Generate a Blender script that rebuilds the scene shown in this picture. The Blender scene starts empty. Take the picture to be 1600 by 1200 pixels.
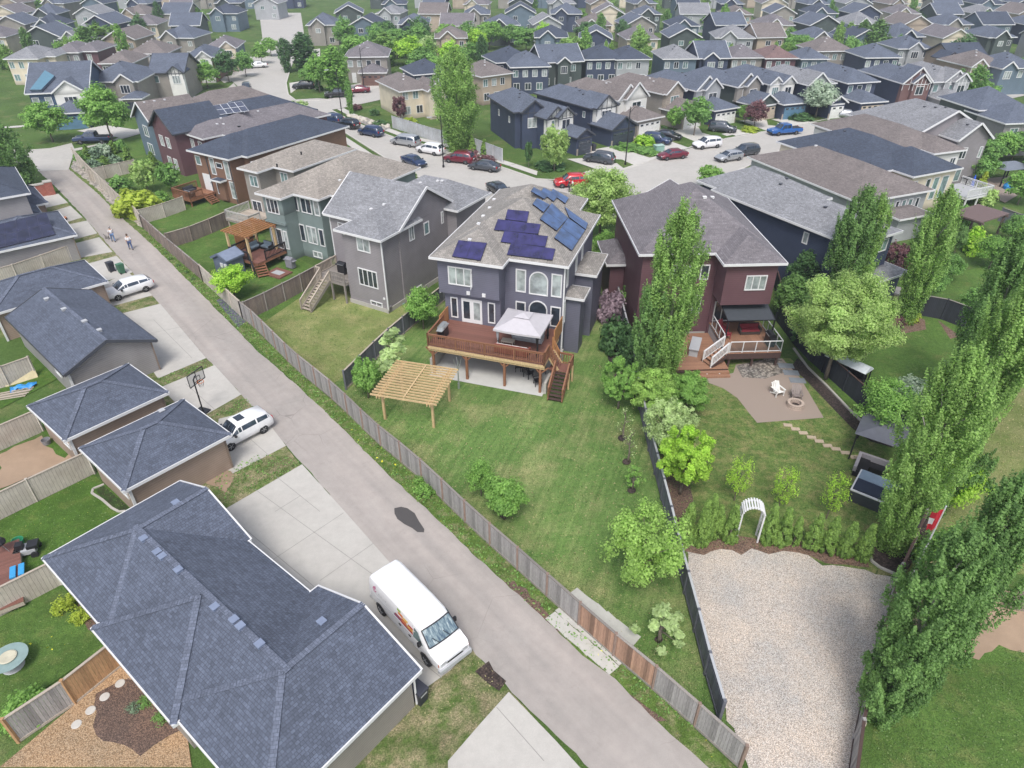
import bpy, bmesh, math, random
import numpy as np
from mathutils import Vector, Matrix
from mathutils.bvhtree import BVHTree
R = math.radians
sc = bpy.context.scene
col = sc.collection
# ------------------------------------------------------------------ camera, sky, sun, exposure
CAMH = 30.0; TH = math.atan(725 / 1067.0); FOC = 1067.0
cam = bpy.data.cameras.new("camera"); cam.lens = 24.0; cam.sensor_width = 36.0
cam.clip_start = 0.1; cam.clip_end = 3000
camo = bpy.data.objects.new("camera", cam); col.objects.link(camo)
camo.location = (0, 0, CAMH); camo.rotation_euler = (math.pi / 2 - TH, 0, 0)
sc.camera = camo
SUN_EL, SUN_AZ = 56.0, 186.0      # azimuth measured clockwise from +Y
w = bpy.data.worlds.new("World"); sc.world = w; w.use_nodes = True
nt = w.node_tree; bg = nt.nodes["Background"]
sky = nt.nodes.new("ShaderNodeTexSky"); sky.sky_type = 'NISHITA'; sky.sun_disc = False
sky.sun_elevation = R(SUN_EL); sky.sun_rotation = R(SUN_AZ); sky.altitude = 600
sky.air_density = 1.0; sky.dust_density = 4.0; sky.ozone_density = 1.0
hs = nt.nodes.new('ShaderNodeHueSaturation'); hs.inputs['Saturation'].default_value = .5; nt.links.new(sky.outputs[0], hs.inputs['Color']); nt.links.new(hs.outputs[0], bg.inputs[0]); bg.inputs[1].default_value = 0.15
sun = bpy.data.lights.new("sun", 'SUN'); sun.energy = 1.6; sun.angle = R(20); sun.color = (1, .96, .9)
so = bpy.data.objects.new("sun", sun); col.objects.link(so)
sd = Vector((math.sin(R(SUN_AZ)) * math.cos(R(SUN_EL)), math.cos(R(SUN_AZ)) * math.cos(R(SUN_EL)), math.sin(R(SUN_EL))))
so.rotation_euler = sd.to_track_quat('Z', 'Y').to_euler()
sc.view_settings.view_transform = 'Standard'; sc.view_settings.look = 'None'
sc.view_settings.gamma = 1; sc.view_settings.exposure = 0.62
sc.cycles.max_bounces = 8; sc.cycles.diffuse_bounces = 6; sc.cycles.transmission_bounces = 8; sc.cycles.transparent_max_bounces = 6
sc.cycles.use_denoising = True

rng = random.Random(7)
def P(px, py, z=0.0):
    """ground (or height z) point seen at photo position px,py"""
    x = (px - 800) / FOC; v = -(py - 600) / FOC; c, s = math.cos(TH), math.sin(TH)
    t = (CAMH - z) / (s - v * c)
    return Vector((x * t, (c + v * s) * t, z))
def ray(px, py):
    x = (px - 800) / FOC; v = -(py - 600) / FOC; c, s = math.cos(TH), math.sin(TH)
    return Vector((x, c + v * s, -s + v * c))

# ------------------------------------------------------------------ materials
MATS = {}
def newmat(name):
    m = bpy.data.materials.new(name); m.use_nodes = True; MATS[name] = m
    return m, m.node_tree, m.node_tree.nodes["Principled BSDF"]
def N(nt, t, **k):
    n = nt.nodes.new(t)
    for a, b in k.items():
        if a.startswith('i_'): n.inputs[int(a[2:])].default_value = b
        else: setattr(n, a, b)
    return n
def ramp(nt, src, stops):
    n = nt.nodes.new("ShaderNodeValToRGB"); e = n.color_ramp.elements
    while len(e) < len(stops): e.new(.5)
    for i, (p, c) in enumerate(stops):
        e[i].position = p; e[i].color = (*c, 1) if len(c) == 3 else c
    nt.links.new(src, n.inputs[0]); return n.outputs[0]
def mixc(nt, f, a, b, mode='MIX'):
    n = nt.nodes.new("ShaderNodeMix"); n.data_type = 'RGBA'; n.blend_type = mode
    for i, v in ((0, f), (6, a), (7, b)):
        if isinstance(v, (int, float)): n.inputs[i].default_value = v
        elif isinstance(v, tuple): n.inputs[i].default_value = (*v, 1)
        else: nt.links.new(v, n.inputs[i])
    return n.outputs[2]
def noise(nt, scale, detail=4, coord=None, rough=.55):
    n = N(nt, "ShaderNodeTexNoise"); n.inputs['Scale'].default_value = scale; n.inputs['Detail'].default_value = detail
    n.inputs['Roughness'].default_value = rough
    if coord is not None: nt.links.new(coord, n.inputs[0])
    return n.outputs[0]
def wpos(nt): return N(nt, "ShaderNodeNewGeometry").outputs[0]
def bump(nt, src, b, strength=.3, dist=.02):
    n = N(nt, "ShaderNodeBump"); n.inputs[0].default_value = strength; n.inputs[1].default_value = dist
    nt.links.new(src, n.inputs['Height']); nt.links.new(n.outputs[0], b.inputs['Normal'])
def sc3(c, k): return tuple(min(1, x * k) for x in c)

def plain(name, c, rough=.6, metal=0, var=.12, scale=3.0, coat=0):
    if name in MATS: return MATS[name]
    m, nt, b = newmat(name)
    f = noise(nt, scale, 4, wpos(nt))
    nt.links.new(ramp(nt, f, [(.25, sc3(c, 1 - var)), (.75, sc3(c, 1 + var))]), b.inputs[0])
    b.inputs['Roughness'].default_value = rough; b.inputs['Metallic'].default_value = metal
    b.inputs['Coat Weight'].default_value = coat
    return m
def siding(name, c, step=.16, var=.10, rough=.65):
    if name in MATS: return MATS[name]
    m, nt, b = newmat(name)
    uv = N(nt, "ShaderNodeUVMap"); sp = N(nt, "ShaderNodeSeparateXYZ"); nt.links.new(uv.outputs[0], sp.inputs[0])
    d = N(nt, "ShaderNodeMath", operation='DIVIDE', i_1=step); nt.links.new(sp.outputs[1], d.inputs[0])
    fr = N(nt, "ShaderNodeMath", operation='FRACT'); nt.links.new(d.outputs[0], fr.inputs[0])
    line = ramp(nt, fr.outputs[0], [(0, (.5,) * 3), (.16, (1,) * 3), (1, (.93,) * 3)])
    f = noise(nt, .7, 5, wpos(nt))
    base = ramp(nt, f, [(.3, sc3(c, 1 - var)), (.7, sc3(c, 1 + var))])
    nt.links.new(mixc(nt, 1.0, base, line, 'MULTIPLY'), b.inputs[0])
    b.inputs['Roughness'].default_value = rough
    bump(nt, fr.outputs[0], b, .4, .02)
    return m
def stone(name, c1, c2):
    if name in MATS: return MATS[name]
    m, nt, b = newmat(name)
    uv = N(nt, "ShaderNodeUVMap"); t = N(nt, "ShaderNodeTexBrick")
    nt.links.new(uv.outputs[0], t.inputs[0])
    t.inputs['Color1'].default_value = (*c1, 1); t.inputs['Color2'].default_value = (*c2, 1)
    t.inputs['Mortar'].default_value = (*sc3(c1, .6), 1)
    for k, v in (('Scale', 1), ('Brick Width', .42), ('Row Height', .16), ('Mortar Size', .012), ('Bias', 0)): t.inputs[k].default_value = v
    nt.links.new(t.outputs[0], b.inputs[0]); b.inputs['Roughness'].default_value = .85
    return m
def shingle(name, c, var=.3, warm=(1, 1, 1)):
    if name in MATS: return MATS[name]
    m, nt, b = newmat(name)
    uv = N(nt, "ShaderNodeUVMap")
    dn = N(nt, "ShaderNodeTexNoise"); dn.inputs['Scale'].default_value = 9
    nt.links.new(uv.outputs[0], dn.inputs[0])
    t = N(nt, "ShaderNodeTexBrick"); t.offset = .37; t.offset_frequency = 2; t.squash = .7; t.squash_frequency = 3
    mp = N(nt, "ShaderNodeMapping"); nt.links.new(uv.outputs[0], mp.inputs[0]); nt.links.new(mp.outputs[0], t.inputs[0])
    t.inputs['Color1'].default_value = (*sc3(c, 1 - var), 1); t.inputs['Color2'].default_value = (*sc3(c, 1 + var), 1)
    t.inputs['Mortar'].default_value = (*sc3(c, .55), 1)
    for k, v in (('Scale', 1), ('Brick Width', .2), ('Row Height', .145), ('Mortar Size', .012), ('Mortar Smooth', .3), ('Bias', -.1)): t.inputs[k].default_value = v
    t2 = N(nt, "ShaderNodeTexBrick"); t2.offset = .61; t2.offset_frequency = 3
    nt.links.new(uv.outputs[0], t2.inputs[0])
    t2.inputs['Color1'].default_value = (.86, .86, .86, 1); t2.inputs['Color2'].default_value = (1.13, 1.13, 1.13, 1); t2.inputs['Mortar'].default_value = (.95, .95, .95, 1)
    for k, v in (('Scale', 1), ('Brick Width', .33), ('Row Height', .145), ('Mortar Size', .002)): t2.inputs[k].default_value = v
    a = mixc(nt, 1.0, t.outputs[0], t2.outputs[0], 'MULTIPLY')
    f = noise(nt, .45, 6, wpos(nt), .65)
    f2 = noise(nt, 14, 3, wpos(nt), .7)
    a = mixc(nt, 1.0, a, ramp(nt, f, [(.3, sc3(warm, .86)), (.7, (1.12, 1.12, 1.12))]), 'MULTIPLY')
    a = mixc(nt, 1.0, a, ramp(nt, f2, [(.3, (.82,) * 3), (.7, (1.16,) * 3)]), 'MULTIPLY')
    nt.links.new(a, b.inputs[0]); b.inputs['Roughness'].default_value = .92
    bump(nt, t.outputs[1], b, -.35, .012)
    return m
def planks(name, c, c2=None, wd=.14):
    """weathered vertical boards (u across the boards)"""
    if name in MATS: return MATS[name]
    m, nt, b = newmat(name); c2 = c2 or sc3(c, .7)
    uv = N(nt, "ShaderNodeUVMap"); t = N(nt, "ShaderNodeTexBrick"); t.offset = 0
    mp = N(nt, "ShaderNodeMapping"); nt.links.new(uv.outputs[0], mp.inputs[0]); nt.links.new(mp.outputs[0], t.inputs[0])
    t.inputs['Color1'].default_value = (*c, 1); t.inputs['Color2'].default_value = (*c2, 1)
    t.inputs['Mortar'].default_value = (*sc3(c2, .45), 1)
    for k, v in (('Scale', 1), ('Brick Width', wd), ('Row Height', 50), ('Mortar Size', .008), ('Bias', 0)): t.inputs[k].default_value = v
    mp2 = N(nt, "ShaderNodeMapping"); mp2.inputs['Scale'].default_value = (14, 1.2, 1); nt.links.new(uv.outputs[0], mp2.inputs[0])
    f = noise(nt, 2.2, 5, mp2.outputs[0], .6)
    a = mixc(nt, 1.0, t.outputs[0], ramp(nt, f, [(.25, (.72,) * 3), (.75, (1.2,) * 3)]), 'MULTIPLY')
    g = noise(nt, .8, 3, wpos(nt))
    a = mixc(nt, 1.0, a, ramp(nt, g, [(.3, (.85, .82, .8)), (.7, (1.1, 1.1, 1.1))]), 'MULTIPLY')
    nt.links.new(a, b.inputs[0]); b.inputs['Roughness'].default_value = .85
    bump(nt, f, b, .3, .01)
    return m
def boards(name, c, var=.25, rough=.75):
    """separate boards in one mesh, each with its own tone"""
    if name in MATS: return MATS[name]
    m, nt, b = newmat(name); g = N(nt, "ShaderNodeNewGeometry")
    a = ramp(nt, g.outputs['Random Per Island'], [(0, sc3(c, 1 - var)), (1, sc3(c, 1 + var))])
    mp2 = N(nt, "ShaderNodeMapping"); mp2.inputs['Scale'].default_value = (8, 8, 1.5); nt.links.new(g.outputs[0], mp2.inputs[0])
    f = noise(nt, 2.5, 5, mp2.outputs[0], .65)
    a = mixc(nt, 1.0, a, ramp(nt, f, [(.25, (.7,) * 3), (.75, (1.22,) * 3)]), 'MULTIPLY')
    nt.links.new(a, b.inputs[0]); b.inputs['Roughness'].default_value = rough
    return m
def grass(name, g1, g2, dry, amt=.5, scale=.25, dots=0.0, dotc=(.6, .5, .03), streak=0):
    if name in MATS: return MATS[name]
    m, nt, b = newmat(name); p = wpos(nt)
    f1 = noise(nt, scale, 7, p, .62); f2 = noise(nt, 3.5, 5, p, .7); f3 = noise(nt, 16, 4, p, .75); f4 = noise(nt, scale * 2.3, 8, p, .7)
    a = mixc(nt, ramp(nt, f2, [(.35, (0,) * 3), (.65, (1,) * 3)]), g1, g2)
    d = ramp(nt, f4, [(max(0, .62 - amt * .3), (0,) * 3), (min(1, .85 - amt * .3), (1,) * 3)])
    dm = N(nt, "ShaderNodeMath", operation='MULTIPLY'); nt.links.new(d, dm.inputs[0])
    nt.links.new(ramp(nt, f3, [(.3, (.25,) * 3), (.62, (1,) * 3)]), dm.inputs[1])
    a = mixc(nt, dm.outputs[0], a, dry)
    a = mixc(nt, 1.0, a, ramp(nt, f3, [(.3, (.45,) * 3), (.7, (1.5,) * 3)]), 'MULTIPLY')
    a = mixc(nt, 1.0, a, ramp(nt, f1, [(.35, (.8,) * 3), (.65, (1.15,) * 3)]), 'MULTIPLY')
    if streak:
        mp = N(nt, 'ShaderNodeMapping', vector_type='TEXTURE'); mp.inputs['Rotation'].default_value = (0, 0, R(streak)); mp.inputs['Scale'].default_value = (7, .3, 1); nt.links.new(p, mp.inputs[0])
        f5 = noise(nt, 1.0, 4, mp.outputs[0], .6)
        a = mixc(nt, 1.0, a, ramp(nt, f5, [(.35, (.82, .86, .82)), (.65, (1.22, 1.16, 1.2))]), 'MULTIPLY')
    if dots:
        v = N(nt, "ShaderNodeTexVoronoi"); v.inputs['Scale'].default_value = 2.6; nt.links.new(p, v.inputs[0])
        lt = N(nt, "ShaderNodeMath", operation='LESS_THAN', i_1=.055 * dots); nt.links.new(v.outputs[0], lt.inputs[0])
        a = mixc(nt, lt.outputs[0], a, dotc)
    nt.links.new(a, b.inputs[0]); b.inputs['Roughness'].default_value = .95; b.inputs['Specular IOR Level'].default_value = .1
    bump(nt, f3, b, .8, .06)
    return m
def ground(name, c, var=.1, warm=None, stain=.0, speck=.06, crack=False):
    if name in MATS: return MATS[name]
    m, nt, b = newmat(name); p = wpos(nt)
    f1 = noise(nt, .22, 6, p, .6); f2 = noise(nt, 1.7, 6, p, .65); f3 = noise(nt, 30, 3, p, .8)
    a = ramp(nt, f1, [(.3, sc3(c, 1 - var)), (.5, warm or c), (.7, sc3(c, 1 + var))])
    a = mixc(nt, 1.0, a, ramp(nt, f2, [(.25, (.92,) * 3), (.75, (1.07,) * 3)]), 'MULTIPLY')
    a = mixc(nt, 1.0, a, ramp(nt, f3, [(.3, (1 - speck,) * 3), (.7, (1 + speck,) * 3)]), 'MULTIPLY')
    if stain:
        f4 = noise(nt, .9, 8, p, .75)
        a = mixc(nt, 1.0, a, ramp(nt, f4, [(.30, (1 - stain,) * 3), (.42, (1,) * 3)]), 'MULTIPLY')
    if crack:
        mp = N(nt, 'ShaderNodeMapping'); nt.links.new(p, mp.inputs[0]); dn = N(nt, 'ShaderNodeTexNoise'); dn.inputs['Scale'].default_value = 1.6; nt.links.new(p, dn.inputs[0])
        ad = mixc(nt, .12, p, dn.outputs[1], 'ADD'); v = N(nt, 'ShaderNodeTexVoronoi'); v.feature = 'DISTANCE_TO_EDGE'; v.inputs['Scale'].default_value = .33; nt.links.new(ad, v.inputs[0])
        msk = ramp(nt, noise(nt, .16, 3, p), [(.52, (0,) * 3), (.62, (.55,) * 3)]); ln = ramp(nt, v.outputs[0], [(.002, (1,) * 3), (.006, (0,) * 3)])
        mm_ = N(nt, 'ShaderNodeMath', operation='MULTIPLY'); nt.links.new(msk, mm_.inputs[0]); nt.links.new(ln, mm_.inputs[1]); a = mixc(nt, mm_.outputs[0], a, sc3(c, .42))
        m3 = N(nt, 'ShaderNodeMapping', vector_type='TEXTURE'); m3.inputs['Rotation'].default_value = (0, 0, R(-50)); m3.inputs['Scale'].default_value = (22, 1.1, 1); nt.links.new(p, m3.inputs[0])
        a = mixc(nt, 1.0, a, ramp(nt, noise(nt, 1, 4, m3.outputs[0]), [(.35, (.9, .9, .9)), (.65, (1.09, 1.07, 1.06))]), 'MULTIPLY')
    nt.links.new(a, b.inputs[0]); b.inputs['Roughness'].default_value = .9; b.inputs['Specular IOR Level'].default_value = .2
    bump(nt, f3, b, .15, .01)
    return m
def gravel(name, cols, scale=11):
    m, nt, b = newmat(name); p = wpos(nt)
    v = N(nt, "ShaderNodeTexVoronoi"); v.inputs['Scale'].default_value = scale; nt.links.new(p, v.inputs[0])
    sp = N(nt, "ShaderNodeSeparateColor"); nt.links.new(v.outputs['Color'], sp.inputs[0])
    a = ramp(nt, sp.outputs[0], [(i / (len(cols) - 1), c) for i, c in enumerate(cols)])
    a = mixc(nt, 1.0, a, ramp(nt, v.outputs[0], [(.0, (1.1,) * 3), (.75, (.42,) * 3)]), 'MULTIPLY')
    f = noise(nt, .35, 5, p, .6)
    a = mixc(nt, 1.0, a, ramp(nt, f, [(.35, (.86, .88, .92)), (.65, (1.12, 1.05, 1.0))]), 'MULTIPLY')
    nt.links.new(a, b.inputs[0]); b.inputs['Roughness'].default_value = .9
    bump(nt, v.outputs[0], b, -.8, .05)
    return m
def glass(name, c, rough=.08):
    m, nt, b = newmat(name)
    f = noise(nt, 1.3, 3, wpos(nt))
    nt.links.new(ramp(nt, f, [(.35, sc3(c, .6)), (.65, sc3(c, 1.35))]), b.inputs[0])
    b.inputs['Roughness'].default_value = rough; b.inputs['Specular IOR Level'].default_value = .9; b.inputs['Coat Weight'].default_value = .3
    return m
def leafmat(name, c1, c2, trans=.5):
    if name in MATS: return MATS[name]
    m, nt, b = newmat(name)
    g = N(nt, "ShaderNodeNewGeometry"); at = N(nt, "ShaderNodeAttribute"); at.attribute_name = "tint"
    mm = N(nt, "ShaderNodeMath", operation='MULTIPLY_ADD', i_1=.45); nt.links.new(g.outputs['Random Per Island'], mm.inputs[0])
    m2 = N(nt, "ShaderNodeMath", operation='MULTIPLY', i_1=.62); nt.links.new(at.outputs['Fac'], m2.inputs[0])
    nt.links.new(m2.outputs[0], mm.inputs[2])
    a = ramp(nt, mm.outputs[0], [(0.05, sc3(c1, 1.6)), (.85, tuple(min(.92, x * 2.1 + .02) for x in c2))])
    nt.links.new(a, b.inputs[0]); b.inputs['Roughness'].default_value = .55; b.inputs['Specular IOR Level'].default_value = .3
    tr = N(nt, "ShaderNodeBsdfTranslucent"); nt.links.new(a, tr.inputs[0])
    mx = N(nt, "ShaderNodeMixShader"); mx.inputs[0].default_value = trans
    nt.links.new(b.outputs[0], mx.inputs[1]); nt.links.new(tr.outputs[0], mx.inputs[2])
    nt.links.new(mx.outputs[0], nt.nodes['Material Output'].inputs[0])
    return m

M_WHITE = plain('white_trim', (.68, .68, .69), .5, var=.04)
M_TRIMG = plain('grey_trim', (.42, .43, .45), .5, var=.05)
M_DTRIM = plain('dark_trim', (.06, .065, .08), .5)
M_BLACK = plain('black_metal', (.015, .015, .018), .45)
M_RUBBER = plain('rubber', (.02, .02, .022), .85)
M_RIM = plain('alloy', (.45, .46, .48), .35, .8)
M_STEEL = plain('galvanised_steel', (.45, .47, .48), .4, .6)
M_CONC = ground('foundation_concrete', (.42, .40, .37), .1)
G_DARK = glass('dark_glass', (.035, .045, .06)); G_CURT = glass('glass_with_blinds', (.32, .36, .36)); G_GREEN = glass('green_grey_glass', (.16, .24, .24))
G_CAR = glass('car_glass', (.03, .045, .07), .04); G_SUNR = glass('sunroof_glass', (.02, .03, .05), .05)
S_BLUE = shingle('blue_grey_shingles', (.096, .113, .158), .17); S_TAN = shingle('weathered_tan_shingles', (.31, .28, .25), .16)
S_MAINR = shingle('beige_grey_shingles', (.285, .265, .245), .14)
S_GREY = shingle('light_grey_shingles', (.25, .255, .275), .16); S_NAVY = shingle('navy_shingles', (.06, .075, .11), .14)
S_BROWN = shingle('brown_grey_shingles', (.19, .165, .16), .14); S_MAUVE = shingle('mauve_grey_shingles', (.185, .17, .185), .14)
S_SLATE = shingle('slate_shingles', (.112, .132, .178), .14); S_RED = shingle('red_brown_shingles', (.2, .13, .125), .14)
W_MAIN = siding('purple_grey_siding', (.145, .145, .195)); W_D = siding('warm_grey_siding', (.27, .25, .265)); W_GREEN = siding('sage_green_stucco', (.2, .25, .245), 5)
W_MAROON = siding('maroon_siding', (.14, .07, .082), .17); W_NAVY = siding('navy_siding', (.05, .065, .115)); W_BROWN = siding('brown_siding', (.22, .125, .085))
W_TAUPE = siding('taupe_siding', (.36, .27, .22)); W_GREYG = siding('garage_grey_siding', (.3, .285, .29)); W_TAN = siding('tan_stucco', (.42, .34, .27), 5)
W_CREAM = siding('cream_stucco', (.66, .58, .46), 5); W_LGREY = siding('light_grey_siding', (.38, .39, .41)); W_BLUE = siding('slate_blue_siding', (.13, .18, .23))
W_DBLUE = siding('deep_blue_siding', (.05, .09, .16)); W_WHITE = siding('white_stucco', (.7, .69, .66), 5); W_BEIGE = siding('beige_grey_siding', (.3, .275, .25))
W_STONE = stone('ledge_stone', (.42, .36, .3), (.3, .26, .23)); W_DGREEN = siding('dark_green_siding', (.07, .09, .085)); W_BRICK = stone('red_brick', (.4, .14, .1), (.3, .1, .08))
GD_WHITE = plain('white_garage_door', (.75, .75, .73), .5); GD_BLUE = plain('blue_garage_door', (.1, .2, .3), .5); GD_DARK = plain('dark_garage_door', (.05, .06, .08), .5)
GD_TAN = plain('tan_garage_door', (.5, .42, .33), .5); GD_BROWN = plain('brown_garage_door', (.16, .09, .075), .5)
DK_RED = boards('red_brown_decking', (.19, .085, .065), .12); WD_CEDAR = boards('cedar_stain_wood', (.24, .11, .06), .2); WD_GREY = boards('weathered_grey_wood', (.25, .225, .205), .22)
WD_NEW = boards('new_pine_wood', (.55, .4, .22), .18); WD_TAN = boards('pale_deck_wood', (.42, .36, .3), .15); WD_ORANGE = boards('orange_cedar_wood', (.42, .2, .08), .2)
WD_DARK = boards('dark_stained_wood', (.07, .04, .035), .2)
FB_GREY = boards('grey_fence_boards', (.3, .285, .28), .25); FB_DGREY = boards('dark_fence_boards', (.13, .135, .16), .2); FB_BEIGE = planks('beige_vinyl_boards', (.52, .48, .42), (.48, .44, .39), .2)
FB_BROWN = planks('brown_grey_boards', (.27, .215, .185), (.19, .155, .14)); FB_CEDAR = boards('new_cedar_boards', (.42, .25, .13), .18); FB_RUST = boards('rusty_brown_boards', (.33, .2, .14), .45)
FB_WHITE = planks('white_fence_boards', (.5, .52, .54), (.45, .47, .5), .2); FB_BLACK = planks('black_fence_boards', (.035, .04, .055), (.025, .03, .04))

# ------------------------------------------------------------------ mesh helpers
class MB:
    def __init__(s): s.v = []; s.f = []; s.m = []
    def poly(s, pts, m=0):
        i = len(s.v); s.v += [tuple(p) for p in pts]; s.f.append(tuple(range(i, i + len(pts)))); s.m.append(m); return s
    def solid(s, v, f, m=0):
        i = len(s.v); s.v += [tuple(p) for p in v]
        for q in f: s.f.append(tuple(i + k for k in q)); s.m.append(m)
        return s
    def box(s, x0, y0, z0, x1, y1, z1, m=0):
        v = [(x0, y0, z0), (x1, y0, z0), (x1, y1, z0), (x0, y1, z0), (x0, y0, z1), (x1, y0, z1), (x1, y1, z1), (x0, y1, z1)]
        return s.solid(v, [(3, 2, 1, 0), (4, 5, 6, 7), (0, 1, 5, 4), (1, 2, 6, 5), (2, 3, 7, 6), (3, 0, 4, 7)], m)
    def bar(s, p, q, w=.1, h=.1, m=0, up=(0, 0, 1)):
        p, q = Vector(p), Vector(q); d = (q - p)
        if d.length < 1e-6: return s
        d.normalize(); upv = Vector(up)
        if abs(d.dot(upv)) > .99: upv = Vector((0, 1, 0))
        a = d.cross(upv).normalized() * w / 2; b = a.cross(d).normalized() * h / 2
        v = [p - a - b, p + a - b, p + a + b, p - a + b, q - a - b, q + a - b, q + a + b, q - a + b]
        return s.solid(v, [(3, 2, 1, 0), (4, 5, 6, 7), (0, 1, 5, 4), (1, 2, 6, 5), (2, 3, 7, 6), (3, 0, 4, 7)], m)
    def tube(s, pts, rad, n=8, m=0, cap=True):
        pts = [Vector(p) for p in pts]; rad = rad if isinstance(rad, (list, tuple)) else [rad] * len(pts); rings = []
        for i, p in enumerate(pts):
            d = (pts[min(i + 1, len(pts) - 1)] - pts[max(i - 1, 0)])
            d = d.normalized() if d.length > 1e-7 else Vector((0, 0, 1))
            a = d.orthogonal().normalized() if i == 0 else (a - d * a.dot(d)).normalized(); b = d.cross(a)
            rings.append([p + (a * math.cos(2 * math.pi * k / n) + b * math.sin(2 * math.pi * k / n)) * rad[i] for k in range(n)])
        v = [q for r in rings for q in r]; f = []
        for i in range(len(pts) - 1):
            for k in range(n): f.append((i * n + k, i * n + (k + 1) % n, (i + 1) * n + (k + 1) % n, (i + 1) * n + k))
        if cap: f += [tuple(range(n))[::-1], tuple(range((len(pts) - 1) * n, len(pts) * n))]
        return s.solid(v, f, m)
    def lathe(s, prof, n=16, m=0, c=(0, 0, 0), ax=None):
        """prof: list of (r,z)"""
        v = []; f = []
        for r, z in prof:
            for k in range(n):
                a = 2 * math.pi * k / n; v.append(Vector((r * math.cos(a), r * math.sin(a), z)))
        if ax is not None: v = [ax @ q for q in v]
        v = [q + Vector(c) for q in v]
        for i in range(len(prof) - 1):
            for k in range(n): f.append((i * n + k, i * n + (k + 1) % n, (i + 1) * n + (k + 1) % n, (i + 1) * n + k))
        f += [tuple(range(n))[::-1], tuple(range((len(prof) - 1) * n, len(prof) * n))]
        return s.solid(v, f, m)
    def mesh(s, name, mats, smooth=False):
        me = bpy.data.meshes.new(name); me.from_pydata(s.v, [], s.f)
        for mm in (mats if isinstance(mats, (list, tuple)) else [mats]): me.materials.append(mm)
        me.polygons.foreach_set('material_index', s.m)
        if smooth: me.polygons.foreach_set('use_smooth', [True] * len(s.f))
        uvl = me.uv_layers.new(name='UVMap'); dat = np.zeros(len(me.loops) * 2, 'f'); vs = s.v; li = 0
        for f in s.f:
            a, b, c = Vector(vs[f[0]]), Vector(vs[f[1]]), Vector(vs[f[2]])
            n = (b - a).cross(c - a)
            if n.length < 1e-9 and len(f) > 3: n = (c - a).cross(Vector(vs[f[3]]) - a)
            if n.length < 1e-9: n = Vector((0, 0, 1))
            n.normalize()
            if n.z < -.01: n = -n
            t = Vector((0, 0, 1)).cross(n)
            t = t.normalized() if t.length > .02 else Vector((1, 0, 0))
            bb = n.cross(t)
            for k in f:
                q = Vector(vs[k]); dat[li] = q.dot(t); dat[li + 1] = q.dot(bb); li += 2
        uvl.data.foreach_set('uv', dat)
        me.update(); return me
    def obj(s, name, mats, parent=None, smooth=False, label=None):
        o = bpy.data.objects.new(name, s.mesh(name, mats, smooth)); col.objects.link(o)
        if parent: o.parent = parent
        if label: o['label'] = label
        return o
def tag(o, label, cat, group=None, kind=None):
    if label: o['label'] = label
    if cat: o['category'] = cat
    if group: o['group'] = group
    if kind: o['kind'] = kind
    return o
def empty(name, loc, rot, label, cat, group=None):
    o = bpy.data.objects.new(name, None); o.empty_display_size = .3; col.objects.link(o)
    o.location = loc; o.rotation_euler = (0, 0, rot); return tag(o, label, cat, group)
def link(name, me, parent, loc=(0, 0, 0), rot=(0, 0, 0), scale=None, label=None):
    o = bpy.data.objects.new(name, me); col.objects.link(o); o.parent = parent; o.location = loc; o.rotation_euler = rot
    if scale: o.scale = scale
    if label: o['label'] = label
    return o
def copy_tree(o, parent=None):
    c = o.copy(); col.objects.link(c)
    if parent: c.parent = parent
    for ch in o.children: copy_tree(ch, c)
    return c
def structure(name, mb, mat, smooth=False):
    o = mb.obj(name, mat, None, smooth); o['kind'] = 'structure'; return o
LAY = [0.004]
def patch(name, pts, mat, z=None, jit=0, sub=0):
    """a flat ground sheet; pts are photo positions on the ground"""
    LAY[0] += .0011
    zz = LAY[0] if z is None else z
    w_ = [P(*p) for p in pts]
    if jit:
        r = random.Random(len(pts) + int(pts[0][0])); q = []
        for a, b in zip(w_, w_[1:] + w_[:1]):
            n = max(1, int((b - a).length / .5))
            for i in range(n):
                q.append(a.lerp(b, i / n) + Vector((r.uniform(-jit, jit), r.uniform(-jit, jit), 0)))
        w_ = q
    me = bpy.data.meshes.new(name); bm = bmesh.new()
    vs = [bm.verts.new((p.x, p.y, zz)) for p in w_]; f = bm.faces.new(vs)
    if f.normal.z < 0: f.normal_flip()
    bmesh.ops.triangulate(bm, faces=[f]); bm.normal_update()
    for f in bm.faces:
        if f.normal.z < 0: f.normal_flip()
    bm.to_mesh(me); bm.free(); me.materials.append(mat)
    o = bpy.data.objects.new(name, me); col.objects.link(o); o['kind'] = 'structure'; return o
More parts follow.
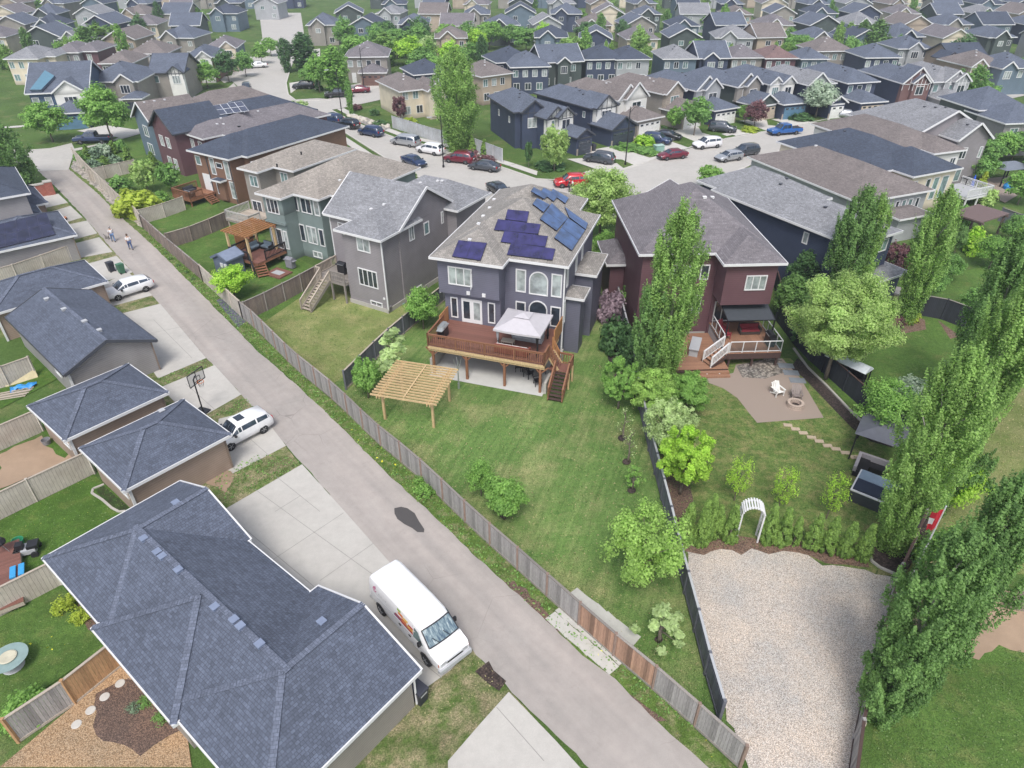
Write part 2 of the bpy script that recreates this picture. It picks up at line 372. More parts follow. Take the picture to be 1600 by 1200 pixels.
# ------------------------------------------------------------------ building kit
WC = {}
def window_mesh(w, h, n, arch=False):
    k = (round(w, 2), round(h, 2), n, arch)
    if k in WC: return WC[k]
    f = MB(); t = .09; d0, d1 = -.07, .0
    hw = w / 2
    if not arch:
        f.box(-hw, d0, 0, -hw + t, d1, h); f.box(hw - t, d0, 0, hw, d1, h)
        f.box(-hw + t, d0, 0, hw - t, d1, t); f.box(-hw + t, d0, h - t, hw - t, d1, h)
        for i in range(1, n):
            x = -hw + w * i / n; f.box(x - t * .4, d0 + .01, t, x + t * .4, d1, h - t)
        p = MB().poly([(-hw + t, -.02, t), (hw - t, -.02, t), (hw - t, -.02, h - t), (-hw + t, -.02, h - t)])
    else:
        sp = h - hw; f.box(-hw, d0, 0, -hw + t, d1, sp); f.box(hw - t, d0, 0, hw, d1, sp); f.box(-hw + t, d0, 0, hw - t, d1, t)
        pts = [(hw * math.cos(a), hw * math.sin(a)) for a in [math.pi * i / 14 for i in range(15)]]
        for (a, b), (c, e) in zip(pts, pts[1:]):
            k1 = (hw - t) / hw
            v = [(a, d0, sp + b), (c, d0, sp + e), (c * k1, d0, sp + e * k1), (a * k1, d0, sp + b * k1)]
            f.solid(v + [(x, d1, z) for x, _, z in v], [(0, 1, 2, 3), (4, 7, 6, 5), (0, 4, 5, 1), (2, 6, 7, 3)])
        p = MB().poly([(-hw + t, -.02, t), (hw - t, -.02, t)] + [(a * .95, -.02, sp + b * .95) for a, b in pts])
    WC[k] = (f.mesh('window', M_WHITE), p.mesh('pane', G_DARK)); return WC[k]
def slot(o, m):
    o.material_slots[0].link = 'OBJECT'; o.material_slots[0].material = m
SIDE = {'S': 0, 'E': 90, 'N': 180, 'W': -90}
def gdoor_mesh(w, h, lites):
    k = ('g', round(w, 2), round(h, 2), lites)
    if k in WC: return WC[k]
    b = MB(); n = 4
    for i in range(n): b.box(-w / 2, -.05, i * h / n + .012, w / 2, 0, (i + 1) * h / n - .012)
    l = MB(); k2 = max(2, int(w / 1.1))
    for i in range(k2):
        x = -w / 2 + w * (i + .5) / k2; l.box(x - .3, -.062, h * .8, x + .3, -.052, h * .94)
    WC[k] = (b.mesh('garage_door', GD_WHITE), l.mesh('door_window', G_DARK) if lites else None); return WC[k]
VENT = None
CAPM = {'blue_grey_shingles': shingle('blue_grey_caps', (.13, .15, .205), .12)}
class House:
    def __init__(s, name, label, cat, px, ze, ang, wall, roof, trim=M_WHITE, group=None, ceil=None):
        o = P(px[0], px[1], ze) if len(px) == 2 else Vector(px)
        s.root = empty(name, (o.x, o.y, 0), R(ang), label, cat, group)
        s.ze, s.wm, s.rm, s.tm = ze, wall, roof, trim
        s.w, s.r, s.f, s.i = MB(), MB(), MB(), 0
        s.M = Matrix.Translation((o.x, o.y, 0)) @ Matrix.Rotation(R(ang), 4, 'Z')
    def loc(s, px, z): return s.M.inverted() @ P(px[0], px[1], z)
    def wing(s, u0, v0, u1, v1, ze=None, ax='u', e='hh', p=.45, ov=.45, zb=0.0, walls=True, wt=None, wbase=None):
        s.i += 1; dz = .0037 * s.i; ze = (s.ze if ze is None else ze) + dz
        T = (lambda a, b, z: (a, b, z)) if ax == 'u' else (lambda a, b, z: (b, a, z))
        a0, b0, a1, b1 = (u0, v0, u1, v1) if ax == 'u' else (v0, u0, v1, u1)
        half = (b1 - b0) / 2; zr = ze + half * p; bm = (b0 + b1) / 2
        ra = a0 + (half if e[0] == 'h' else 0); rb = a1 - (half if e[1] == 'h' else 0)
        if ra > rb: ra = rb = (ra + rb) / 2 if e == 'hh' else (rb if e[0] == 'h' else ra)
        def up(pts):
            v = [Vector(q) for q in pts]
            if (v[1] - v[0]).cross(v[2] - v[0]).z < 0: v.reverse()
            s.r.poly(v)
        up([T(a0, b0, ze), T(a1, b0, ze), T(rb, bm, zr), T(ra, bm, zr)])
        up([T(a1, b1, ze), T(a0, b1, ze), T(ra, bm, zr), T(rb, bm, zr)])
        for k, (aa, rr, sg) in enumerate(((a0, ra, -1), (a1, rb, 1))):
            if e[k] == 'h':
                up([T(aa, b0, ze), T(aa, b1, ze), T(rr, bm, zr)])
                s.f.bar(T(aa + sg * .03, b0 - .04, ze - .09), T(aa + sg * .03, b1 + .04, ze - .09), .06, .2)
            elif e[k] == 'g':
                for bb in (b0, b1):
                    s.f.bar(T(aa + sg * .04, bb, ze - .09), T(aa + sg * .04, bm, zr - .08), .08, .24)
                if walls:
                    aw = aa - sg * ov
                    s.w.poly([T(aw, b0 + ov, ze - .14), T(aw, b1 - ov, ze - .14), T(aw, b1 - ov, ze + ov * p - .12), T(aw, bm, zr - .12), T(aw, b0 + ov, ze + ov * p - .12)])
        for bb, sg in ((b0, -1), (b1, 1)):
            s.f.bar(T(a0, bb + sg * .03, ze - .09), T(a1, bb + sg * .03, ze - .09), .06, .2)
        g0 = ov if e[0] == 'g' else .02; g1 = ov if e[1] == 'g' else .02
        s.f.poly([T(a0 + g0, b0 + .02, ze - .16), T(a1 - g1, b0 + .02, ze - .16), T(a1 - g1, b1 - .02, ze - .16), T(a0 + g0, b1 - .02, ze - .16)])
        # ridge and hip caps
        if s.caps:
            def cap(p, q):
                p, q = Vector(p), Vector(q); n = int((q - p).length / .26)
                for i in range(n):
                    x = p.lerp(q, i / n); y = p.lerp(q, (i + 1.25) / n)
                    s.r.bar(x + Vector((0, 0, .0)), y + Vector((0, 0, .018)), .3, .02, 1)
            if (ra - rb) ** 2 > .2: cap(T(ra, bm, zr), T(rb, bm, zr))
            for k, (aa, rr) in enumerate(((a0, ra), (a1, rb))):
                if e[k] == 'h':
                    cap(T(aa, b0, ze), T(rr, bm, zr)); cap(T(aa, b1, ze), T(rr, bm, zr))
        if walls:
            s.w.box(u0 + ov, v0 + ov, zb, u1 - ov, v1 - ov, (ze if wt is None else wt) - .15, 0)
        s.zr = zr
        return zr
    caps = False
    def wall(s, u0, v0, z0, u1, v1, z1): s.w.box(u0, v0, z0, u1, v1, z1); return s
    def win(s, side, c, a, z, w=1.2, h=1.3, n=2, g=None, arch=False, name='window', label=None):
        f, p = window_mesh(w, h, n, arch)
        loc = (a, c, z) if side in 'SN' else (c, a, z)
        o = link(name, f, s.root, loc, (0, 0, R(SIDE[side])), label=label)
        q = link('pane', p, o)
        g = g or rng.choice([G_DARK, G_CURT, G_GREEN])
        if g is not G_DARK: slot(q, g)
        return o
    def gdoor(s, side, c, a, w=4.8, h=2.15, m=None, lites=True):
        d, l = gdoor_mesh(w, h, lites); loc = (a, c, .02) if side in 'SN' else (c, a, .02)
        o = link('garage_door', d, s.root, loc, (0, 0, R(SIDE[side])))
        if m: slot(o, m)
        if l: link('door_window', l, o)
        return o
    def door(s, side, c, a, z=0.2, w=.95, h=2.05, m=None):
        b = MB().box(-w / 2, -.05, 0, w / 2, 0, h); o = b.obj('door', m or M_WHITE, s.root)
        o.location = (a, c, z) if side in 'SN' else (c, a, z); o.rotation_euler = (0, 0, R(SIDE[side]))
        k = MB().box(w / 2 - .16, -.1, 1.0, w / 2 - .1, -.05, 1.1).obj('handle', M_BLACK, o); return o
    def vent(s, u, v, z, big=.16, m=None):
        b = MB().box(-big, -big, 0, big, big, big * .9); b.box(-big * 1.15, -big * 1.15, big * .9, big * 1.15, big * 1.15, big * 1.15)
        o = b.obj('roof_vent', m or M_TRIMG, s.root); o.location = (u, v, z); return o
    def hit(s, px):
        t = BVHTree.FromPolygons([Vector(q) for q in s.r.v], s.r.f); inv = s.M.inverted(); o = inv @ Vector((0, 0, CAMH)); d = (inv.to_3x3() @ ray(*px)).normalized()
        return t.ray_cast(o, d)
    def vent_px(s, px, **k):
        p, n, i, d_ = s.hit(px)
        if p is None: return None
        return s.vent(p.x, p.y, p.z - .04, **k)
    def done(s, extra=None):
        if s.w.v: s.w.obj('wall', s.wm, s.root)
        if s.r.v: s.r.obj('roof', [s.rm, CAPM.get(s.rm.name, s.rm)], s.root)
        if s.f.v: s.f.obj('fascia', s.tm, s.root)
        return s
AUTO = True
def slab_px(H, pxs, pt, n, _=0, lift=.12, th=.05, name='solar_panel', mat=None, grid=(1, 2), e=.012):
    """flat panel on a roof plane (local point pt, local normal n) outlined at photo positions"""
    inv = H.M.inverted(); o = inv @ Vector((0, 0, CAMH)); n = Vector(n).normalized(); pt = Vector(pt); q = []
    if n.z < 5 and AUTO:
        c = (sum(x[0] for x in pxs) / len(pxs), sum(x[1] for x in pxs) / len(pxs)); hp_, hn, _i, _d = H.hit(c)
        if hp_ is not None: pt, n = hp_, (hn if hn.z > 0 else -hn)
    for px in pxs:
        d = inv.to_3x3() @ ray(*px); t = (pt + n * lift - o).dot(n) / d.dot(n); q.append(o + d * t)
    a, b, c, d = q; m = MB()
    lo = [x - n * th for x in q]
    m.solid(lo + q, [(3, 2, 1, 0), (0, 1, 5, 4), (1, 2, 6, 5), (2, 3, 7, 6), (3, 0, 4, 7), (4, 5, 6, 7)], 0)
    nu, nv = grid
    for i in range(nu):
        for j in range(nv):
            def bl(x, y): return a.lerp(b, x).lerp(d.lerp(c, x), y) + n * .006
            m.poly([bl((i + e) / nu, (j + e) / nv), bl((i + 1 - e) / nu, (j + e) / nv), bl((i + 1 - e) / nu, (j + 1 - e) / nv), bl((i + e) / nu, (j + 1 - e) / nv)], 1)
    for x in (q[0].lerp(q[1], .1), q[0].lerp(q[1], .9), q[3].lerp(q[2], .1), q[3].lerp(q[2], .9)):
        m.bar(x - n * th, x - n * (lift + .05), .06, .06, 0)
    ob = m.obj(name, mat, H.root); return ob
def mid(a, b): return ((a[0] + b[0]) / 2, (a[1] + b[1]) / 2)

# ------------------------------------------------------------------ fences
def fence(label, pts, h=1.8, mat=FB_GREY, post=None, planks_=False, step=2.44, world=False, cap=M_TRIMG, th=.05, group='garden fences', gate=None, posts=True, face=1):
    w_ = [Vector(p) if world else P(*p) for p in pts]
    root = empty('fence', w_[0], 0, label, 'fence', group); root.rotation_euler = (0, 0, 0)
    o = w_[0]; tot = [0]
    for a, b in zip(w_, w_[1:]): tot.append(tot[-1] + (b - a).length)
    def at(s):
        for i in range(len(w_) - 1):
            if s <= tot[i + 1] or i == len(w_) - 2:
                return w_[i].lerp(w_[i + 1], (s - tot[i]) / max(1e-6, tot[i + 1] - tot[i])) - o
    n = max(1, round(tot[-1] / step)); r = random.Random(int(o.x * 7 + o.y))
    q = [at(tot[-1] * i / n) for i in range(n + 1)]; capb = MB()
    for i in range(n):
        a, b = q[i], q[i + 1]; d = (b - a).normalized(); nn = Vector((-d.y, d.x, 0)) * face; L = (b - a).length; m = MB()
        mt = mat
        if gate:
            c_ = (a + b) / 2 + o
            if gate[0] < c_.y < gate[1]: mt = gate[2]
        if planks_:
            k = max(1, int(L / .145))
            for j in range(k):
                p0 = a + d * (L * j / k + .004); p1 = a + d * (L * (j + 1) / k - .004); dd = nn * r.uniform(-.006, .006)
                zt = h + r.uniform(-.01, .01) * .8
                v = [p0 + dd, p1 + dd, p1 + dd + nn * .02, p0 + dd + nn * .02]
                m.solid([x + Vector((0, 0, .05)) for x in v] + [x + Vector((0, 0, zt)) for x in v], [(4, 5, 6, 7), (0, 1, 5, 4), (1, 2, 6, 5), (2, 3, 7, 6), (3, 0, 4, 7)])
            for zz in (.3, h - .25): m.bar(a - nn * .03 + Vector((0, 0, zz)), b - nn * .03 + Vector((0, 0, zz)), .04, .09)
        else:
            m.bar(a + Vector((0, 0, h / 2)), b + Vector((0, 0, h / 2)), th, h)
        m.obj('panel', mt, root)
        capb.bar(a + Vector((0, 0, h + .02)), b + Vector((0, 0, h + .02)), .13, .04)
        m2 = MB().bar(a + nn * .035 + Vector((0, 0, .1)), b + nn * .035 + Vector((0, 0, .1)), .03, .14)
        if planks_: m2.obj('kickboard', cap, root)
    capb.obj('cap_rail', cap, root)
    if posts:
        for i, a in enumerate(q):
            MB().box(a.x - .07, a.y - .07, 0, a.x + .07, a.y + .07, h + .09).obj('post', post or mat, root)
    return root

def railing(root, pts, h=1.0, mat=WD_CEDAR, zs=0, bal=.17, name='railing', thick=.05, cap=.12):
    """pts local 3-D; balusters between rails"""
    m = MB(); pts = [Vector(p) for p in pts]
    for a, b in zip(pts, pts[1:]):
        U = Vector((0, 0, 1)); L = (b - a).length
        m.bar(a + U * h, b + U * h, cap, .04); m.bar(a + U * (h - .1), b + U * (h - .1), .04, .08); m.bar(a + U * .1, b + U * .1, .04, .08)
        k = max(2, int(L / bal))
        for i in range(1, k):
            p = a.lerp(b, i / k); m.bar(p + U * .1, p + U * (h - .1), .045, .045)
        for p in (a, b): m.bar(p - U * .1, p + U * (h + .04), .1, .1)
        k = int(L / 1.9)
        for i in range(1, k):
            p = a.lerp(b, i / k); m.bar(p - U * .1, p + U * h, .09, .09)
    return m.obj(name, mat, root)
def stairs(root, a, b, z0, z1, wdir, w=1.1, mat=WD_CEDAR, n=None, tread=None):
    """a: top edge point (local x,y), b: bottom; wdir: sideways unit vector"""
    a = Vector((*a, z1)); b = Vector((*b, z0)); wd = Vector((*wdir, 0)); n = n or max(2, int((z1 - z0) / .18)); m = MB()
    for s in (-.5, .5): m.bar(a + wd * w * s + Vector((0, 0, -.15)), b + wd * w * s + Vector((0, 0, .02)), .05, .26)
    m.obj('stringer', mat, root); t = MB()
    run = (Vector((b.x, b.y, 0)) - Vector((a.x, a.y, 0))); rl = run.length / n; rd = run.normalized()
    for i in range(n):
        z = z1 - (z1 - z0) * (i + 1) / (n + 1); c = Vector((a.x, a.y, 0)) + rd * rl * (i + .5)
        v = [c - rd * rl * .48 - wd * w / 2, c + rd * rl * .48 - wd * w / 2, c + rd * rl * .48 + wd * w / 2, c - rd * rl * .48 + wd * w / 2]
        t.solid([Vector((x.x, x.y, z - .04)) for x in v] + [Vector((x.x, x.y, z)) for x in v], [(3, 2, 1, 0), (4, 5, 6, 7), (0, 1, 5, 4), (1, 2, 6, 5), (2, 3, 7, 6), (3, 0, 4, 7)])
    t.obj('treads', tread or mat, root)
def deck_floor(root, u0, v0, u1, v1, z, mat, along='u', name='floor', frame=None):
    m = MB(); w_ = .14
    if along == 'u':
        k = int((v1 - v0) / w_)
        for i in range(k): m.box(u0, v0 + (v1 - v0) * i / k + .004, z - .03, u1, v0 + (v1 - v0) * (i + 1) / k - .004, z)
    else:
        k = int((u1 - u0) / w_)
        for i in range(k): m.box(u0 + (u1 - u0) * i / k + .004, v0, z - .03, u0 + (u1 - u0) * (i + 1) / k - .004, v1, z)
    m.obj(name, mat, root)
    f = MB().box(u0 + .02, v0 + .02, z - .3, u1 - .02, v0 + .07, z - .035); f.box(u0 + .02, v1 - .07, z - .3, u1 - .02, v1 - .02, z - .035)
    f.box(u0 + .02, v0 + .07, z - .3, u0 + .07, v1 - .07, z - .035); f.box(u1 - .07, v0 + .07, z - .3, u1 - .02, v1 - .07, z - .035)
    f.obj('rim_joist', frame or mat, root)

# ------------------------------------------------------------------ plants
def quads(name, c, nrm, size, tint, mat, asp=1.5, seed=0):
    g = np.random.default_rng(seed); n = len(c)
    nrm = nrm / np.maximum(np.linalg.norm(nrm, axis=1, keepdims=True), 1e-6)
    r = g.normal(size=(n, 3)); t = np.cross(nrm, r); t /= np.maximum(np.linalg.norm(t, axis=1, keepdims=True), 1e-6); b = np.cross(nrm, t)
    s = size[:, None]
    v = np.stack([c - t * s * asp / 2, c - b * s * .5, c + t * s * asp / 2, c + b * s * .5], 1).reshape(-1, 3)
    me = bpy.data.meshes.new(name); me.vertices.add(4 * n); me.vertices.foreach_set('co', v.astype('f').ravel())
    me.loops.add(4 * n); me.loops.foreach_set('vertex_index', np.arange(4 * n, dtype='i'))
    me.polygons.add(n); me.polygons.foreach_set('loop_start', np.arange(0, 4 * n, 4, dtype='i'))
    at = me.attributes.new('tint', 'FLOAT', 'POINT'); at.data.foreach_set('value', np.repeat(tint, 4).astype('f'))
    me.materials.append(mat); me.update(calc_edges=True); return me
def crown_pts(kind, H, W, n, seed, gap=.0):
    g = np.random.default_rng(seed); Rr = W / 2
    fine = n > 12000
    if kind == 'poplar':
        K = int(H * 30) if fine else int(90 + H * 16); t = g.random(K) ** .9; prof = lambda t: Rr * np.clip(np.minimum(1, (t + .12) / .62) ** .7 * (1 - t ** 8) ** .85, .12, 1)
        a = g.random(K) * 6.28; p1, p2, p3 = g.random(3) * 6.28; lob = 1 + .11 * np.sin(3 * a + p1 + 2 * t) + .13 * np.sin(5 * a + p2 - 3 * t) + .06 * np.sin(2 * a + 23 * t + p3); rr = prof(t) * lob * np.sqrt(g.uniform(.06, 1.15, K))
        cc = np.stack([rr * np.cos(a), rr * np.sin(a), H * (.03 + .93 * t)], 1)
        sg = np.stack([.075 * W * g.uniform(.5, 1.35, K) * (1 - .3 * t)] * 2 + [.06 * H * g.uniform(.5, 1.2, K) * (1 - .3 * t)], 1)
        sg[:, 2] = np.minimum(sg[:, 2], .8)
    elif kind == 'round':
        K = int(34 + W * (34 if fine else 11)); d = g.normal(size=(K, 3)); d /= np.linalg.norm(d, axis=1, keepdims=True); d[:, 2] = d[:, 2] * .9 + .05
        rad = g.uniform(.35, .93, K)[:, None]; hz = H * (.43 if fine else .39)
        cc = d * rad * np.array([Rr, Rr, hz]) * g.uniform(.85, 1.12, (K, 1)) + np.array([0, 0, H * .6])
        cc[:, :2] *= np.clip(1.18 - .45 * (cc[:, 2:3] - H * .45) / (H * .5), .55, 1.15)
        sg = np.repeat(W * .062 * g.uniform(.6, 1.3, K)[:, None], 3, 1); sg[:, 2] *= .75
    elif kind == 'fan':      # upright branches, loose edge
        K = int(40 + W * (30 if fine else 12)); t = g.random(K); a = g.random(K) * 6.28; rr = Rr * np.sqrt(g.uniform(.05, 1, K)) * np.clip(.45 + 1.5 * t * (1.15 - t), .1, 1)
        cc = np.stack([rr * np.cos(a), rr * np.sin(a), H * (.3 + .64 * t * (1 - .25 * (rr / Rr) ** 2))], 1)
        sg = np.stack([W * .05 * g.uniform(.5, 1.2, K)] * 2 + [W * .06 * g.uniform(.5, 1.4, K)], 1)
    elif kind == 'cone':
        K = int(70 + H * 14); t = g.random(K) ** 1.1; a = g.random(K) * 6.28
        rr = Rr * np.clip((1 - t ** 1.6) ** .8 * np.minimum(1, (t + .2) / .3), .04, 1) * g.uniform(.6, .9, K)
        cc = np.stack([rr * np.cos(a), rr * np.sin(a), H * (.03 + .92 * t)], 1)
        sg = np.stack([W * .06 * np.ones(K)] * 2 + [H * .035 * np.ones(K)], 1)
    elif kind == 'bush':
        K = int(24 + W * 16); d = g.normal(size=(K, 3)); d /= np.linalg.norm(d, axis=1, keepdims=True); d[:, 2] = np.abs(d[:, 2])
        cc = d * g.uniform(.45, .9, (K, 1)) * np.array([Rr, Rr, H * .85]) + np.array([0, 0, H * .1]); sg = np.repeat(W * .07 * g.uniform(.6, 1.3, K)[:, None], 3, 1)
    elif kind == 'sparse':   # bare young tree
        K = 26; t = g.random(K); a = g.random(K) * 6.28; rr = Rr * (.3 + .7 * g.random(K)) * np.clip(1.2 - t, .2, 1)
        cc = np.stack([rr * np.cos(a), rr * np.sin(a), H * (.28 + .7 * t)], 1); sg = np.repeat(np.full((K, 1), W * .045), 3, 1)
    if fine: sg = sg * (np.array([.6, .6, .8]) if kind == 'poplar' else .68)
    vol = np.prod(sg, 1) ** .5; idx = g.choice(len(cc), n, p=vol / vol.sum())
    off = g.normal(size=(n, 3)); ln = np.linalg.norm(off, axis=1, keepdims=True); off = off / ln * np.minimum(ln, 2.1) * sg[idx]
    if kind == 'poplar':     # upswept, pointed sprays
        kz = off[:, 2:3] / (2.1 * sg[idx][:, 2:3]); off[:, :2] *= (1.05 - .75 * kz); rd_ = cc[idx][:, :2] / np.maximum(np.linalg.norm(cc[idx][:, :2], axis=1, keepdims=True), .2)
        off[:, :2] += rd_ * off[:, 2:3] * .22
    p = cc[idx] + off; ct = g.random(len(cc)); tint = np.clip(ct[idx] * .75 + .25 * g.random(n), 0, 1)
    ax = np.array([0, 0, H * .5]); out = off / np.maximum(sg[idx], 1e-3) * .7 + (cc[idx] - ax) / max(Rr, .3) * np.array([1, 1, .3]) * .8
    nrm = out * .8 + g.normal(size=(n, 3)) * (.9 if kind == 'poplar' else .6) + np.array([0, 0, .75 if kind == 'poplar' else 1.1])
    p[:, 2] = np.maximum(p[:, 2], .04)
    return p, nrm, tint, cc
CC = {}
def crown_mesh(kind, H, W, n, leaf, seed, mat, trunk_h=None):
    k = (kind, H, W, n, leaf, seed)
    if k in CC: return CC[k]
    p, nr, ti, cc = crown_pts(kind, H, W, n, seed); g = np.random.default_rng(seed + 9)
    me = quads('crown', p, nr, leaf * g.uniform(.6, 1.35, n), ti, mat, 1.5, seed)
    t = MB(); g2 = random.Random(seed); r0 = max(.03, min(.17, H * .013 + .02))
    top = H * {'poplar': .92, 'round': .7, 'fan': .5, 'cone': .9, 'bush': .5, 'sparse': .95}[kind]
    pts = [(g2.uniform(-.02, .02) * H * i / 6, g2.uniform(-.02, .02) * H * i / 6, top * i / 6) for i in range(7)]
    t.tube(pts, [r0 * (1.25 - i * .19) for i in range(7)], 7)
    k2 = {'poplar': 14, 'round': 13, 'fan': 16, 'cone': 0, 'bush': 6, 'sparse': 20}[kind]
    for i in range(k2):
        c = cc[g2.randrange(len(cc))]; zb = max(H * .12, min(top * .9, c[2] - (.5 if kind != 'poplar' else 1.6) * g2.uniform(.5, 1) * W * .6)) if kind != 'bush' else .05
        b = Vector((0, 0, zb)).lerp(Vector(pts[min(6, int(zb / top * 6))]) * Vector((1, 1, 0)) + Vector((0, 0, zb)), 1) if False else Vector((pts[min(6, int(zb / top * 6))][0], pts[min(6, int(zb / top * 6))][1], zb))
        e = Vector(c); m_ = b.lerp(e, .5) + Vector((0, 0, -.06 * H * .3)); t.tube([b, m_, e], [r0 * .38, r0 * .25, r0 * .1], 5)
    CC[k] = (me, t.mesh('trunk', BARK, True)); return CC[k]
BARK = plain('bark', (.17, .14, .115), .9, var=.3, scale=8); BARKP = plain('pale_bark', (.32, .31, .27), .85, var=.3, scale=6)
L_POP = leafmat('poplar_leaves', (.06, .12, .025), (.2, .31, .085)); L_POPD = leafmat('dark_poplar_leaves', (.04, .09, .025), (.13, .225, .065))
L_LIME = leafmat('lime_leaves', (.11, .21, .025), (.28, .42, .055)); L_FRESH = leafmat('fresh_green_leaves', (.07, .155, .03), (.175, .30, .07))
L_LIGHT = leafmat('light_green_leaves', (.09, .16, .035), (.24, .36, .09)); L_MID = leafmat('mid_green_leaves', (.06, .13, .035), (.15, .27, .07)); L_DARK = leafmat('dark_green_leaves', (.025, .065, .025), (.075, .15, .05))
L_WILLOW = leafmat('olive_leaves', (.12, .18, .05), (.28, .38, .13)); L_CEDAR = leafmat('cedar_foliage', (.045, .095, .018), (.13, .21, .04), .25)
L_SILVER = leafmat('silver_leaves', (.16, .22, .16), (.30, .35, .27)); L_PURPLE = leafmat('purple_leaves', (.06, .03, .035), (.16, .08, .085)); L_LILAC = leafmat('lilac_blossom', (.14, .1, .12), (.26, .2, .23))
L_SPRUCE = leafmat('spruce_needles', (.03, .06, .035), (.10, .15, .09), .1); L_YEL = leafmat('yellow_green_leaves', (.15, .2, .02), (.29, .35, .05)); L_PALE = leafmat('pale_green_leaves', (.14, .2, .08), (.34, .42, .2))
NM = {'poplar': ('poplar_tree', 'tree'), 'round': ('tree', 'tree'), 'fan': ('tree', 'tree'), 'cone': ('cedar_shrub', 'shrub'), 'bush': ('shrub', 'shrub'), 'sparse': ('young_tree', 'tree')}
TREES = []
def tree(kind, px, H, W, label, mat=None, n=None, leaf=None, seed=None, group=None, name=None, z=0, rot=None, world=None, sx=None):
    """px: photo position of the foot; H, W metres"""
    p = Vector(world) if world else P(px[0], px[1]); d = math.hypot(p.y, CAMH)
    h0 = {'poplar': 9., 'round': 6., 'fan': 4.5, 'cone': 2.4, 'bush': 1.5, 'sparse': 3.}[kind]; w0 = {'poplar': 2.8, 'round': 5., 'fan': 3.6, 'cone': 1.0, 'bush': 1.8, 'sparse': 1.6}[kind]
    far = d > 85
    if n is None:
        n = {'poplar': 9000, 'round': 8000, 'fan': 5500, 'cone': 2600, 'bush': 1800, 'sparse': 420}[kind]
        if far: n = int(n * .42)
    if leaf is None:
        leaf = {'poplar': .17, 'round': .17, 'fan': .17, 'cone': .085, 'bush': .12, 'sparse': .1}[kind] * (1.55 if far else 1)
    if seed is None: seed = rng.randrange(3 if far else 5)
    me, tr = crown_mesh(kind, h0, w0, n, leaf, seed, L_MID)
    nm, cat = NM[kind]; root = empty(name or nm, (p.x, p.y, z), rot if rot is not None else rng.random() * 6.28, label, cat, group)
    c = link('crown', me, root); slot(c, mat or L_MID); t = link('trunk', tr, root)
    if kind == 'poplar': slot(t, BARKP)
    root.scale = (W / w0, W / w0, H / h0); TREES.append(root); return root
def bigtree(kind, px, H, W, label, mat, n, leaf, seed, group=None, name=None, rot=0):
    p = P(*px); me, tr = crown_mesh(kind, H, W, n, leaf, seed, mat)
    nm, cat = NM[kind]; root = empty(name or nm, (p.x, p.y, 0), rot, label, cat, group)
    c = link('crown', me, root); slot(c, mat); t = link('trunk', tr, root)
    if kind == 'poplar': slot(t, BARKP)
    return root
# ------------------------------------------------------------------ vehicles
PAINT = {}
def paint(name, c, metal=.0):
    if name in PAINT: return PAINT[name]
    m, nt, b = newmat('paint_' + name); b.inputs[0].default_value = (*c, 1); b.inputs['Roughness'].default_value = .28
    b.inputs['Metallic'].default_value = metal; b.inputs['Coat Weight'].default_value = .7; b.inputs['Coat Roughness'].default_value = .06
    f = noise(nt, 2.0, 3, wpos(nt)); nt.links.new(ramp(nt, f, [(.3, sc3(c, .93)), (.7, sc3(c, 1.05))]), b.inputs[0])
    PAINT[name] = m; return m
M_LIGHT = plain('lamp_glass', (.7, .72, .75), .15, var=.05); M_TAIL = plain('tail_lamp_red', (.45, .015, .015), .2, var=.05); M_PLATE = plain('number_plate', (.6, .6, .62), .5)
M_PLAST = plain('dark_plastic', (.03, .03, .035), .6)
# kinds: stations (x, z_belt, half width, z_roof, roof half width); length L, floor z
KIND = {
 'sedan': (4.7, [(-2.35, .72, .70, 0, 0), (-2.2, .98, .84, 0, 0), (-1.75, 1.02, .88, 1.03, .62), (-.95, 1.0, .90, 1.42, .56), (.2, .98, .90, 1.46, .58), (.55, .97, .90, 1.40, .56), (1.15, .96, .90, 1.0, .66), (1.7, .88, .87, 0, 0), (2.2, .74, .80, 0, 0), (2.35, .55, .66, 0, 0)]),
 'hatch': (4.4, [(-2.2, .80, .72, 0, 0), (-2.12, 1.0, .82, 1.02, .60), (-1.75, 1.02, .88, 1.34, .58), (-.9, .99, .90, 1.45, .58), (.2, .97, .90, 1.47, .60), (.45, .96, .90, 1.42, .58), (1.15, .95, .90, .99, .66), (1.7, .87, .86, 0, 0), (2.08, .74, .78, 0, 0), (2.2, .55, .64, 0, 0)]),
 'suv': (4.65, [(-2.32, .85, .78, 0, 0), (-2.24, 1.08, .88, 1.10, .68), (-1.95, 1.10, .92, 1.60, .64), (-1.0, 1.08, .93, 1.70, .66), (.25, 1.06, .93, 1.70, .68), (.5, 1.05, .93, 1.64, .66), (1.15, 1.04, .93, 1.08, .74), (1.7, .98, .90, 0, 0), (2.2, .86, .84, 0, 0), (2.32, .6, .7, 0, 0)]),
 'minivan': (5.1, [(-2.55, .85, .82, 0, 0), (-2.47, 1.08, .92, 1.10, .74), (-2.25, 1.10, .97, 1.68, .70), (-1.0, 1.06, .98, 1.76, .72), (.6, 1.04, .98, 1.74, .74), (.85, 1.03, .98, 1.68, .72), (1.75, 1.0, .95, 1.04, .76), (2.1, .9, .9, 0, 0), (2.45, .78, .82, 0, 0), (2.55, .6, .7, 0, 0)]),
}
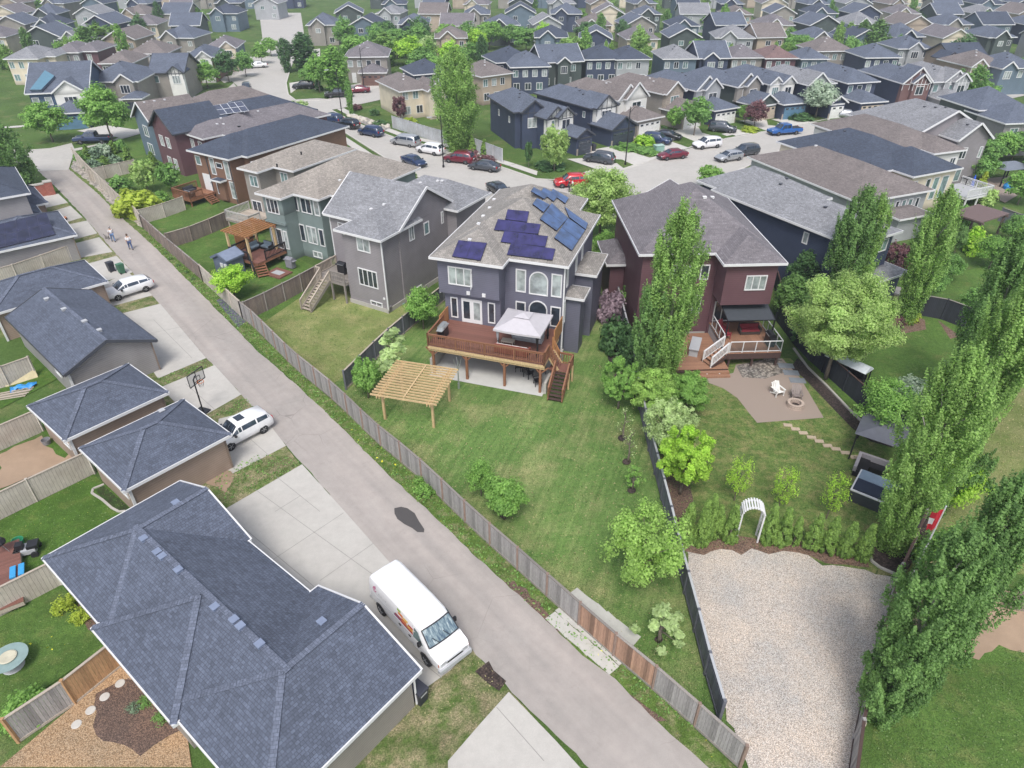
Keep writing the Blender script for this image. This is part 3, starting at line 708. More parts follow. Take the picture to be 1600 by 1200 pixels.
def car_meshes(kind):
    L, st = KIND[kind]; secs = []; body = MB(); zf = .28
    for x, zb, hw, zr, rw in st:
        low = .34 if abs(x) > L / 2 - .25 else zf
        half = [(0, low), (hw * .82, low), (hw * .97, low + .12), (hw, (low + zb) / 2 + .05), (hw * .955, zb)]
        half += [(rw, zr - .03), (rw * .8, zr + .03), (0, zr + .055)] if zr > 0 else [(hw * .9, zb + .02), (hw * .6, zb + .045), (0, zb + .06)]
        sec = [(x, y, z) for y, z in half] + [(x, -y, z) for y, z in half[-2:0:-1]]; secs.append(sec)
    n = len(secs[0]); v = [p for s in secs for p in s]; f = []
    for i in range(len(secs) - 1):
        for k in range(n): f.append((i * n + k, i * n + (k + 1) % n, (i + 1) * n + (k + 1) % n, (i + 1) * n + k))
    f += [tuple(range(n))[::-1], tuple(range((len(secs) - 1) * n, len(secs) * n))]
    body.solid(v, f)
    def inset(q, k, off):
        c = sum(q, Vector()) / len(q); nn = (q[1] - q[0]).cross(q[2] - q[0]).normalized()
        if nn.dot(c - Vector((0, 0, .6))) < 0: nn = -nn
        return [c + (p - c) * k + nn * off for p in q]
    V = lambda i, k: Vector(secs[i][k % n])
    side, wind, back = MB(), MB(), MB(); gi = [i for i, s in enumerate(st) if s[3] > 0]; g0, g1 = gi[0], gi[-1]
    for i in range(g0, g1):
        for k in (4, n - 5):
            q = [V(i, k), V(i, k + 1), V(i + 1, k + 1), V(i + 1, k)]
            if st[i][3] - st[i][1] < .08 and st[i + 1][3] - st[i + 1][1] < .08: continue
            q = [q[0].lerp(q[1], .1), q[0].lerp(q[1], .74), q[3].lerp(q[2], .74), q[3].lerp(q[2], .1)]
            side.poly(inset(q, .9, .014))
    # windscreen spans the roof/hood transition
    a, b = g1 - 1, g1
    for k in (5, 6, 7, 8): wind.poly(inset([V(a, k), V(a, k + 1), V(b, k + 1), V(b, k)], .97, .015))
    a, b = g0, g0 + 1
    for k in (5, 6, 7, 8): back.poly(inset([V(a, k), V(a, k + 1), V(b, k + 1), V(b, k)], .93, .015))
    return body, wind, back, side
def wheel_meshes(r=.34, w=.22):
    AX = Matrix.Rotation(math.pi / 2, 3, 'X')
    t = MB().lathe([(r * .62, -w / 2), (r * .93, -w / 2), (r, -w / 3), (r, w / 3), (r * .93, w / 2), (r * .62, w / 2)], 18, ax=AX)
    m = MB().lathe([(.03, w * .36), (r * .64, w * .42)], 14, ax=AX); m.lathe([(.03, -w * .36), (r * .64, -w * .42)], 14, ax=AX)
    for k in range(5):
        a = k * 2 * math.pi / 5
        for s in (-1, 1): m.bar((0, s * w * .49, 0), (r * .6 * math.cos(a), s * w * .47, r * .6 * math.sin(a)), .05, .03)
    return t.mesh('tyre', M_RUBBER, True), m.mesh('rim', M_RIM)
VP = {}
def vehicle(kind, px, ang, mat, label, name=None, cat=None, world=None, group='parked cars', extra=None, scale=None):
    """px: ground point under the middle; ang: heading degrees"""
    if kind not in VP:
        if kind == 'pickup': ms = pickup_meshes()
        else:
            b, w_, k, s = car_meshes(kind); ms = dict(body=b.mesh('body', M_WHITE, True), windscreen=w_.mesh('windscreen', G_CAR), rear_window=k.mesh('rear_window', G_CAR), side_windows=s.mesh('side_windows', G_CAR))
        VP[kind] = ms
        if 'tyre' not in VP: VP['tyre'] = wheel_meshes()
    ms = VP[kind]; p = Vector(world) if world else P(*px)
    nm = {'sedan': 'sedan_car', 'hatch': 'hatchback_car', 'suv': 'suv_car', 'minivan': 'minivan', 'pickup': 'pickup_truck'}[kind]
    root = empty(name or nm, (p.x, p.y, 0.02), R(ang), label, cat or {'pickup': 'pickup truck', 'minivan': 'minivan'}.get(kind, 'car'), group)
    for k, me in ms.items():
        o = link(k, me, root)
        if k in ('body', 'bed'): slot(o, mat)
    L = {'pickup': 5.7}.get(kind) or KIND[kind][0]; hw = {'sedan': .78, 'hatch': .78, 'suv': .81, 'minivan': .85, 'pickup': .86}[kind]
    r = 1.12 if kind in ('suv', 'pickup') else 1
    for x in (-L * .29, L * .295):
        for s in (-1, 1):
            wh = link('wheel', VP['tyre'][0], root, (x, s * hw, .34 * r), scale=(r, 1, r)); link('rim', VP['tyre'][1], wh)
    zb = {'sedan': .68, 'hatch': .68, 'suv': .82, 'minivan': .8, 'pickup': .9}[kind]
    if ('lamp', kind) not in VP:
        VP[('lamp', kind)] = (MB().box(-.09, -.17, -.07, .05, .17, .07).mesh('headlight', M_LIGHT), MB().box(-.05, -.12, -.12, .06, .12, .12).mesh('tail_lamp', M_TAIL),
            MB().box(-.04, -.24, -.06, .03, .24, .06).mesh('number_plate', M_PLATE), MB().box(-.1, -.75, -.12, .06, .75, .12).mesh('grille', M_PLAST))
    h, t, pl, gr = VP[('lamp', kind)]
    for s in (-1, 1):
        link('headlight', h, root, (L / 2 - .13, s * .58, zb)); link('tail_lamp', t, root, (-L / 2 + .05, s * .66, zb + .12))
        m_ = MB().box(-.08, -.1, -.06, .08, .1, .07).obj('mirror', M_PLAST, root) if ('mir') not in VP else link('mirror', VP['mir'], root)
        VP.setdefault('mir', m_.data); m_.location = (L * .19, s * (hw + .22), zb + .28)
    link('number_plate', pl, root, (-L / 2 + .0, 0, zb - .02)); link('grille', gr, root, (L / 2 - .03, 0, .48))
    if scale: root.scale = (scale,) * 3
    return root
def pickup_meshes():
    b = MB(); hw = .96; zf = .42
    st = [(-2.85, .95), (-2.8, 1.05), (-.75, 1.08), (1.35, 1.08), (1.6, 1.06), (2.6, 1.0), (2.85, .85)]
    secs = [[(x, y, z) for y, z in ((0, zf), (.8, zf), (hw, zf + .15), (hw, zb - .1), (hw * .96, zb), (0, zb + .02), (-hw * .96, zb), (-hw, zb - .1), (-hw, zf + .15), (-.8, zf))] for x, zb in st]
    n = 10; v = [p for s in secs for p in s]; f = [(i * n + k, i * n + (k + 1) % n, (i + 1) * n + (k + 1) % n, (i + 1) * n + k) for i in range(len(st) - 1) for k in range(n)]
    f += [tuple(range(n))[::-1], tuple(range((len(st) - 1) * n, len(st) * n))]; b.solid(v, f)
    cab = [(-.75, 1.08, .9), (-.6, 1.78, .72), (.75, 1.80, .72), (1.45, 1.1, .9)]
    v = [(x, s * w_, z) for x, z, w_ in cab for s in (1, -1)]
    b.solid(v, [(0, 2, 4, 6), (7, 5, 3, 1), (0, 1, 3, 2), (2, 3, 5, 4), (4, 5, 7, 6)])
    s = MB(); w_ = MB(); r = MB()
    for sg in (1, -1):
        for a, c in ((-.55, .12), (.18, .95)):
            x1 = c if c < .5 else .72
            s.poly([(a, sg * .885, 1.18), (c + (.2 if c > .5 else 0), sg * .885, 1.18), (x1 + (.03 if c > .5 else 0), sg * .765, 1.68), (a + .03, sg * .765, 1.68)])
    w_.poly([(.80, .66, 1.765), (.80, -.66, 1.765), (1.42, -.80, 1.16), (1.42, .80, 1.16)]); r.poly([(-.78, .78, 1.18), (-.78, -.78, 1.18), (-.66, -.64, 1.7), (-.66, .64, 1.7)])
    bed = MB().box(-2.72, -.78, 1.085, -.85, .78, 1.10)
    return dict(body=b.mesh('body', M_WHITE), windscreen=w_.mesh('windscreen', G_CAR), rear_window=r.mesh('rear_window', G_CAR), side_window=s.mesh('side_window', G_CAR), bed_cover=bed.mesh('bed_cover', M_PLAST))

# ------------------------------------------------------------------ cargo van with painted side
def VY(z): return 1.004 if z < 1.2 else (1.004 - .044 * (z - 1.2) / .5 if z < 1.7 else .96 - .08 * (z - 1.7) / .36)
def cargo_van():
    a, b = P(597, 959), P(669, 1040); d = (b - a).normalized(); left = Vector((-d.y, d.x, 0))
    c = (a + b) / 2 + left * .95; ang = math.atan2(d.y, d.x)
    root = empty('cargo_van', (c.x, c.y, .03), ang, 'white cargo van with rainbow side graphic parked beside the big blue-roofed garage', 'van')
    PW = paint('van_white', (.8, .8, .82)); s = 1.0
    # stations x, hood/side profile: (x, zlow, zbelt, ztop, hw belt, hw top)
    st = [(-3.0, .55, 1.2, 1.95, .93, .78), (-2.94, .42, 1.2, 2.06, .99, .86), (-2.6, .36, 1.2, 2.12, 1.0, .88), (.2, .34, 1.2, 2.14, 1.0, .88), (1.15, .34, 1.2, 2.10, 1.0, .86), (1.45, .34, 1.18, 2.0, 1.0, .82),
          (2.2, .34, 1.14, 1.28, .98, .90), (2.75, .40, 1.05, 1.12, .96, .86), (2.96, .48, .92, .97, .88, .8)]
    secs = []
    for x, zl, zb, zt, hb, ht in st:
        half = [(0, zl), (hb * .85, zl), (hb * .98, zl + .12), (hb, (zl + zb) / 2), (hb, zb), ((hb + ht) / 2 + .02, zb + (zt - zb) * .55), (ht, zt - .08), (ht - .12, zt), (0, zt + .03)]
        secs.append([(x, y, z) for y, z in half] + [(x, -y, z) for y, z in half[-2:0:-1]])
    n = len(secs[0]); m = MB(); v = [p for q in secs for p in q]
    f = [(i * n + k, i * n + (k + 1) % n, (i + 1) * n + (k + 1) % n, (i + 1) * n + k) for i in range(len(st) - 1) for k in range(n)]
    f += [tuple(range(n))[::-1], tuple(range((len(st) - 1) * n, len(st) * n))]
    m.solid(v, f); o = m.obj('body', PW, root, True)
    md = o.modifiers.new('bevel', 'BEVEL'); md.width = .03; md.segments = 2; md.limit_method = 'ANGLE'
    # windscreen
    w_ = MB(); rows = []
    for t in (.06, .5, .94):
        x = 1.45 + .75 * t; zt = 2.0 - .72 * t; hw = .80 + .08 * t
        rows.append([Vector((x + .025 + .05 * (1 - (k / 3 - 1) ** 2), hw * (k / 3 - 1), zt + .055 + .0 * k)) for k in range(7)])
    for r1, r2 in zip(rows, rows[1:]):
        for k in range(6): w_.poly([r1[k], r1[k + 1], r2[k + 1], r2[k]])
    wo = w_.obj('windscreen', VANGLASS, root, True)
    fr = MB()
    for r1, r2 in zip(rows, rows[1:]):
        for k in (0, 6): fr.bar(r1[k], r2[k], .05, .04)
    for r_ in (rows[0], rows[-1]):
        for k in range(6): fr.bar(r_[k], r_[k + 1], .05, .04)
    fr.obj('seal', M_PLAST, wo)
    wp = MB()
    for y in (.35, -.3): wp.bar(rows[2][3] + Vector((.02, y, .03)), rows[1][3] + Vector((.1, y - .25, .02)), .02, .02)
    wp.obj('wiper', M_BLACK, wo)
    for sg in (1, -1):
        yb, ym, yt = 1.0, .945, .9
        def S(x, z):
            y = VY(z); k = 1 - max(0, x - 1.1) * .03
            return Vector((x, sg * (y * k + .008), z))
        MB().poly([S(1.02, 1.28), S(1.82, 1.26), S(1.36, 1.86), S(1.06, 1.9)]).obj('side_window', G_GREEN, root)
        dm = MB()
        for x in (-.28, .93): dm.bar(S(x, .5), S(x, 1.95), .012, .012)
        dm.bar(S(-2.7, 1.22), S(.93, 1.22), .012, .03); dm.bar(S(-1.55, 1.85), S(-1.55, .7), .01, .01)
        dm.obj('door_seams', M_TRIMG, root)
        MB().box(-.09, -.02, -.03, .09, .02, .03).obj('door_handle', M_BLACK, root).location = S(.72, 1.02)
        MB().box(-.09, -.02, -.03, .09, .02, .03).obj('door_handle', M_BLACK, root).location = S(-.12, 1.05)
        mr = MB().box(-.06, -.02, 0, .06, .16 , .28).obj('mirror', M_BLACK, root); mr.location = S(1.62, 1.2); mr.scale = (1, sg, 1)
        l = MB().box(-.05, -.2, -.1, .06, .2, .1).obj('headlight', M_LIGHT, root); l.location = (2.9, sg * .62, .82)
        l2 = MB().box(-.05, -.06, -.1, .06, .06, .1).obj('indicator', paint('amber_red', (.5, .12, .05)), root); l2.location = (2.86, sg * .86, .82)
        tl = MB().box(-.03, -.05, -.3, .05, .05, .3).obj('tail_lamp', M_TAIL, root); tl.location = (-2.99, sg * .88, 1.1)
    # decals on the side facing the garage and on the far side
    CL = {k: paint('decal_' + k, v) for k, v in dict(purple=(.22, .02, .15), red=(.5, .02, .03), orange=(.75, .2, .02), yellow=(.8, .5, .05), green=(.3, .5, .08), pink=(.5, .03, .2)).items()}
    for sg in (1, -1):
        def S(x, z, e=.02):
            x = 1.0 - (1.0 - x) * (1.3 if x > -1 else 1); z = (1.36 + (z - 1.22) * 1.05) if x > -1.5 else z + .08
            return Vector((x, sg * (VY(z) + e * .8), z))
        def quad(col_, x0, x1, z0, z1, sk=0): MB().poly([S(x0, z0), S(x1, z0), S(x1 + sk, z1), S(x0 + sk, z1)]).obj('side_graphic', CL[col_], root)
        quad('purple', -.22, .2, 1.24, 1.36); quad('red', .2, 1.0, 1.22, 1.36); quad('red', -.15, .3, 1.37, 1.46); quad('orange', .3, .62, 1.37, 1.56, -.04); quad('yellow', .63, 1.0, 1.37, 1.5)
        quad('orange', .05, .36, 1.58, 1.7, -.03); quad('yellow', .38, .66, 1.58, 1.68); quad('green', -.05, .18, 1.72, 1.84); quad('red', .7, 1.0, 1.51, 1.6)
        ring = MB(); k = 18
        for i in range(k - 3):
            a0 = 2 * math.pi * i / k + .9; a1 = 2 * math.pi * (i + 1) / k + .9
            ring.poly([S(-2.35 + .17 * math.cos(a0), 1.55 + .17 * math.sin(a0)), S(-2.35 + .17 * math.cos(a1), 1.55 + .17 * math.sin(a1)), S(-2.35 + .11 * math.cos(a1), 1.55 + .11 * math.sin(a1)), S(-2.35 + .11 * math.cos(a0), 1.55 + .11 * math.sin(a0))])
        ring.poly([S(-2.39, 1.52), S(-2.31, 1.52), S(-2.29, 1.78), S(-2.36, 1.76)]); ring.obj('ring_logo', CL['pink'], root)
    lt = MB()
    for i, (wd, hh) in enumerate([(.07, .1), (.05, .07), (.06, .07), (.03, .1), (.06, .07), (.05, .07), (.06, .09)]):
        x = -2.02 + i * .1; lt.poly([(x, -.985, 1.5), (x + wd, -.985, 1.5), (x + wd, -.97, 1.5 + hh), (x, -.97, 1.5 + hh)])
    lt.obj('side_lettering', M_TRIMG, root)
    b2 = MB().box(2.86, -.96, .34, 3.07, .96, .58); b2.box(2.93, -.5, .74, 3.0, .5, .9); b2.obj('front_bumper', M_TRIMG, root)
    MB().box(2.955, -.45, .76, 3.01, .45, .88).obj('grille', M_BLACK, root)
    MB().box(-3.12, -.95, .36, -2.9, .95, .55).obj('rear_bumper', M_TRIMG, root)
    ty, ri = wheel_meshes(.37, .26)
    for x in (-1.98, 1.95):
        for sg in (-1, 1):
            wh = link('wheel', ty, root, (x, sg * .9, .35)); link('rim', ri, wh)
            ar = MB(); pts = [(x + .46 * math.cos(q), sg * 1.005, .36 + .46 * math.sin(q)) for q in [math.pi * i / 8 for i in range(9)]]
            for p, q in zip(pts, pts[1:]): ar.poly([p, q, (x, sg * 1.005, .3)])
            ar.obj('wheel_arch', M_BLACK, root)
    return root
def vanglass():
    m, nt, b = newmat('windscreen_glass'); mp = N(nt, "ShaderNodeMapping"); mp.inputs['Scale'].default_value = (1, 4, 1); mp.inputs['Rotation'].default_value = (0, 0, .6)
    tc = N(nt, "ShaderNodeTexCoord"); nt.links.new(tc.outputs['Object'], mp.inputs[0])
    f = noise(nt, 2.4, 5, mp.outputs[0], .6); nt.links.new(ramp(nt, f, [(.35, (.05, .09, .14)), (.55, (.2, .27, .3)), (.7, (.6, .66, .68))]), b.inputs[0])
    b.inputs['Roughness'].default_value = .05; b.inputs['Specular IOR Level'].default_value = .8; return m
VANGLASS = vanglass()

# ------------------------------------------------------------------ people
SKIN = plain('skin', (.45, .28, .2), .6, var=.05)
def person(px, face, label, top, legs, hair, walk=.2, carry=False):
    p = P(*px); root = empty('person', (p.x, p.y, .03), R(face), label, 'person', None)
    # local: +x forward, y left
    J = [(0, 0, .95), (0, 0, 1.2), (0, 0, 1.42), (0.01, 0, 1.5), (.02, 0, 1.58), (.02, 0, 1.70),
         (0, .19, 1.40), (.02 + .06, .25, 1.12), (.16 if carry else .02, .25, .88), (0, -.19, 1.40), (.06 - .05, -.25, 1.12), (.24 if carry else .1, -.24, .9),
         (0, .1, .9), (walk * .5, .11, .5), (walk, .11, .08), (walk + .16, .12, .04), (0, -.1, .9), (-walk * .2, -.11, .5), (-walk, -.11, .1), (-walk + .16, -.12, .04)]
    E_ = [(0, 1), (1, 2), (2, 3), (3, 4), (4, 5), (2, 6), (6, 7), (7, 8), (2, 9), (9, 10), (10, 11), (0, 12), (12, 13), (13, 14), (14, 15), (0, 16), (16, 17), (17, 18), (18, 19)]
    rad = [.15, .135, .15, .055, .085, .095, .07, .05, .035, .07, .05, .035, .1, .07, .045, .04, .1, .07, .045, .04]
    def skin(name, idx, edges, k, mat, lv=1):
        me = bpy.data.meshes.new(name); mp = {a: i for i, a in enumerate(idx)}
        me.from_pydata([J[a] for a in idx], [(mp[a], mp[b]) for a, b in edges if a in mp and b in mp], []); me.materials.append(mat)
        o = bpy.data.objects.new(name, me); col.objects.link(o)
        md = o.modifiers.new('skin', 'SKIN'); md.use_smooth_shade = True
        for i, a in enumerate(idx): me.skin_vertices[0].data[i].radius = (rad[a] * k,) * 2
        me.skin_vertices[0].data[0].use_root = True
        o.modifiers.new('sub', 'SUBSURF').levels = lv; o.modifiers['sub'].render_levels = lv
        return o
    b = skin('body', list(range(20)), E_, 1, SKIN); b.parent = root
    s = skin('shirt', [0, 1, 2, 6, 7, 9, 10], E_, 1.14, top); s.parent = root
    l = skin('trousers', [0, 12, 13, 14, 16, 17, 18], E_, 1.16, legs); l.parent = root
    h = MB().lathe([(.03, .14), (.08, .115), (.108, .05), (.112, -.02), (.095, -.07)], 12, c=(0, 0, 1.68)).obj('hair', hair, root, True)
    f = MB().box(.09, -.045, 1.665, .112, -.02, 1.68).box(.09, .02, 1.665, .112, .045, 1.68); f.box(.1, -.012, 1.62, .128, .012, 1.665); f.obj('face', M_BLACK, root)
    for sg, (x, y, z) in ((1, J[8]), (-1, J[11])):
        hb = MB().tube([(x, y, z), (x + .03, y, z - .07)], [.032, .036], 6)
        for i in range(4): hb.tube([(x + .01 + .015 * i, y + sg * (.0 + .004 * i), z - .07), (x + .02 + .017 * i, y, z - .13 + .008 * abs(i - 1.5)), (x + .035 + .017 * i, y - sg * .01, z - .16 + .01 * abs(i - 1.5))], [.009, .0085, .007], 5)
        hb.tube([(x + .05, y, z - .03), (x + .085, y - sg * .01, z - .08)], [.011, .008], 5); hb.obj('hand', SKIN, root, True)
    for sx, (x, y, z) in ((1, J[14]), (-1, J[18])):
        MB().tube([(x - .06, y, .05), (x + .05, y, .06), (x + .2, y, .035)], [.05, .06, .04], 8).obj('shoe', M_BLACK, root, True)
    return root
# ================================================================== SETTING: ground sheets
g0 = MB().poly([(-420, -30, 0), (420, -30, 0), (420, 620, 0), (-420, 620, 0)])
LAWN = grass('lawn', (.10, .165, .045), (.065, .12, .03), (.24, .22, .11), .35, .12)
structure('ground', g0, LAWN)
A_MAIN = grass('main_lawn', (.15, .245, .07), (.10, .185, .05), (.36, .34, .17), .5, .1, streak=70)
A_OLIVE = grass('olive_lawn', (.21, .25, .085), (.16, .21, .065), (.36, .33, .16), .6, .2)
A_LUSH = grass('lush_lawn', (.11, .19, .045), (.07, .135, .032), (.2, .21, .08), .35, .3)
A_WEEDY = grass('weedy_lawn', (.085, .165, .03), (.06, .12, .025), (.17, .2, .06), .35, .4, 1.0, (.55, .52, .12))
A_VERGE = grass('verge_grass', (.12, .19, .045), (.08, .14, .03), (.30, .26, .16), .5, .7, 1.0)
A_DRY = grass('dry_verge', (.12, .18, .05), (.08, .13, .035), (.36, .29, .19), .75, .45)
A_RIGHT = grass('right_lawn', (.19, .22, .08), (.13, .18, .05), (.32, .29, .15), .6, .12)
A_PATCHY = grass('patchy_lawn', (.17, .225, .07), (.075, .145, .035), (.34, .28, .14), .5, .5)
ROAD = ground('street_concrete', (.43, .415, .39), .05, (.44, .42, .395)); ALLEY = ground('alley_asphalt', (.355, .33, .31), .08, (.363, .332, .311), .12, .12, True)
DRIVE = ground('driveway_concrete', (.45, .435, .405), .07, (.47, .45, .42), .06, .08); WALK = ground('sidewalk_concrete', (.52, .5, .47), .04)
PATIO = stone('patio_pavers', (.50, .40, .34), (.44, .35, .30)); MULCH = gravel('bark_mulch', [(.08, .055, .045), (.2, .13, .1), (.3, .2, .15)], 24); MULCHR = gravel('red_mulch', [(.14, .09, .06), (.3, .19, .14), (.26, .19, .14)], 12)
GRAV = gravel('pea_gravel', [(.4, .36, .32), (.68, .6, .52), (.86, .8, .74), (.58, .53, .47), (.82, .72, .62), (.9, .87, .82)], 25)
CHIPS = gravel('wood_chips', [(.3, .19, .1), (.56, .38, .22), (.68, .5, .32)], 24); SOIL = gravel('dark_soil', [(.03, .022, .02), (.07, .05, .045), (.1, .075, .065)], 10)
ROCK = gravel('river_rock', [(.3, .28, .25), (.62, .58, .52), (.45, .42, .38)], 3.5); DIRT = ground('bare_dirt', (.33, .24, .17), .2); JOINT = plain('joint_dark', (.27, .26, .245), .9)
# lots (drawn from far to near)
patch('lawn', [(120, 252), (215, 345), (300, 325), (260, 215), (200, 190)], A_LUSH)
patch('lawn', [(216, 346), (262, 388), (352, 350), (330, 300), (285, 325)], A_LUSH)
patch('lawn', [(262, 388), (322, 440), (440, 400), (380, 335), (350, 352)], A_LUSH)
patch('lawn', [(322, 440), (400, 512), (520, 432), (450, 395)], A_LUSH)
patch('lawn', [(400, 512), (500, 606), (545, 607), (690, 474), (600, 440), (520, 430)], A_OLIVE)
patch('lawn', [(510, 606), (520, 622), (610, 708), (707, 794), (832, 910), (1005, 1062), (1140, 1135), (1100, 1052), (1060, 895), (1030, 770), (996, 630), (975, 520), (950, 420), (935, 380), (690, 470), (600, 550)], A_MAIN)
patch('lawn', [(996, 630), (1030, 770), (1060, 895), (1075, 880), (1250, 870), (1365, 900), (1440, 790), (1365, 680), (1235, 560), (1100, 560), (985, 560)], A_PATCHY)
patch('lawn', [(1240, 540), (1370, 680), (1440, 660), (1600, 560), (1600, 400), (1440, 440), (1330, 430)], A_LUSH)
patch('lawn', [(1440, 660), (1370, 900), (1480, 895), (1700, 900), (1700, 560), (1600, 560)], A_RIGHT)
patch('lawn', [(1345, 1260), (1405, 905), (1800, 930), (1800, 1300)], A_LUSH)
patch('bare_patch', [(1440, 905), (1590, 925), (1700, 960), (1700, 1040), (1560, 1010), (1530, 1030), (1420, 1010)], DIRT, jit=.1)
patch('gravel_pad', [(1072, 855), (1098, 860), (1125, 852), (1162, 860), (1176, 852), (1200, 862), (1222, 858), (1252, 861), (1285, 882), (1350, 891), (1405, 905), (1375, 1030), (1345, 1160), (1325, 1260), (1210, 1300), (1150, 1160), (1112, 1040), (1085, 940)], GRAV, jit=.12)
patch('flower_bed', [(1358, 850), (1440, 795), (1450, 770), (1480, 790), (1410, 905), (1385, 892), (1362, 875)], SOIL)
patch('flower_bed', [(1065, 850), (1130, 838), (1240, 845), (1350, 866), (1356, 886), (1290, 880), (1250, 864), (1225, 862), (1200, 866), (1176, 858), (1160, 866), (1125, 858), (1098, 866), (1072, 861)], MULCHR, jit=.1)
patch('flower_bed', [(1032, 770), (1045, 740), (1075, 745), (1085, 790), (1075, 850), (1062, 855)], MULCH)
patch('flower_bed', [(1246, 560), (1262, 572), (1345, 655), (1380, 670), (1395, 700), (1360, 690), (1330, 668), (1255, 590), (1235, 575)], SOIL)
patch('flower_bed', [(1400, 505), (1420, 490), (1445, 500), (1447, 515), (1410, 522)], MULCHR)
patch('flower_bed', [(1465, 500), (1500, 525), (1485, 530)], MULCHR)
patch('flower_bed', [(955, 480), (965, 520), (975, 560), (990, 600), (996, 625), (970, 620), (950, 560), (942, 500)], SOIL)
patch('patio', [(1095, 594), (1146, 583), (1150, 570), (1222, 560), (1250, 590), (1287, 653), (1183, 661), (1170, 645), (1152, 622), (1130, 607)], PATIO)
patch('gravel_strip', [(1150, 572), (1215, 556), (1235, 580), (1195, 592), (1160, 590)], gravel('grey_cobble', [(.12, .11, .1), (.33, .3, .27), (.45, .42, .38)], 6))
for i, (x, y) in enumerate([(1231, 665), (1243, 671), (1255, 677), (1268, 684), (1280, 690), (1293, 697), (1306, 702), (1321, 708), (1336, 715)]):
    p = P(x, y); b = MB().box(-.3, -.17, .0, .3, .17, .05).obj('stepping_stone', plain('tan_slab', (.45, .36, .27), .8))
    b.location = (p.x, p.y, .012); b.rotation_euler = (0, 0, R(-8 + 3 * (i % 3)))
    tag(b, 'square tan stepping stone, %s from the patio in the curved line' % 'first second third fourth fifth sixth seventh eighth ninth'.split()[i], 'paving slab', 'stepping stones across the patchy lawn')
for i, (x, y) in enumerate([(1228, 572), (1236, 583), (1246, 595)]):
    p = P(x, y); b = MB().box(-.6, -.35, .0, .6, .35, .04).obj('slate_slab', plain('slate', (.2, .22, .25), .8)); b.location = (p.x, p.y, .02); b.rotation_euler = (0, 0, R(-6))
    tag(b, 'large dark slate slab beside the raised deck of the maroon house', 'paving slab', 'slate slabs beside the raised deck')
# alley, its verges and the driveways
LE = [(60, 268), (85, 290), (132, 340), (250, 476), (322, 560), (377, 617), (470, 722), (605, 876), (725, 1002), (800, 1082), (870, 1150), (960, 1240)]
RE = [(1150, 1240), (1030, 1132), (960, 1062), (910, 1025), (842, 960), (765, 890), (665, 795), (612, 747), (540, 675), (467, 605), (400, 547), (320, 465), (240, 385), (190, 340), (150, 300), (107, 264)]
patch('verge', [(118, 250), (165, 300), (216, 346), (262, 392), (318, 440), (380, 498), (460, 575), (551, 654), (640, 732), (747, 836), (875, 950), (1005, 1064), (1160, 1210), (1100, 1240), (1030, 1132), (910, 1025), (765, 890), (612, 747), (467, 605), (320, 465), (190, 340), (107, 264)], A_VERGE)
patch('verge', [(72, 285), (150, 360), (290, 520), (400, 640), (480, 740), (620, 900), (725, 1002), (870, 1160), (980, 1300), (500, 1300), (300, 1000), (150, 700), (60, 430), (20, 300)], A_DRY)
patch('verge', [(118, 243), (150, 268), (200, 318), (232, 350), (222, 356), (185, 330), (140, 285), (110, 262)], ROCK, jit=.15)
patch('dry_patch', [(800, 905), (850, 950), (880, 985), (870, 990), (830, 955), (790, 912)], MULCH, jit=.15)
patch('dry_patch', [(905, 1040), (960, 1062), (1040, 1130), (1020, 1128), (950, 1075)], MULCH, jit=.12)
patch('gravel_strip', [(338, 470), (352, 462), (388, 500), (372, 512)], gravel('blue_gravel', [(.12, .13, .17), (.2, .21, .26)], 9))
alley_o = patch('alley', LE + RE, ALLEY, jit=.05)
def drive(pts, joints=(), m=DRIVE, name='driveway'):
    o = patch(name, pts, m, jit=0); zz = LAY[0] + .002
    if joints:
        b = MB()
        for a, c in joints:
            A, B = P(*a), P(*c); d = (B - A).normalized(); nn = Vector((-d.y, d.x, 0)) * .016
            b.poly([(q.x, q.y, zz + .003) for q in (A - nn, A + nn, B + nn, B - nn)])
        j = b.obj('expansion_joint', JOINT); j['kind'] = 'structure'
    return o
drive([(345, 800), (472, 726), (538, 799), (605, 875), (680, 953), (737, 1013), (704, 1048), (668, 1074), (600, 1136), (540, 1190), (420, 1000)], [((427, 875), (537, 802)), ((500, 908), (583, 850)), ((398, 765), (640, 940)), ((350, 800), (560, 975)), ((690, 1060), (640, 1020)), ((430, 744), (500, 800)), ((430, 800), (470, 775))])
drive([(342, 655), (402, 640), (447, 697), (353, 746), (330, 720)], [((370, 668), (420, 712))])
drive([(250, 606), (335, 571), (377, 617), (310, 655), (290, 645)], [((290, 600), (335, 640))])
drive([(184, 492), (250, 475), (322, 560), (247, 592), (210, 540)], [((218, 525), (290, 510)), ((240, 500), (300, 560))])
drive([(158, 446), (200, 425), (238, 462), (172, 480)])
drive([(128, 415), (182, 400), (207, 426), (165, 440)]); drive([(108, 383), (155, 371), (176, 394), (116, 405)])
drive([(98, 353), (136, 345), (152, 365), (106, 377)]); drive([(80, 331), (110, 322), (129, 340), (96, 350)]); drive([(60, 307), (91, 303), (106, 317), (68, 326)])
drive([(751, 1131), (795, 1082), (870, 1160), (960, 1260), (700, 1260), (700, 1190)], [((776, 1106), (850, 1190))])
for gx, gy in ((752, 1075), (690, 1120)): pass
patch('bare_patch', [(760, 1035), (790, 1068), (780, 1078), (745, 1050)], SOIL, jit=.12)
patch('bare_patch', [(316, 745), (338, 730), (368, 742), (350, 768), (322, 760)], DIRT, jit=.18)
pd = patch('tar_patch', [(617, 795), (626, 792), (637, 795), (648, 803), (655, 815), (664, 828), (662, 832), (652, 832), (645, 826), (632, 820), (622, 812), (616, 803)], ground('fresh_tar', (.085, .08, .08), .08), jit=.04)
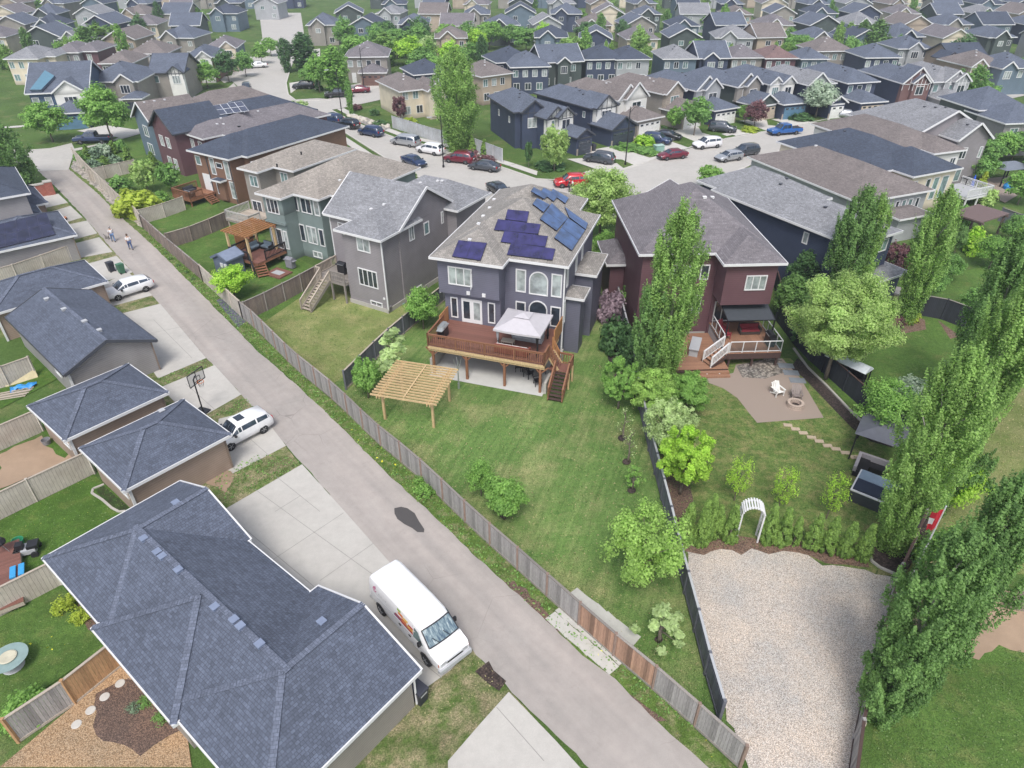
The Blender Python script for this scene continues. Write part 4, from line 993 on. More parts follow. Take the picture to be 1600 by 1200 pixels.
# paving slabs by the gate
k = 0
for (xs, ys, n) in (((868, 970), (950, 1040), 6), ((883, 958), (966, 1026), 6), ((903, 932), (985, 996), 6)):
    for i in range(n):
        a = P(*xs).lerp(P(*ys), i / (n - 1) if n > 1 else 0); k += 1
        b = MB().box(-.4, -.34, 0, .4, .34, .05).obj('paving_slab', ground('slab_concrete', (.47, .46, .43), .1)); b.location = (a.x, a.y, .02 + .0007 * k); b.rotation_euler = (0, 0, R(-48 + rng.uniform(-7, 7)))
        tag(b, 'weathered grey slab at the brown fence gate' if xs[0] < 890 else 'pale slab in the row inside the brown gate panels', 'paving slab', 'paving slabs around the brown gate')
# back yards on the left
patch('lawn', [(0, 640), (95, 590), (60, 560), (0, 600)], A_WEEDY); patch('bare_patch', [(0, 710), (66, 680), (125, 712), (0, 765)], DIRT, jit=.2); patch('lawn', [(60, 668), (110, 640), (140, 690), (100, 715), (75, 700)], A_WEEDY, jit=.25)
patch('lawn', [(0, 815), (146, 742), (215, 800), (66, 885), (0, 920)], A_WEEDY)
patch('lawn', [(0, 960), (96, 912), (165, 1010), (52, 1090), (0, 1120)], A_LUSH)
patch('wood_chip_bed', [(82, 1131), (192, 1040), (290, 1130), (300, 1200), (0, 1200)], CHIPS)
patch('flower_bed', [(150, 1085), (200, 1060), (285, 1140), (220, 1180), (150, 1150)], MULCH, jit=.1); patch('flower_bed', [(120, 945), (140, 940), (165, 990), (140, 985)], MULCH, jit=.06)
for i, (x, y) in enumerate(((188, 1069), (164, 1090), (142, 1111), (120, 1133))):
    p = P(x, y); b = MB().lathe([(.22, 0), (.22, .05), (.2, .06)], 18).obj('round_stepping_stone', plain('round_slab', (.5, .48, .45), .8)); b.location = (p.x, p.y, .02)
    tag(b, 'round grey stepping stone in the wood chips, %s from the new cedar fence' % 'first second third fourth'.split()[i], 'paving slab', 'round stones in the chip bed')
for x, y in ((0, 0),): pass
# kerbed planting strip beside the second garage
cb = MB(); q = [P(*t) for t in ((163, 758), (146, 765), (144, 772), (160, 782), (175, 795), (186, 801), (196, 800))]
for a, c in zip(q, q[1:]): cb.bar(a + Vector((0, 0, .06)), c + Vector((0, 0, .06)), .14, .12)
tag(cb.obj('garden_edging', M_CONC), 'curved concrete edging round the planting strip by the brown garage', 'edging')
patch('flower_bed', [(162, 760), (148, 767), (162, 781), (186, 799), (206, 798), (180, 775)], grass('weeds', (.06, .12, .03), (.03, .06, .02), (.05, .03, .03), .7, 1.5))
cb = MB(); q = [P(*t) for t in ((1359, 852), (1357, 866), (1362, 878), (1375, 888), (1405, 901))]
for a, c in zip(q, q[1:]): cb.bar(a + Vector((0, 0, .06)), c + Vector((0, 0, .06)), .14, .12)
tag(cb.obj('garden_edging', M_CONC), 'curved grey edging between the gravel pad and dark bed', 'edging')
cb = MB(); q = [P(*t) for t in ((1240, 545), (1262, 575), (1290, 602), (1330, 644), (1350, 663))]
for a, c in zip(q, q[1:]): cb.bar(a + Vector((0, 0, .06)), c + Vector((0, 0, .06)), .16, .12)
tag(cb.obj('garden_edging', M_CONC), 'long straight kerb between the patio lawn and the willow bed', 'edging')
# ---- street
STF = [(395, 60), (452, 147), (462, 156), (512, 155), (600, 133), (700, 112), (780, 92), (800, 96), (690, 128), (600, 155), (530, 170), (517, 172), (550, 190), (615, 215), (700, 235), (785, 262), (837, 280), (900, 284), (950, 272), (1035, 245), (1090, 230), (1135, 217), (1200, 205), (1300, 185), (1420, 160), (1600, 130)]
STN = [(1600, 150), (1430, 185), (1320, 205), (1235, 228), (1200, 245), (1122, 282), (1040, 305), (985, 315), (900, 330), (820, 330), (740, 318), (650, 275), (600, 246), (540, 208), (487, 180), (430, 172), (400, 160), (360, 125), (380, 95), (405, 60)]
patch('street', [(405, 20), (470, 20), (476, 60), (455, 100), (447, 130), (452, 150)] + STF[3:] + STN[:-2] + [(365, 110), (395, 85), (410, 60)], ROAD)
patch('street', [(-60, 232), (0, 235), (48, 234), (78, 232), (112, 224), (118, 236), (112, 250), (107, 266), (60, 268), (50, 250), (0, 262), (-60, 275)], ROAD)
patch('street', [(100, 236), (170, 222), (240, 190), (330, 160), (365, 130), (380, 150), (300, 185), (200, 215), (112, 238)], ROAD)
def strip(name, pts, wd, mat, h=0.0, off=0.0):
    q = [P(*t) for t in pts]; b = MB(); LAY[0] += .0011; z = LAY[0]
    for i in range(len(q) - 1):
        a, c = q[i], q[i + 1]; d = (c - a).normalized(); nn = Vector((-d.y, d.x, 0))
        a, c = a + nn * off, c + nn * off
        if h: b.bar(a + Vector((0, 0, h / 2)), c + d * .02 + Vector((0, 0, h / 2)), wd, h)
        else: b.poly([(v.x, v.y, z) for v in (a - nn * wd / 2, c - nn * wd / 2, c + nn * wd / 2, a + nn * wd / 2)])
    return structure(name, b, mat)
FARK = [(517, 172), (550, 190), (615, 215), (700, 235), (785, 262), (837, 280), (900, 284), (950, 272), (1035, 245), (1090, 230), (1135, 217), (1200, 205), (1300, 185), (1420, 160)]
strip('kerb', FARK, .25, WALK, .12)
strip('sidewalk', FARK, 1.4, WALK, 0, 1.9)
NEARK = [(487, 180), (540, 208), (600, 246), (650, 275), (740, 318), (820, 330), (900, 330), (985, 315), (1040, 305), (1122, 282), (1200, 245), (1235, 228), (1320, 205)]
strip('kerb', NEARK, .25, WALK, .12); strip('sidewalk', NEARK, 1.4, WALK, 0, -1.6)
strip('kerb', [(517, 158), (462, 157), (450, 148), (447, 130), (456, 100), (478, 60)], .25, WALK, .12)
strip('sidewalk', [(0, 200), (60, 196), (130, 182), (200, 168)], 1.4, WALK)
# driveways across the street
for pts in ([(886, 249), (920, 247), (990, 262), (952, 272)], [(905, 238), (962, 228), (1035, 245), (990, 262)], [(975, 210), (1020, 204), (1090, 228), (1048, 240)], [(1046, 207), (1082, 196), (1140, 216), (1095, 227)],
            [(1098, 192), (1135, 186), (1195, 205), (1150, 213)], [(1145, 190), (1185, 186), (1240, 198), (1200, 205)], [(1205, 187), (1245, 184), (1290, 186), (1240, 197)], [(1290, 184), (1320, 180), (1345, 176), (1310, 186)],
            [(540, 135), (620, 118), (640, 124), (560, 146)], [(120, 205), (165, 196), (225, 205), (190, 216)], [(452, 130), (480, 126), (500, 146), (455, 152)], [(448, 95), (500, 88), (500, 76), (455, 84)],
            [(340, 122), (395, 112), (400, 118), (350, 130)], [(345, 108), (400, 98), (402, 104), (350, 114)], [(772, 295), (800, 300), (830, 340), (800, 345)], [(960, 318), (1000, 312), (985, 345), (955, 350)], [(1130, 278), (1160, 262), (1215, 285), (1190, 300)]):
    drive(pts, m=WALK)

for q in ([(955, 249), (975, 264), (991, 259), (972, 250)], [(965, 220), (975, 234), (1015, 247), (1038, 242), (1024, 230), (985, 214)], [(1050, 222), (1075, 231), (1091, 224), (1065, 213)], [(1092, 200), (1097, 208), (1132, 218), (1140, 215), (1105, 201)],
          [(1125, 185), (1145, 200), (1175, 210), (1197, 205), (1160, 190)], [(1198, 188), (1200, 196), (1222, 198), (1205, 187)], [(1242, 180), (1250, 190), (1275, 191), (1300, 194), (1285, 180)], [(1296, 186), (1300, 193), (1330, 186), (1312, 180)], [(840, 268), (880, 266), (940, 280), (870, 284), (838, 279)], [(452, 148), (470, 135), (520, 146), (510, 153), (460, 156)], [(457, 122), (478, 112), (482, 124), (458, 128)]):
    patch('verge', q, LAWN)
patch('rock_garden', [(540, 180), (570, 183), (610, 200), (598, 205), (560, 192)], ROCK, jit=.2)
# ================================================================== LEFT GARAGES
House.caps = True
G1 = House('garage', 'large blue-roofed double garage beside the parked cargo van', 'garage', (66, 872), 2.8, 51, W_BEIGE, S_BLUE)
G1.wing(0, -7.2, 7.5, 0, ax='u', e='hg', p=.42, ov=.35)
G1.wing(-.1, -19.7, 7.8, -12.5, ax='u', e='hg', p=.42, ov=.35)
G1.wing(0, -16.3, 7.35, -3.4, ze=2.79, ax='v', e='nn', p=.42, ov=.35, walls=False); G1.w.box(.35, -12.8, 0, 7.0, -6.8, 2.6)
G1.wing(-.33, -13.6, 3.6, -6.3, ze=2.8, ax='u', e='hn', p=.42, ov=.35)
G1.caps = False
for px in ((275, 787), (225, 843), (246, 864), (254, 871), (279, 892), (336, 950), (366, 970), (376, 980), (406, 1008), (503, 973)):
    G1.vent_px(px, m=plain('vent_blue', (.2, .24, .34), .5))
G1.gdoor('E', 7.17, -3.6, 4.8, 2.15, GD_WHITE); G1.gdoor('E', 7.47, -16, 4.8, 2.15, GD_WHITE); G1.done()
dp = MB().tube([(7.55, -19.45, 2.6), (7.55, -19.4, .15)], .05, 6).obj('downspout', M_WHITE, G1.root)
def garage(label, px, ang, L, D, wall, e='hh', ax='u', p=.42, roof=S_BLUE, door='E', trim=M_WHITE, win=True, vents=()):
    g = House('garage', label, 'garage', px, 2.8, ang, wall, roof, trim); g.caps = True
    g.wing(0, 0, L, D, ax=ax, e=e, p=p, ov=.35)
    if door: g.gdoor(door, L - .35 + .003, D / 2, min(4.8, D - 1.4), 2.15, GD_TAN if wall is W_TAUPE else GD_WHITE, lites=False)
    if win: g.win('W', .35, D * .25, 1.3, 1.1, .5, 1, G_CURT)
    for px_, z in vents:
        g.vent_px(px_, m=M_TRIMG)
    MB().bar((L - .38, .3, 2.6), (L - .38, .3, .1), .09, .09).obj('downspout', plain('brown_spout', (.22, .17, .14), .5), g.root)
    MB().bar((.34, .3, 2.7), (.34, .3, .0), .16, .12).obj('corner_trim', M_WHITE, g.root)
    return g.done()
garage('brown-walled hip-roofed garage with the white SUV at its door', (193, 767), 50, 6.85, 6.0, W_TAUPE, vents=[((253, 643), 3.9)])
garage('brown-walled hip-roofed garage facing the driveway with the basketball hoop', (100, 688), 50.7, 6.9, 5.85, W_TAUPE, vents=[])
G4 = garage('long grey-walled gabled garage with a row of four roof vents', (99, 586), 47.7, 6.8, 12.9, W_GREYG, e='gg', ax='v', trim=M_DTRIM, vents=[((73, 468), 3.7), ((100, 484), 3.7), ((132, 503), 3.7), ((155, 517), 3.7)])
G4.win('W', .35, 3.4, 1.1, 1.2, .8, 1, G_CURT)
garage('small brown-walled hip garage beside the white hatchback', (-15 + 0, 492), 44, 9.2, 6.6, W_TAUPE)
G6 = garage('grey-walled garage with dark solar panels filling its roof', (-25, 398), 39.5, 8.2, 9.1, W_GREYG, e='hh', ax='u', p=.36)
G6b = slab_px(G6, [(-12, 390), (86, 366), (72, 332), (-10, 352)], (0, 0, 2.8), (0, -.36, 1), 0, mat=[plain('panel_frame', (.05, .05, .07), .4), glass('navy_panel', (.02, .022, .055), .15)], grid=(5, 2))
garage('tan-walled garage beside the red brick sign wall', (22, 327), 41, 3.4, 7.8, W_TAUPE)
garage('blue-roofed garage mostly hidden behind the solar-panelled garage', (-30, 352), 40, 5.8, 5.5, W_TAUPE)
h = House('house', 'slate-roofed house end at the picture edge beside the tall poplars', 'house', (-60, 320), 5.5, 38, W_GREYG, S_NAVY); h.wing(0, 0, 6.2, 12, ax='v', e='hh'); h.done()
House.caps = False
# ================================================================== MAIN HOUSE
ZE = 8.5
H0 = House('main_house', 'purple-grey two-storey house with blue solar panels and a red-brown rear deck', 'house', (670, 401), ZE, -18.0, W_MAIN, S_MAINR)
p0 = .5
H0.wing(0, 1.55, 10.7, 13.0, ax='u', e='hh', p=p0, ov=.45, zb=0)
H0.wing(0.02, 0, 6.0, 8, ax='v', e='hn', p=p0, ov=.45, zb=5.35, wt=None)
H0.wall(.75, .9, 0, 5.5, 3, 5.36)
H0.wing(.05, 9, 8.7, 16.9, ze=ZE - .03, ax='v', e='hh', p=p0, ov=.45)
# right hand bump-outs with small roofs
for (v0, v1, zt, wd) in ((3.3, 4.9, 5.2, 1.2), (6.4, 10.4, 5.9, 1.5)):
    H0.wing(9.6, v0 - .3, 10.25 + wd + .3, v1 + .3, ze=zt, ax='v', e='hh', p=.35, ov=.3)
# front garage wing towards the street
H0.wing(-1.2, 15.5, 6.0, 22.0, ze=4.4, ax='v', e='hh', p=.5)
yS = .45; yM = 2.0
H0.win('S', yS, 2.35, 6.2, 2.0, 1.55, 3, G_CURT, label='white upstairs window with its right casement open')
cs = MB(); cs.box(-.02, -.62, .0, .02, 0, .07); cs.box(-.02, -.62, 1.3, .02, 0, 1.37); cs.box(-.02, -.62, 0, .02, -.55, 1.37)
o = cs.obj('open_casement', M_WHITE, H0.root); o.location = (3.32, yS - .03, 6.25); o.rotation_euler = (0, 0, R(12))
for a in (6.85, 9.75): H0.win('S', yM, a, 5.6, .85, 1.95, 1, G_CURT)
H0.win('S', yM, 8.3, 5.55, 1.55, 2.0, 1, G_CURT, arch=True)
for a in (6.85, 9.75): H0.win('S', yM, a, 2.95, .85, 1.8, 1, G_DARK)
H0.win('S', yM, 8.3, 2.95, 1.55, 2.1, 1, G_DARK, arch=True)
for a in (1.55, 4.75): H0.win('S', .9, a, 3.0, .62, 1.85, 1, G_DARK)
for a in (2.62, 3.5):
    d = MB().box(-.44, -.05, 0, .44, 0, 2.15).obj('patio_door', M_WHITE, H0.root); d.location = (a, .9, 2.74); MB().box(-.27, -.06, .35, .27, -.051, 1.9).obj('door_glass', G_DARK if a < 3 else G_CURT, d)
for a in (3.0, 4.3): MB().box(-.14, -.1, -.14, .14, 0, .14).obj('wall_vent', M_WHITE, H0.root).location = (a, yS, 5.65)
for v in (2.9, 5.9, 8): H0.win('E', 10.25, v + .35, 6.0, .5, 1.9, 1, G_CURT)
H0.win('E', 10.25, 2.7, 3.0, .5, 2.0, 1, G_CURT)
for a, z in ((2.2, .2), (5.5, .2), (8.2, .2)): H0.win('S', .9 if a < 5 else 2.0, a, .4, 1.5, 1.5, 2, G_DARK)
MB().bar((10.35, 2.0, 8.3), (10.35, 2.0, .1), .12, .09).obj('downspout', M_WHITE, H0.root); MB().bar((.55, .5, 8.3), (.55, .5, 5.3), .1, .08).obj('downspout', M_WHITE, H0.root)
PF = plain('panel_frame_black', (.015, .015, .03), .4); PB1 = glass('violet_solar_cells', (.028, .024, .105), .22); PB2 = glass('blue_solar_cells', (.035, .08, .2), .3)
nS = (0, -p0, 1); nE = (p0, 0, 1); z3 = lambda x: x
def Z(a): return (650 + a[0] / 5.161, 280 + a[1] / 5.161)
slab_px(H0, [Z((290, 622)), Z((520, 655)), Z((572, 512)), Z((342, 490))], (3, 0, ZE), nS, 0, mat=[PF, PB1], grid=(2, 1))
for q in ([(718, 322), (895, 345), (912, 258), (738, 242)], [(628, 408), (985, 442), (1007, 362), (660, 320)], [(682, 505), (1042, 545), (1065, 458), (712, 415)], [(732, 608), (1100, 652), (1125, 560), (765, 512)]):
    slab_px(H0, [Z(t) for t in q], (8, 1.55, ZE), nS, 0, mat=[PF, PB1], grid=(2 if q[0][0] == 718 else 4 if q[0][0] > 700 else 3, 1))
nE2 = (p0 * .8, 0, 1)
for q, g in (([(1115, 470), (1258, 575), (1365, 410), (1225, 310)], (1, 2)), ([(998, 318), (1135, 415), (1228, 310), (1095, 190)], (1, 2)), ([(940, 198), (1028, 265), (1080, 205), (975, 150)], (1, 1)), ([(1235, 305), (1370, 405), (1388, 355), (1200, 222)], (1, 2)),
             ([(925, 95), (1035, 158), (1075, 130), (950, 62)], (1, 1)), ([(1005, 100), (1110, 178), (1150, 130), (1030, 66)], (1, 1)), ([(1085, 110), (1205, 195), (1232, 150), (1105, 75)], (1, 1))):
    slab_px(H0, [Z(t) for t in q], (10.7, 5, ZE + .18), nE, 0, mat=[PF, PB2], grid=g)
for px in ((755, 338), (765, 325), (772, 312), (734, 375), (748, 350)): 
    H0.vent_px(px, big=.12, m=M_WHITE)
H0.done()
# ---- deck (own thing, frame of the main house)
def frame_of(H, name, label, cat, group=None):
    r = empty(name, H.root.location, H.root.rotation_euler.z, label, cat, group); return r
D0 = frame_of(H0, 'raised_deck', 'red-brown raised deck with cedar railing behind the purple-grey house', 'deck')
DZ = 2.7
deck_floor(D0, .95, -3.45, 10.4, .9, DZ, DK_RED, frame=WD_NEW)
MB().box(5.5, .92, DZ - .03, 10.25, 2.0, DZ).obj('floor', DK_RED, D0)
railing(D0, [(1.0, -.2, DZ), (1.0, -3.4, DZ), (10.35, -3.4, DZ)], 1.0, WD_CEDAR)
railing(D0, [(10.35, -3.4, DZ), (10.35, -2.1, DZ)], 1.0, WD_CEDAR)
MB().box(.93, -.9, DZ, 1.0, .85, DZ + 1.25).box(.93, -.9, DZ, 1.0, .85, DZ + .1).obj('privacy_panel', WD_ORANGE, D0)
MB().box(10.3, -.5, DZ, 10.37, 1.9, DZ + 1.35).obj('privacy_panel', WD_ORANGE, D0)
for u in (1.3, 4.1, 7.2, 10.05):
    MB().box(u - .09, -3.3, 0, u + .09, -3.12, DZ - .3).obj('post', WD_CEDAR, D0)
    b = MB(); 
    for s in (-1, 1): b.bar((u, -3.21, DZ - .95), (u + s * .6, -3.21, DZ - .32), .08, .1)
    b.obj('brace', WD_CEDAR, D0)
MB().box(.97, -3.32, DZ - .52, 10.38, -3.1, DZ - .31).obj('beam', WD_NEW, D0)
# side stairs: landing then flight toward the yard
MB().box(10.4, -2.1, 1.45, 12.0, -.9, 1.52).obj('landing', DK_RED, D0)
stairs(D0, (10.4, -1.5), (11.1, -1.5), 1.5, DZ, (0, 1), 1.1, WD_NEW, tread=DK_RED, n=6)
stairs(D0, (11.45, -2.0), (11.45, -4.1), .05, 1.5, (1, 0), 1.1, WD_CEDAR, n=8, tread=WD_DARK)
railing(D0, [(10.4, -2.1, DZ), (10.95, -2.1, 1.6)], .95, WD_CEDAR, name='stair_railing'); railing(D0, [(10.9, -2.1, 1.5), (10.9, -4.0, .2)], .95, WD_CEDAR, name='stair_railing')
railing(D0, [(12.0, -.9, 1.5), (12.0, -2.1, 1.5), (12.0, -4.0, .2)], .95, WD_CEDAR, name='stair_railing'); railing(D0, [(10.9, -.9, 1.5), (12.0, -.9, 1.5)], .95, WD_CEDAR, name='stair_railing')
railing(D0, [(10.35, -.9, DZ), (10.9, -.9, 1.6)], .95, WD_ORANGE, name='stair_railing')
for x, y in ((12.0, -2.1), (12.0, -.9), (10.9, -.9)): MB().box(x - .07, y - .07, 0, x + .07, y + .07, 1.45).obj('post', WD_NEW, D0)
for x0, x1 in ((.95, 1.15), (10.3, 10.5)): pass
rw = MB().box(.8, -2.9, 0, 1.0, .9, 1.1).obj('retaining_wall', M_CONC); rw.location = H0.root.location; rw.rotation_euler = H0.root.rotation_euler; tag(rw, 'low concrete retaining wall at the left end under the big deck', 'wall')
rw = MB().box(10.35, -3.3, 0, 10.55, 2.0, 1.0).obj('retaining_wall', M_CONC); rw.location = H0.root.location; rw.rotation_euler = H0.root.rotation_euler; tag(rw, 'low concrete retaining wall beside the deck stairs', 'wall')
def lp(H, u, v, z=0): return H.M @ Vector((u, v, z))
sl = MB().poly([tuple(lp(H0, *q, .034)) for q in ((1.0, -3.7), (10.35, -3.7), (10.35, 2), (1.0, 2))]); structure('patio_slab', sl, ground('pale_patio', (.5, .5, .48), .06))
# gazebo on deck
def canopy_gazebo(H, u0, v0, u1, v1, z0, label, fab, h=2.05, rise=.55, posts=M_BLACK, vent=True):
    r = frame_of(H, 'gazebo', label, 'gazebo'); c = ((u0 + u1) / 2, (v0 + v1) / 2); m = MB(); e = .3
    A = [(u0 - e, v0 - e), (u1 + e, v0 - e), (u1 + e, v1 + e), (u0 - e, v1 + e)]; t = .28
    B = [(c[0] + (x - c[0]) * t, c[1] + (y - c[1]) * t) for x, y in A]
    for i in range(4):
        a, b, c2, d = A[i], A[(i + 1) % 4], B[(i + 1) % 4], B[i]; k = 4
        rows = [[Vector((a[0], a[1], z0 + h)).lerp(Vector((b[0], b[1], z0 + h)), s / k) - Vector((0, 0, .06 * math.sin(math.pi * s / k))) for s in range(k + 1)],
                [Vector((*a, z0 + h)).lerp(Vector((*d, z0 + h + rise)), .5).lerp(Vector((*b, z0 + h)).lerp(Vector((*c2, z0 + h + rise)), .5), s / k) - Vector((0, 0, .05)) for s in range(k + 1)],
                [Vector((*d, z0 + h + rise)).lerp(Vector((*c2, z0 + h + rise)), s / k) for s in range(k + 1)]]
        for r1, r2 in zip(rows, rows[1:]):
            for s in range(k): m.poly([r1[s], r1[s + 1], r2[s + 1], r2[s]])
        v = rows[0]
        for s in range(k): m.poly([v[s], v[s + 1], v[s + 1] - Vector((0, 0, .16)), v[s] - Vector((0, 0, .16))])
    m.obj('canopy', fab, r, True)
    if vent:
        q = MB(); B2 = [(c[0] + (x - c[0]) * .33, c[1] + (y - c[1]) * .33) for x, y in A]
        for i in range(4): q.poly([(*B2[i], z0 + h + rise + .06), (*B2[(i + 1) % 4], z0 + h + rise + .06), (*c, z0 + h + rise + .28)])
        q.obj('top_vent', fab, r)
    for x, y in ((u0, v0), (u1, v0), (u1, v1), (u0, v1)): MB().box(x - .05, y - .05, z0, x + .05, y + .05, z0 + h).obj('post', posts, r)
    fr = MB(); F = [(u0, v0), (u1, v0), (u1, v1), (u0, v1)]
    for i in range(4): fr.bar((*F[i], z0 + h - .05), (*F[(i + 1) % 4], z0 + h - .05), .06, .08)
    fr.obj('frame', posts, r)
    return r
FAB_W = plain('pale_canopy_fabric', (.47, .45, .48), .8, var=.06); FAB_D = plain('dark_canopy_fabric', (.05, .058, .07), .8)
gz = canopy_gazebo(H0, 6.5, -2.6, 9.6, .35, DZ, 'white canopy gazebo with black posts standing on the raised deck', FAB_W)
for x, y in ((9.6, .35), (9.6, -2.6), (6.5, -2.6), (6.5, .35)):
    MB().tube([(x - .04, y, DZ + 1.95), (x - .03, y - .03, DZ + 1.3), (x - .02, y, DZ + .95), (x, y, DZ + .3)], [.14, .09, .05, .11], 8).obj('tied_curtain', M_BLACK if x > 8 else plain('grey_net', (.3, .3, .32), .8), gz)
def bench(H, u, v, z, w, ang, label, mat, cush=None, cat='sofa', d=.75, arms=True):
    p = H.M @ Vector((u, v, z)); r = empty(cat.replace(' ', '_'), p, H.root.rotation_euler.z + R(ang), label, cat)
    MB().box(-w / 2, -d / 2, .08, w / 2, d / 2, .3).obj('base', mat, r); MB().box(-w / 2, d / 2 - .14, .3, w / 2, d / 2, .8).obj('backrest', mat, r)
    if arms:
        for s in (-1, 1): MB().box(s * w / 2 - .06, -d / 2, .3, s * w / 2 + .06, d / 2 - .14, .58).obj('armrest', mat, r)
    n = max(1, int(w / .65))
    for i in range(n):
        a = -w / 2 + .07 + (w - .14) * i / n; b = a + (w - .14) / n - .02
        MB().box(a, -d / 2 + .02, .3, b, d / 2 - .15, .42).obj('seat_cushion', cush or mat, r); MB().box(a, d / 2 - .24, .42, b, d / 2 - .14, .78).obj('back_cushion', cush or mat, r)
    for x in (-w / 2 + .06, w / 2 - .06):
        for y in (-d / 2 + .06, d / 2 - .06): MB().box(x - .03, y - .03, 0, x + .03, y + .03, .08).obj('leg', M_BLACK, r)
    return r
CU_RED = plain('red_cushion', (.25, .03, .045), .8); CU_W = plain('white_cushion', (.7, .68, .66), .8); WICK = plain('dark_wicker', (.06, .045, .04), .8); CU_B = plain('brown_red_frame', (.24, .07, .05), .7)
bench(H0, 7.6, -2.55, DZ, 2.6, 180, 'white-topped red-brown bench at the railing under the white gazebo', CU_B, CU_W)
bench(H0, 8.2, -.35, DZ, 2.4, 0, 'grey sofa against the house under the white gazebo', plain('grey_frame', (.3, .31, .33), .7), plain('grey_cushion', (.42, .44, .46), .8))
def box_thing(name, label, cat, p, rz, parts, group=None):
    r = empty(name, p, rz, label, cat, group)
    for nm, b, m in parts: b.obj(nm, m, r)
    return r
def grill(H, u, v, z, label, hood=M_STEEL, body=M_BLACK, ang=0):
    p = H.M @ Vector((u, v, z)); r = empty('barbecue', p, H.root.rotation_euler.z + R(ang), label, 'barbecue')
    MB().box(-.45, -.28, .08, .45, .28, .85).obj('cabinet', body, r); MB().box(-.75, -.25, .85, -.47, .25, .9).box(.47, -.25, .85, .75, .25, .9).obj('side_shelf', hood, r)
    hd = MB(); pr = [(-.28, .86), (-.28, 1.02), (-.16, 1.17), (.1, 1.19), (.28, 1.05), (.28, .86)]
    hd.solid([(x, y, zz) for x in (-.45, .45) for y, zz in pr], [(0, 1, 2, 3, 4, 5), (11, 10, 9, 8, 7, 6)] + [(i, (i + 1) % 6, 6 + (i + 1) % 6, 6 + i) for i in range(6)]); hd.obj('hood', hood, r)
    MB().bar((-.35, -.32, 1.0), (.35, -.32, 1.0), .03, .03).obj('handle', M_STEEL, r)
    for x in (-.4, .4): MB().lathe([(.07, -.03), (.07, .03)], 10, c=(x, .2, .07), ax=Matrix.Rotation(R(90), 3, 'Y')).obj('wheel', M_RUBBER, r)
    return r
grill(H0, 1.65, -1.9, DZ, 'stainless barbecue in the left corner of the raised deck', ang=90)
MB_p = H0.M @ Vector((6.9, -1.5, DZ)); box_thing('coffee_table', 'low pale table between the sofas under the white gazebo', 'table', MB_p, H0.root.rotation_euler.z, [('top', MB().box(-.5, -.3, .38, .5, .3, .43), WD_TAN)] + [('leg', MB().box(x - .03, y - .03, 0, x + .03, y + .03, .38), WD_TAN) for x in (-.45, .45) for y in (-.25, .25)])
def chair(p, ang, label, m, group=None, name='patio_chair'):
    r = empty(name, p, ang, label, 'chair', group)
    MB().box(-.28, -.28, .4, .28, .28, .45).obj('seat', m, r); b = MB(); b.solid([(-.28, .24, .45), (.28, .24, .45), (.28, .3, .45), (-.28, .3, .45), (-.26, .4, 1.0), (.26, .4, 1.0), (.26, .45, 1.0), (-.26, .45, 1.0)], [(3, 2, 1, 0), (4, 5, 6, 7), (0, 1, 5, 4), (1, 2, 6, 5), (2, 3, 7, 6), (3, 0, 4, 7)]); b.obj('backrest', m, r)
    for x in (-.27, .27):
        MB().box(x - .03, -.28, .62, x + .03, .3, .66).obj('armrest', m, r)
        for y in (-.25, .25): MB().box(x - .025, y - .025, 0, x + .025, y + .025, .62 if y < 0 else .45).obj('leg', m, r)
    return r
for u, v, a in ((7.6, -.8, 200), (8.6, -1.5, 150), (9.6, -2.3, 120), (9.4, -.6, 30)): chair(lp(H0, u, v, .04), H0.root.rotation_euler.z + R(a), 'black patio chair under the raised deck, %s' % {7.6: 'left of the long table', 8.6: 'in front of the long table', 9.6: 'nearest the deck stairs', 9.4: 'behind the right end of the table'}[u], M_BLACK, 'chairs under the raised deck')
tb = empty('patio_table', lp(H0, 8.6, -.6, .04), H0.root.rotation_euler.z, 'long black table on the slab under the raised deck', 'table'); MB().box(-.9, -.45, .68, .9, .45, .73).obj('top', M_BLACK, tb)
for x in (-.8, .8):
    for y in (-.35, .35): MB().box(x - .03, y - .03, 0, x + .03, y + .03, .68).obj('leg', M_BLACK, tb)
# tall patio heater style lamp by the slab, AC, planter
lampp = P(717, 607); r = empty('clothes_line_post', lampp, 0, 'grey metal post with folded arms on the lawn beside the pergola', 'post')
MB().tube([(0, 0, 0), (0, 0, 2.1)], .045, 8).obj('pole', M_STEEL, r); MB().tube([(0, 0, 0), (0, 0, .5)], .09, 8).obj('sleeve', M_STEEL, r)
for a in range(4): MB().tube([(0, 0, 1.5), (.12 * math.cos(a * 1.57), .12 * math.sin(a * 1.57), 2.0), (.3 * math.cos(a * 1.57 + .3), .3 * math.sin(a * 1.57 + .3), 2.7)], .018, 5).obj('arm', M_STEEL, r)
def ac(p, ang, label):
    r = empty('air_conditioner', p, ang, label, 'air conditioner'); MB().box(-.42, -.42, .08, .42, .42, .9).obj('case', M_TRIMG, r); MB().box(-.36, -.43, .16, .36, -.421, .82).obj('grille', M_DTRIM, r)
    MB().lathe([(.34, .9), (.34, .92), (.05, .93)], 20).obj('fan_guard', M_DTRIM, r); MB().box(-.48, -.48, 0, .48, .48, .08).obj('pad', M_CONC, r); return r
ac(P(906, 513), R(-18), 'white air conditioner beside the right wall of the purple-grey house')
r = empty('planter_box', P(888, 530), R(-18), 'wooden planter box with greens beside the deck stairs', 'planter'); b = MB()
for q in ((-.35, -.6, -.3, .6), (.3, -.6, .35, .6), (-.3, -.6, .3, -.55), (-.3, .55, .3, .6)): b.box(q[0], q[1], 0, q[2], q[3], .45)
b.obj('box', WD_NEW, r); MB().box(-.3, -.55, .3, .3, .55, .38).obj('soil', SOIL, r)
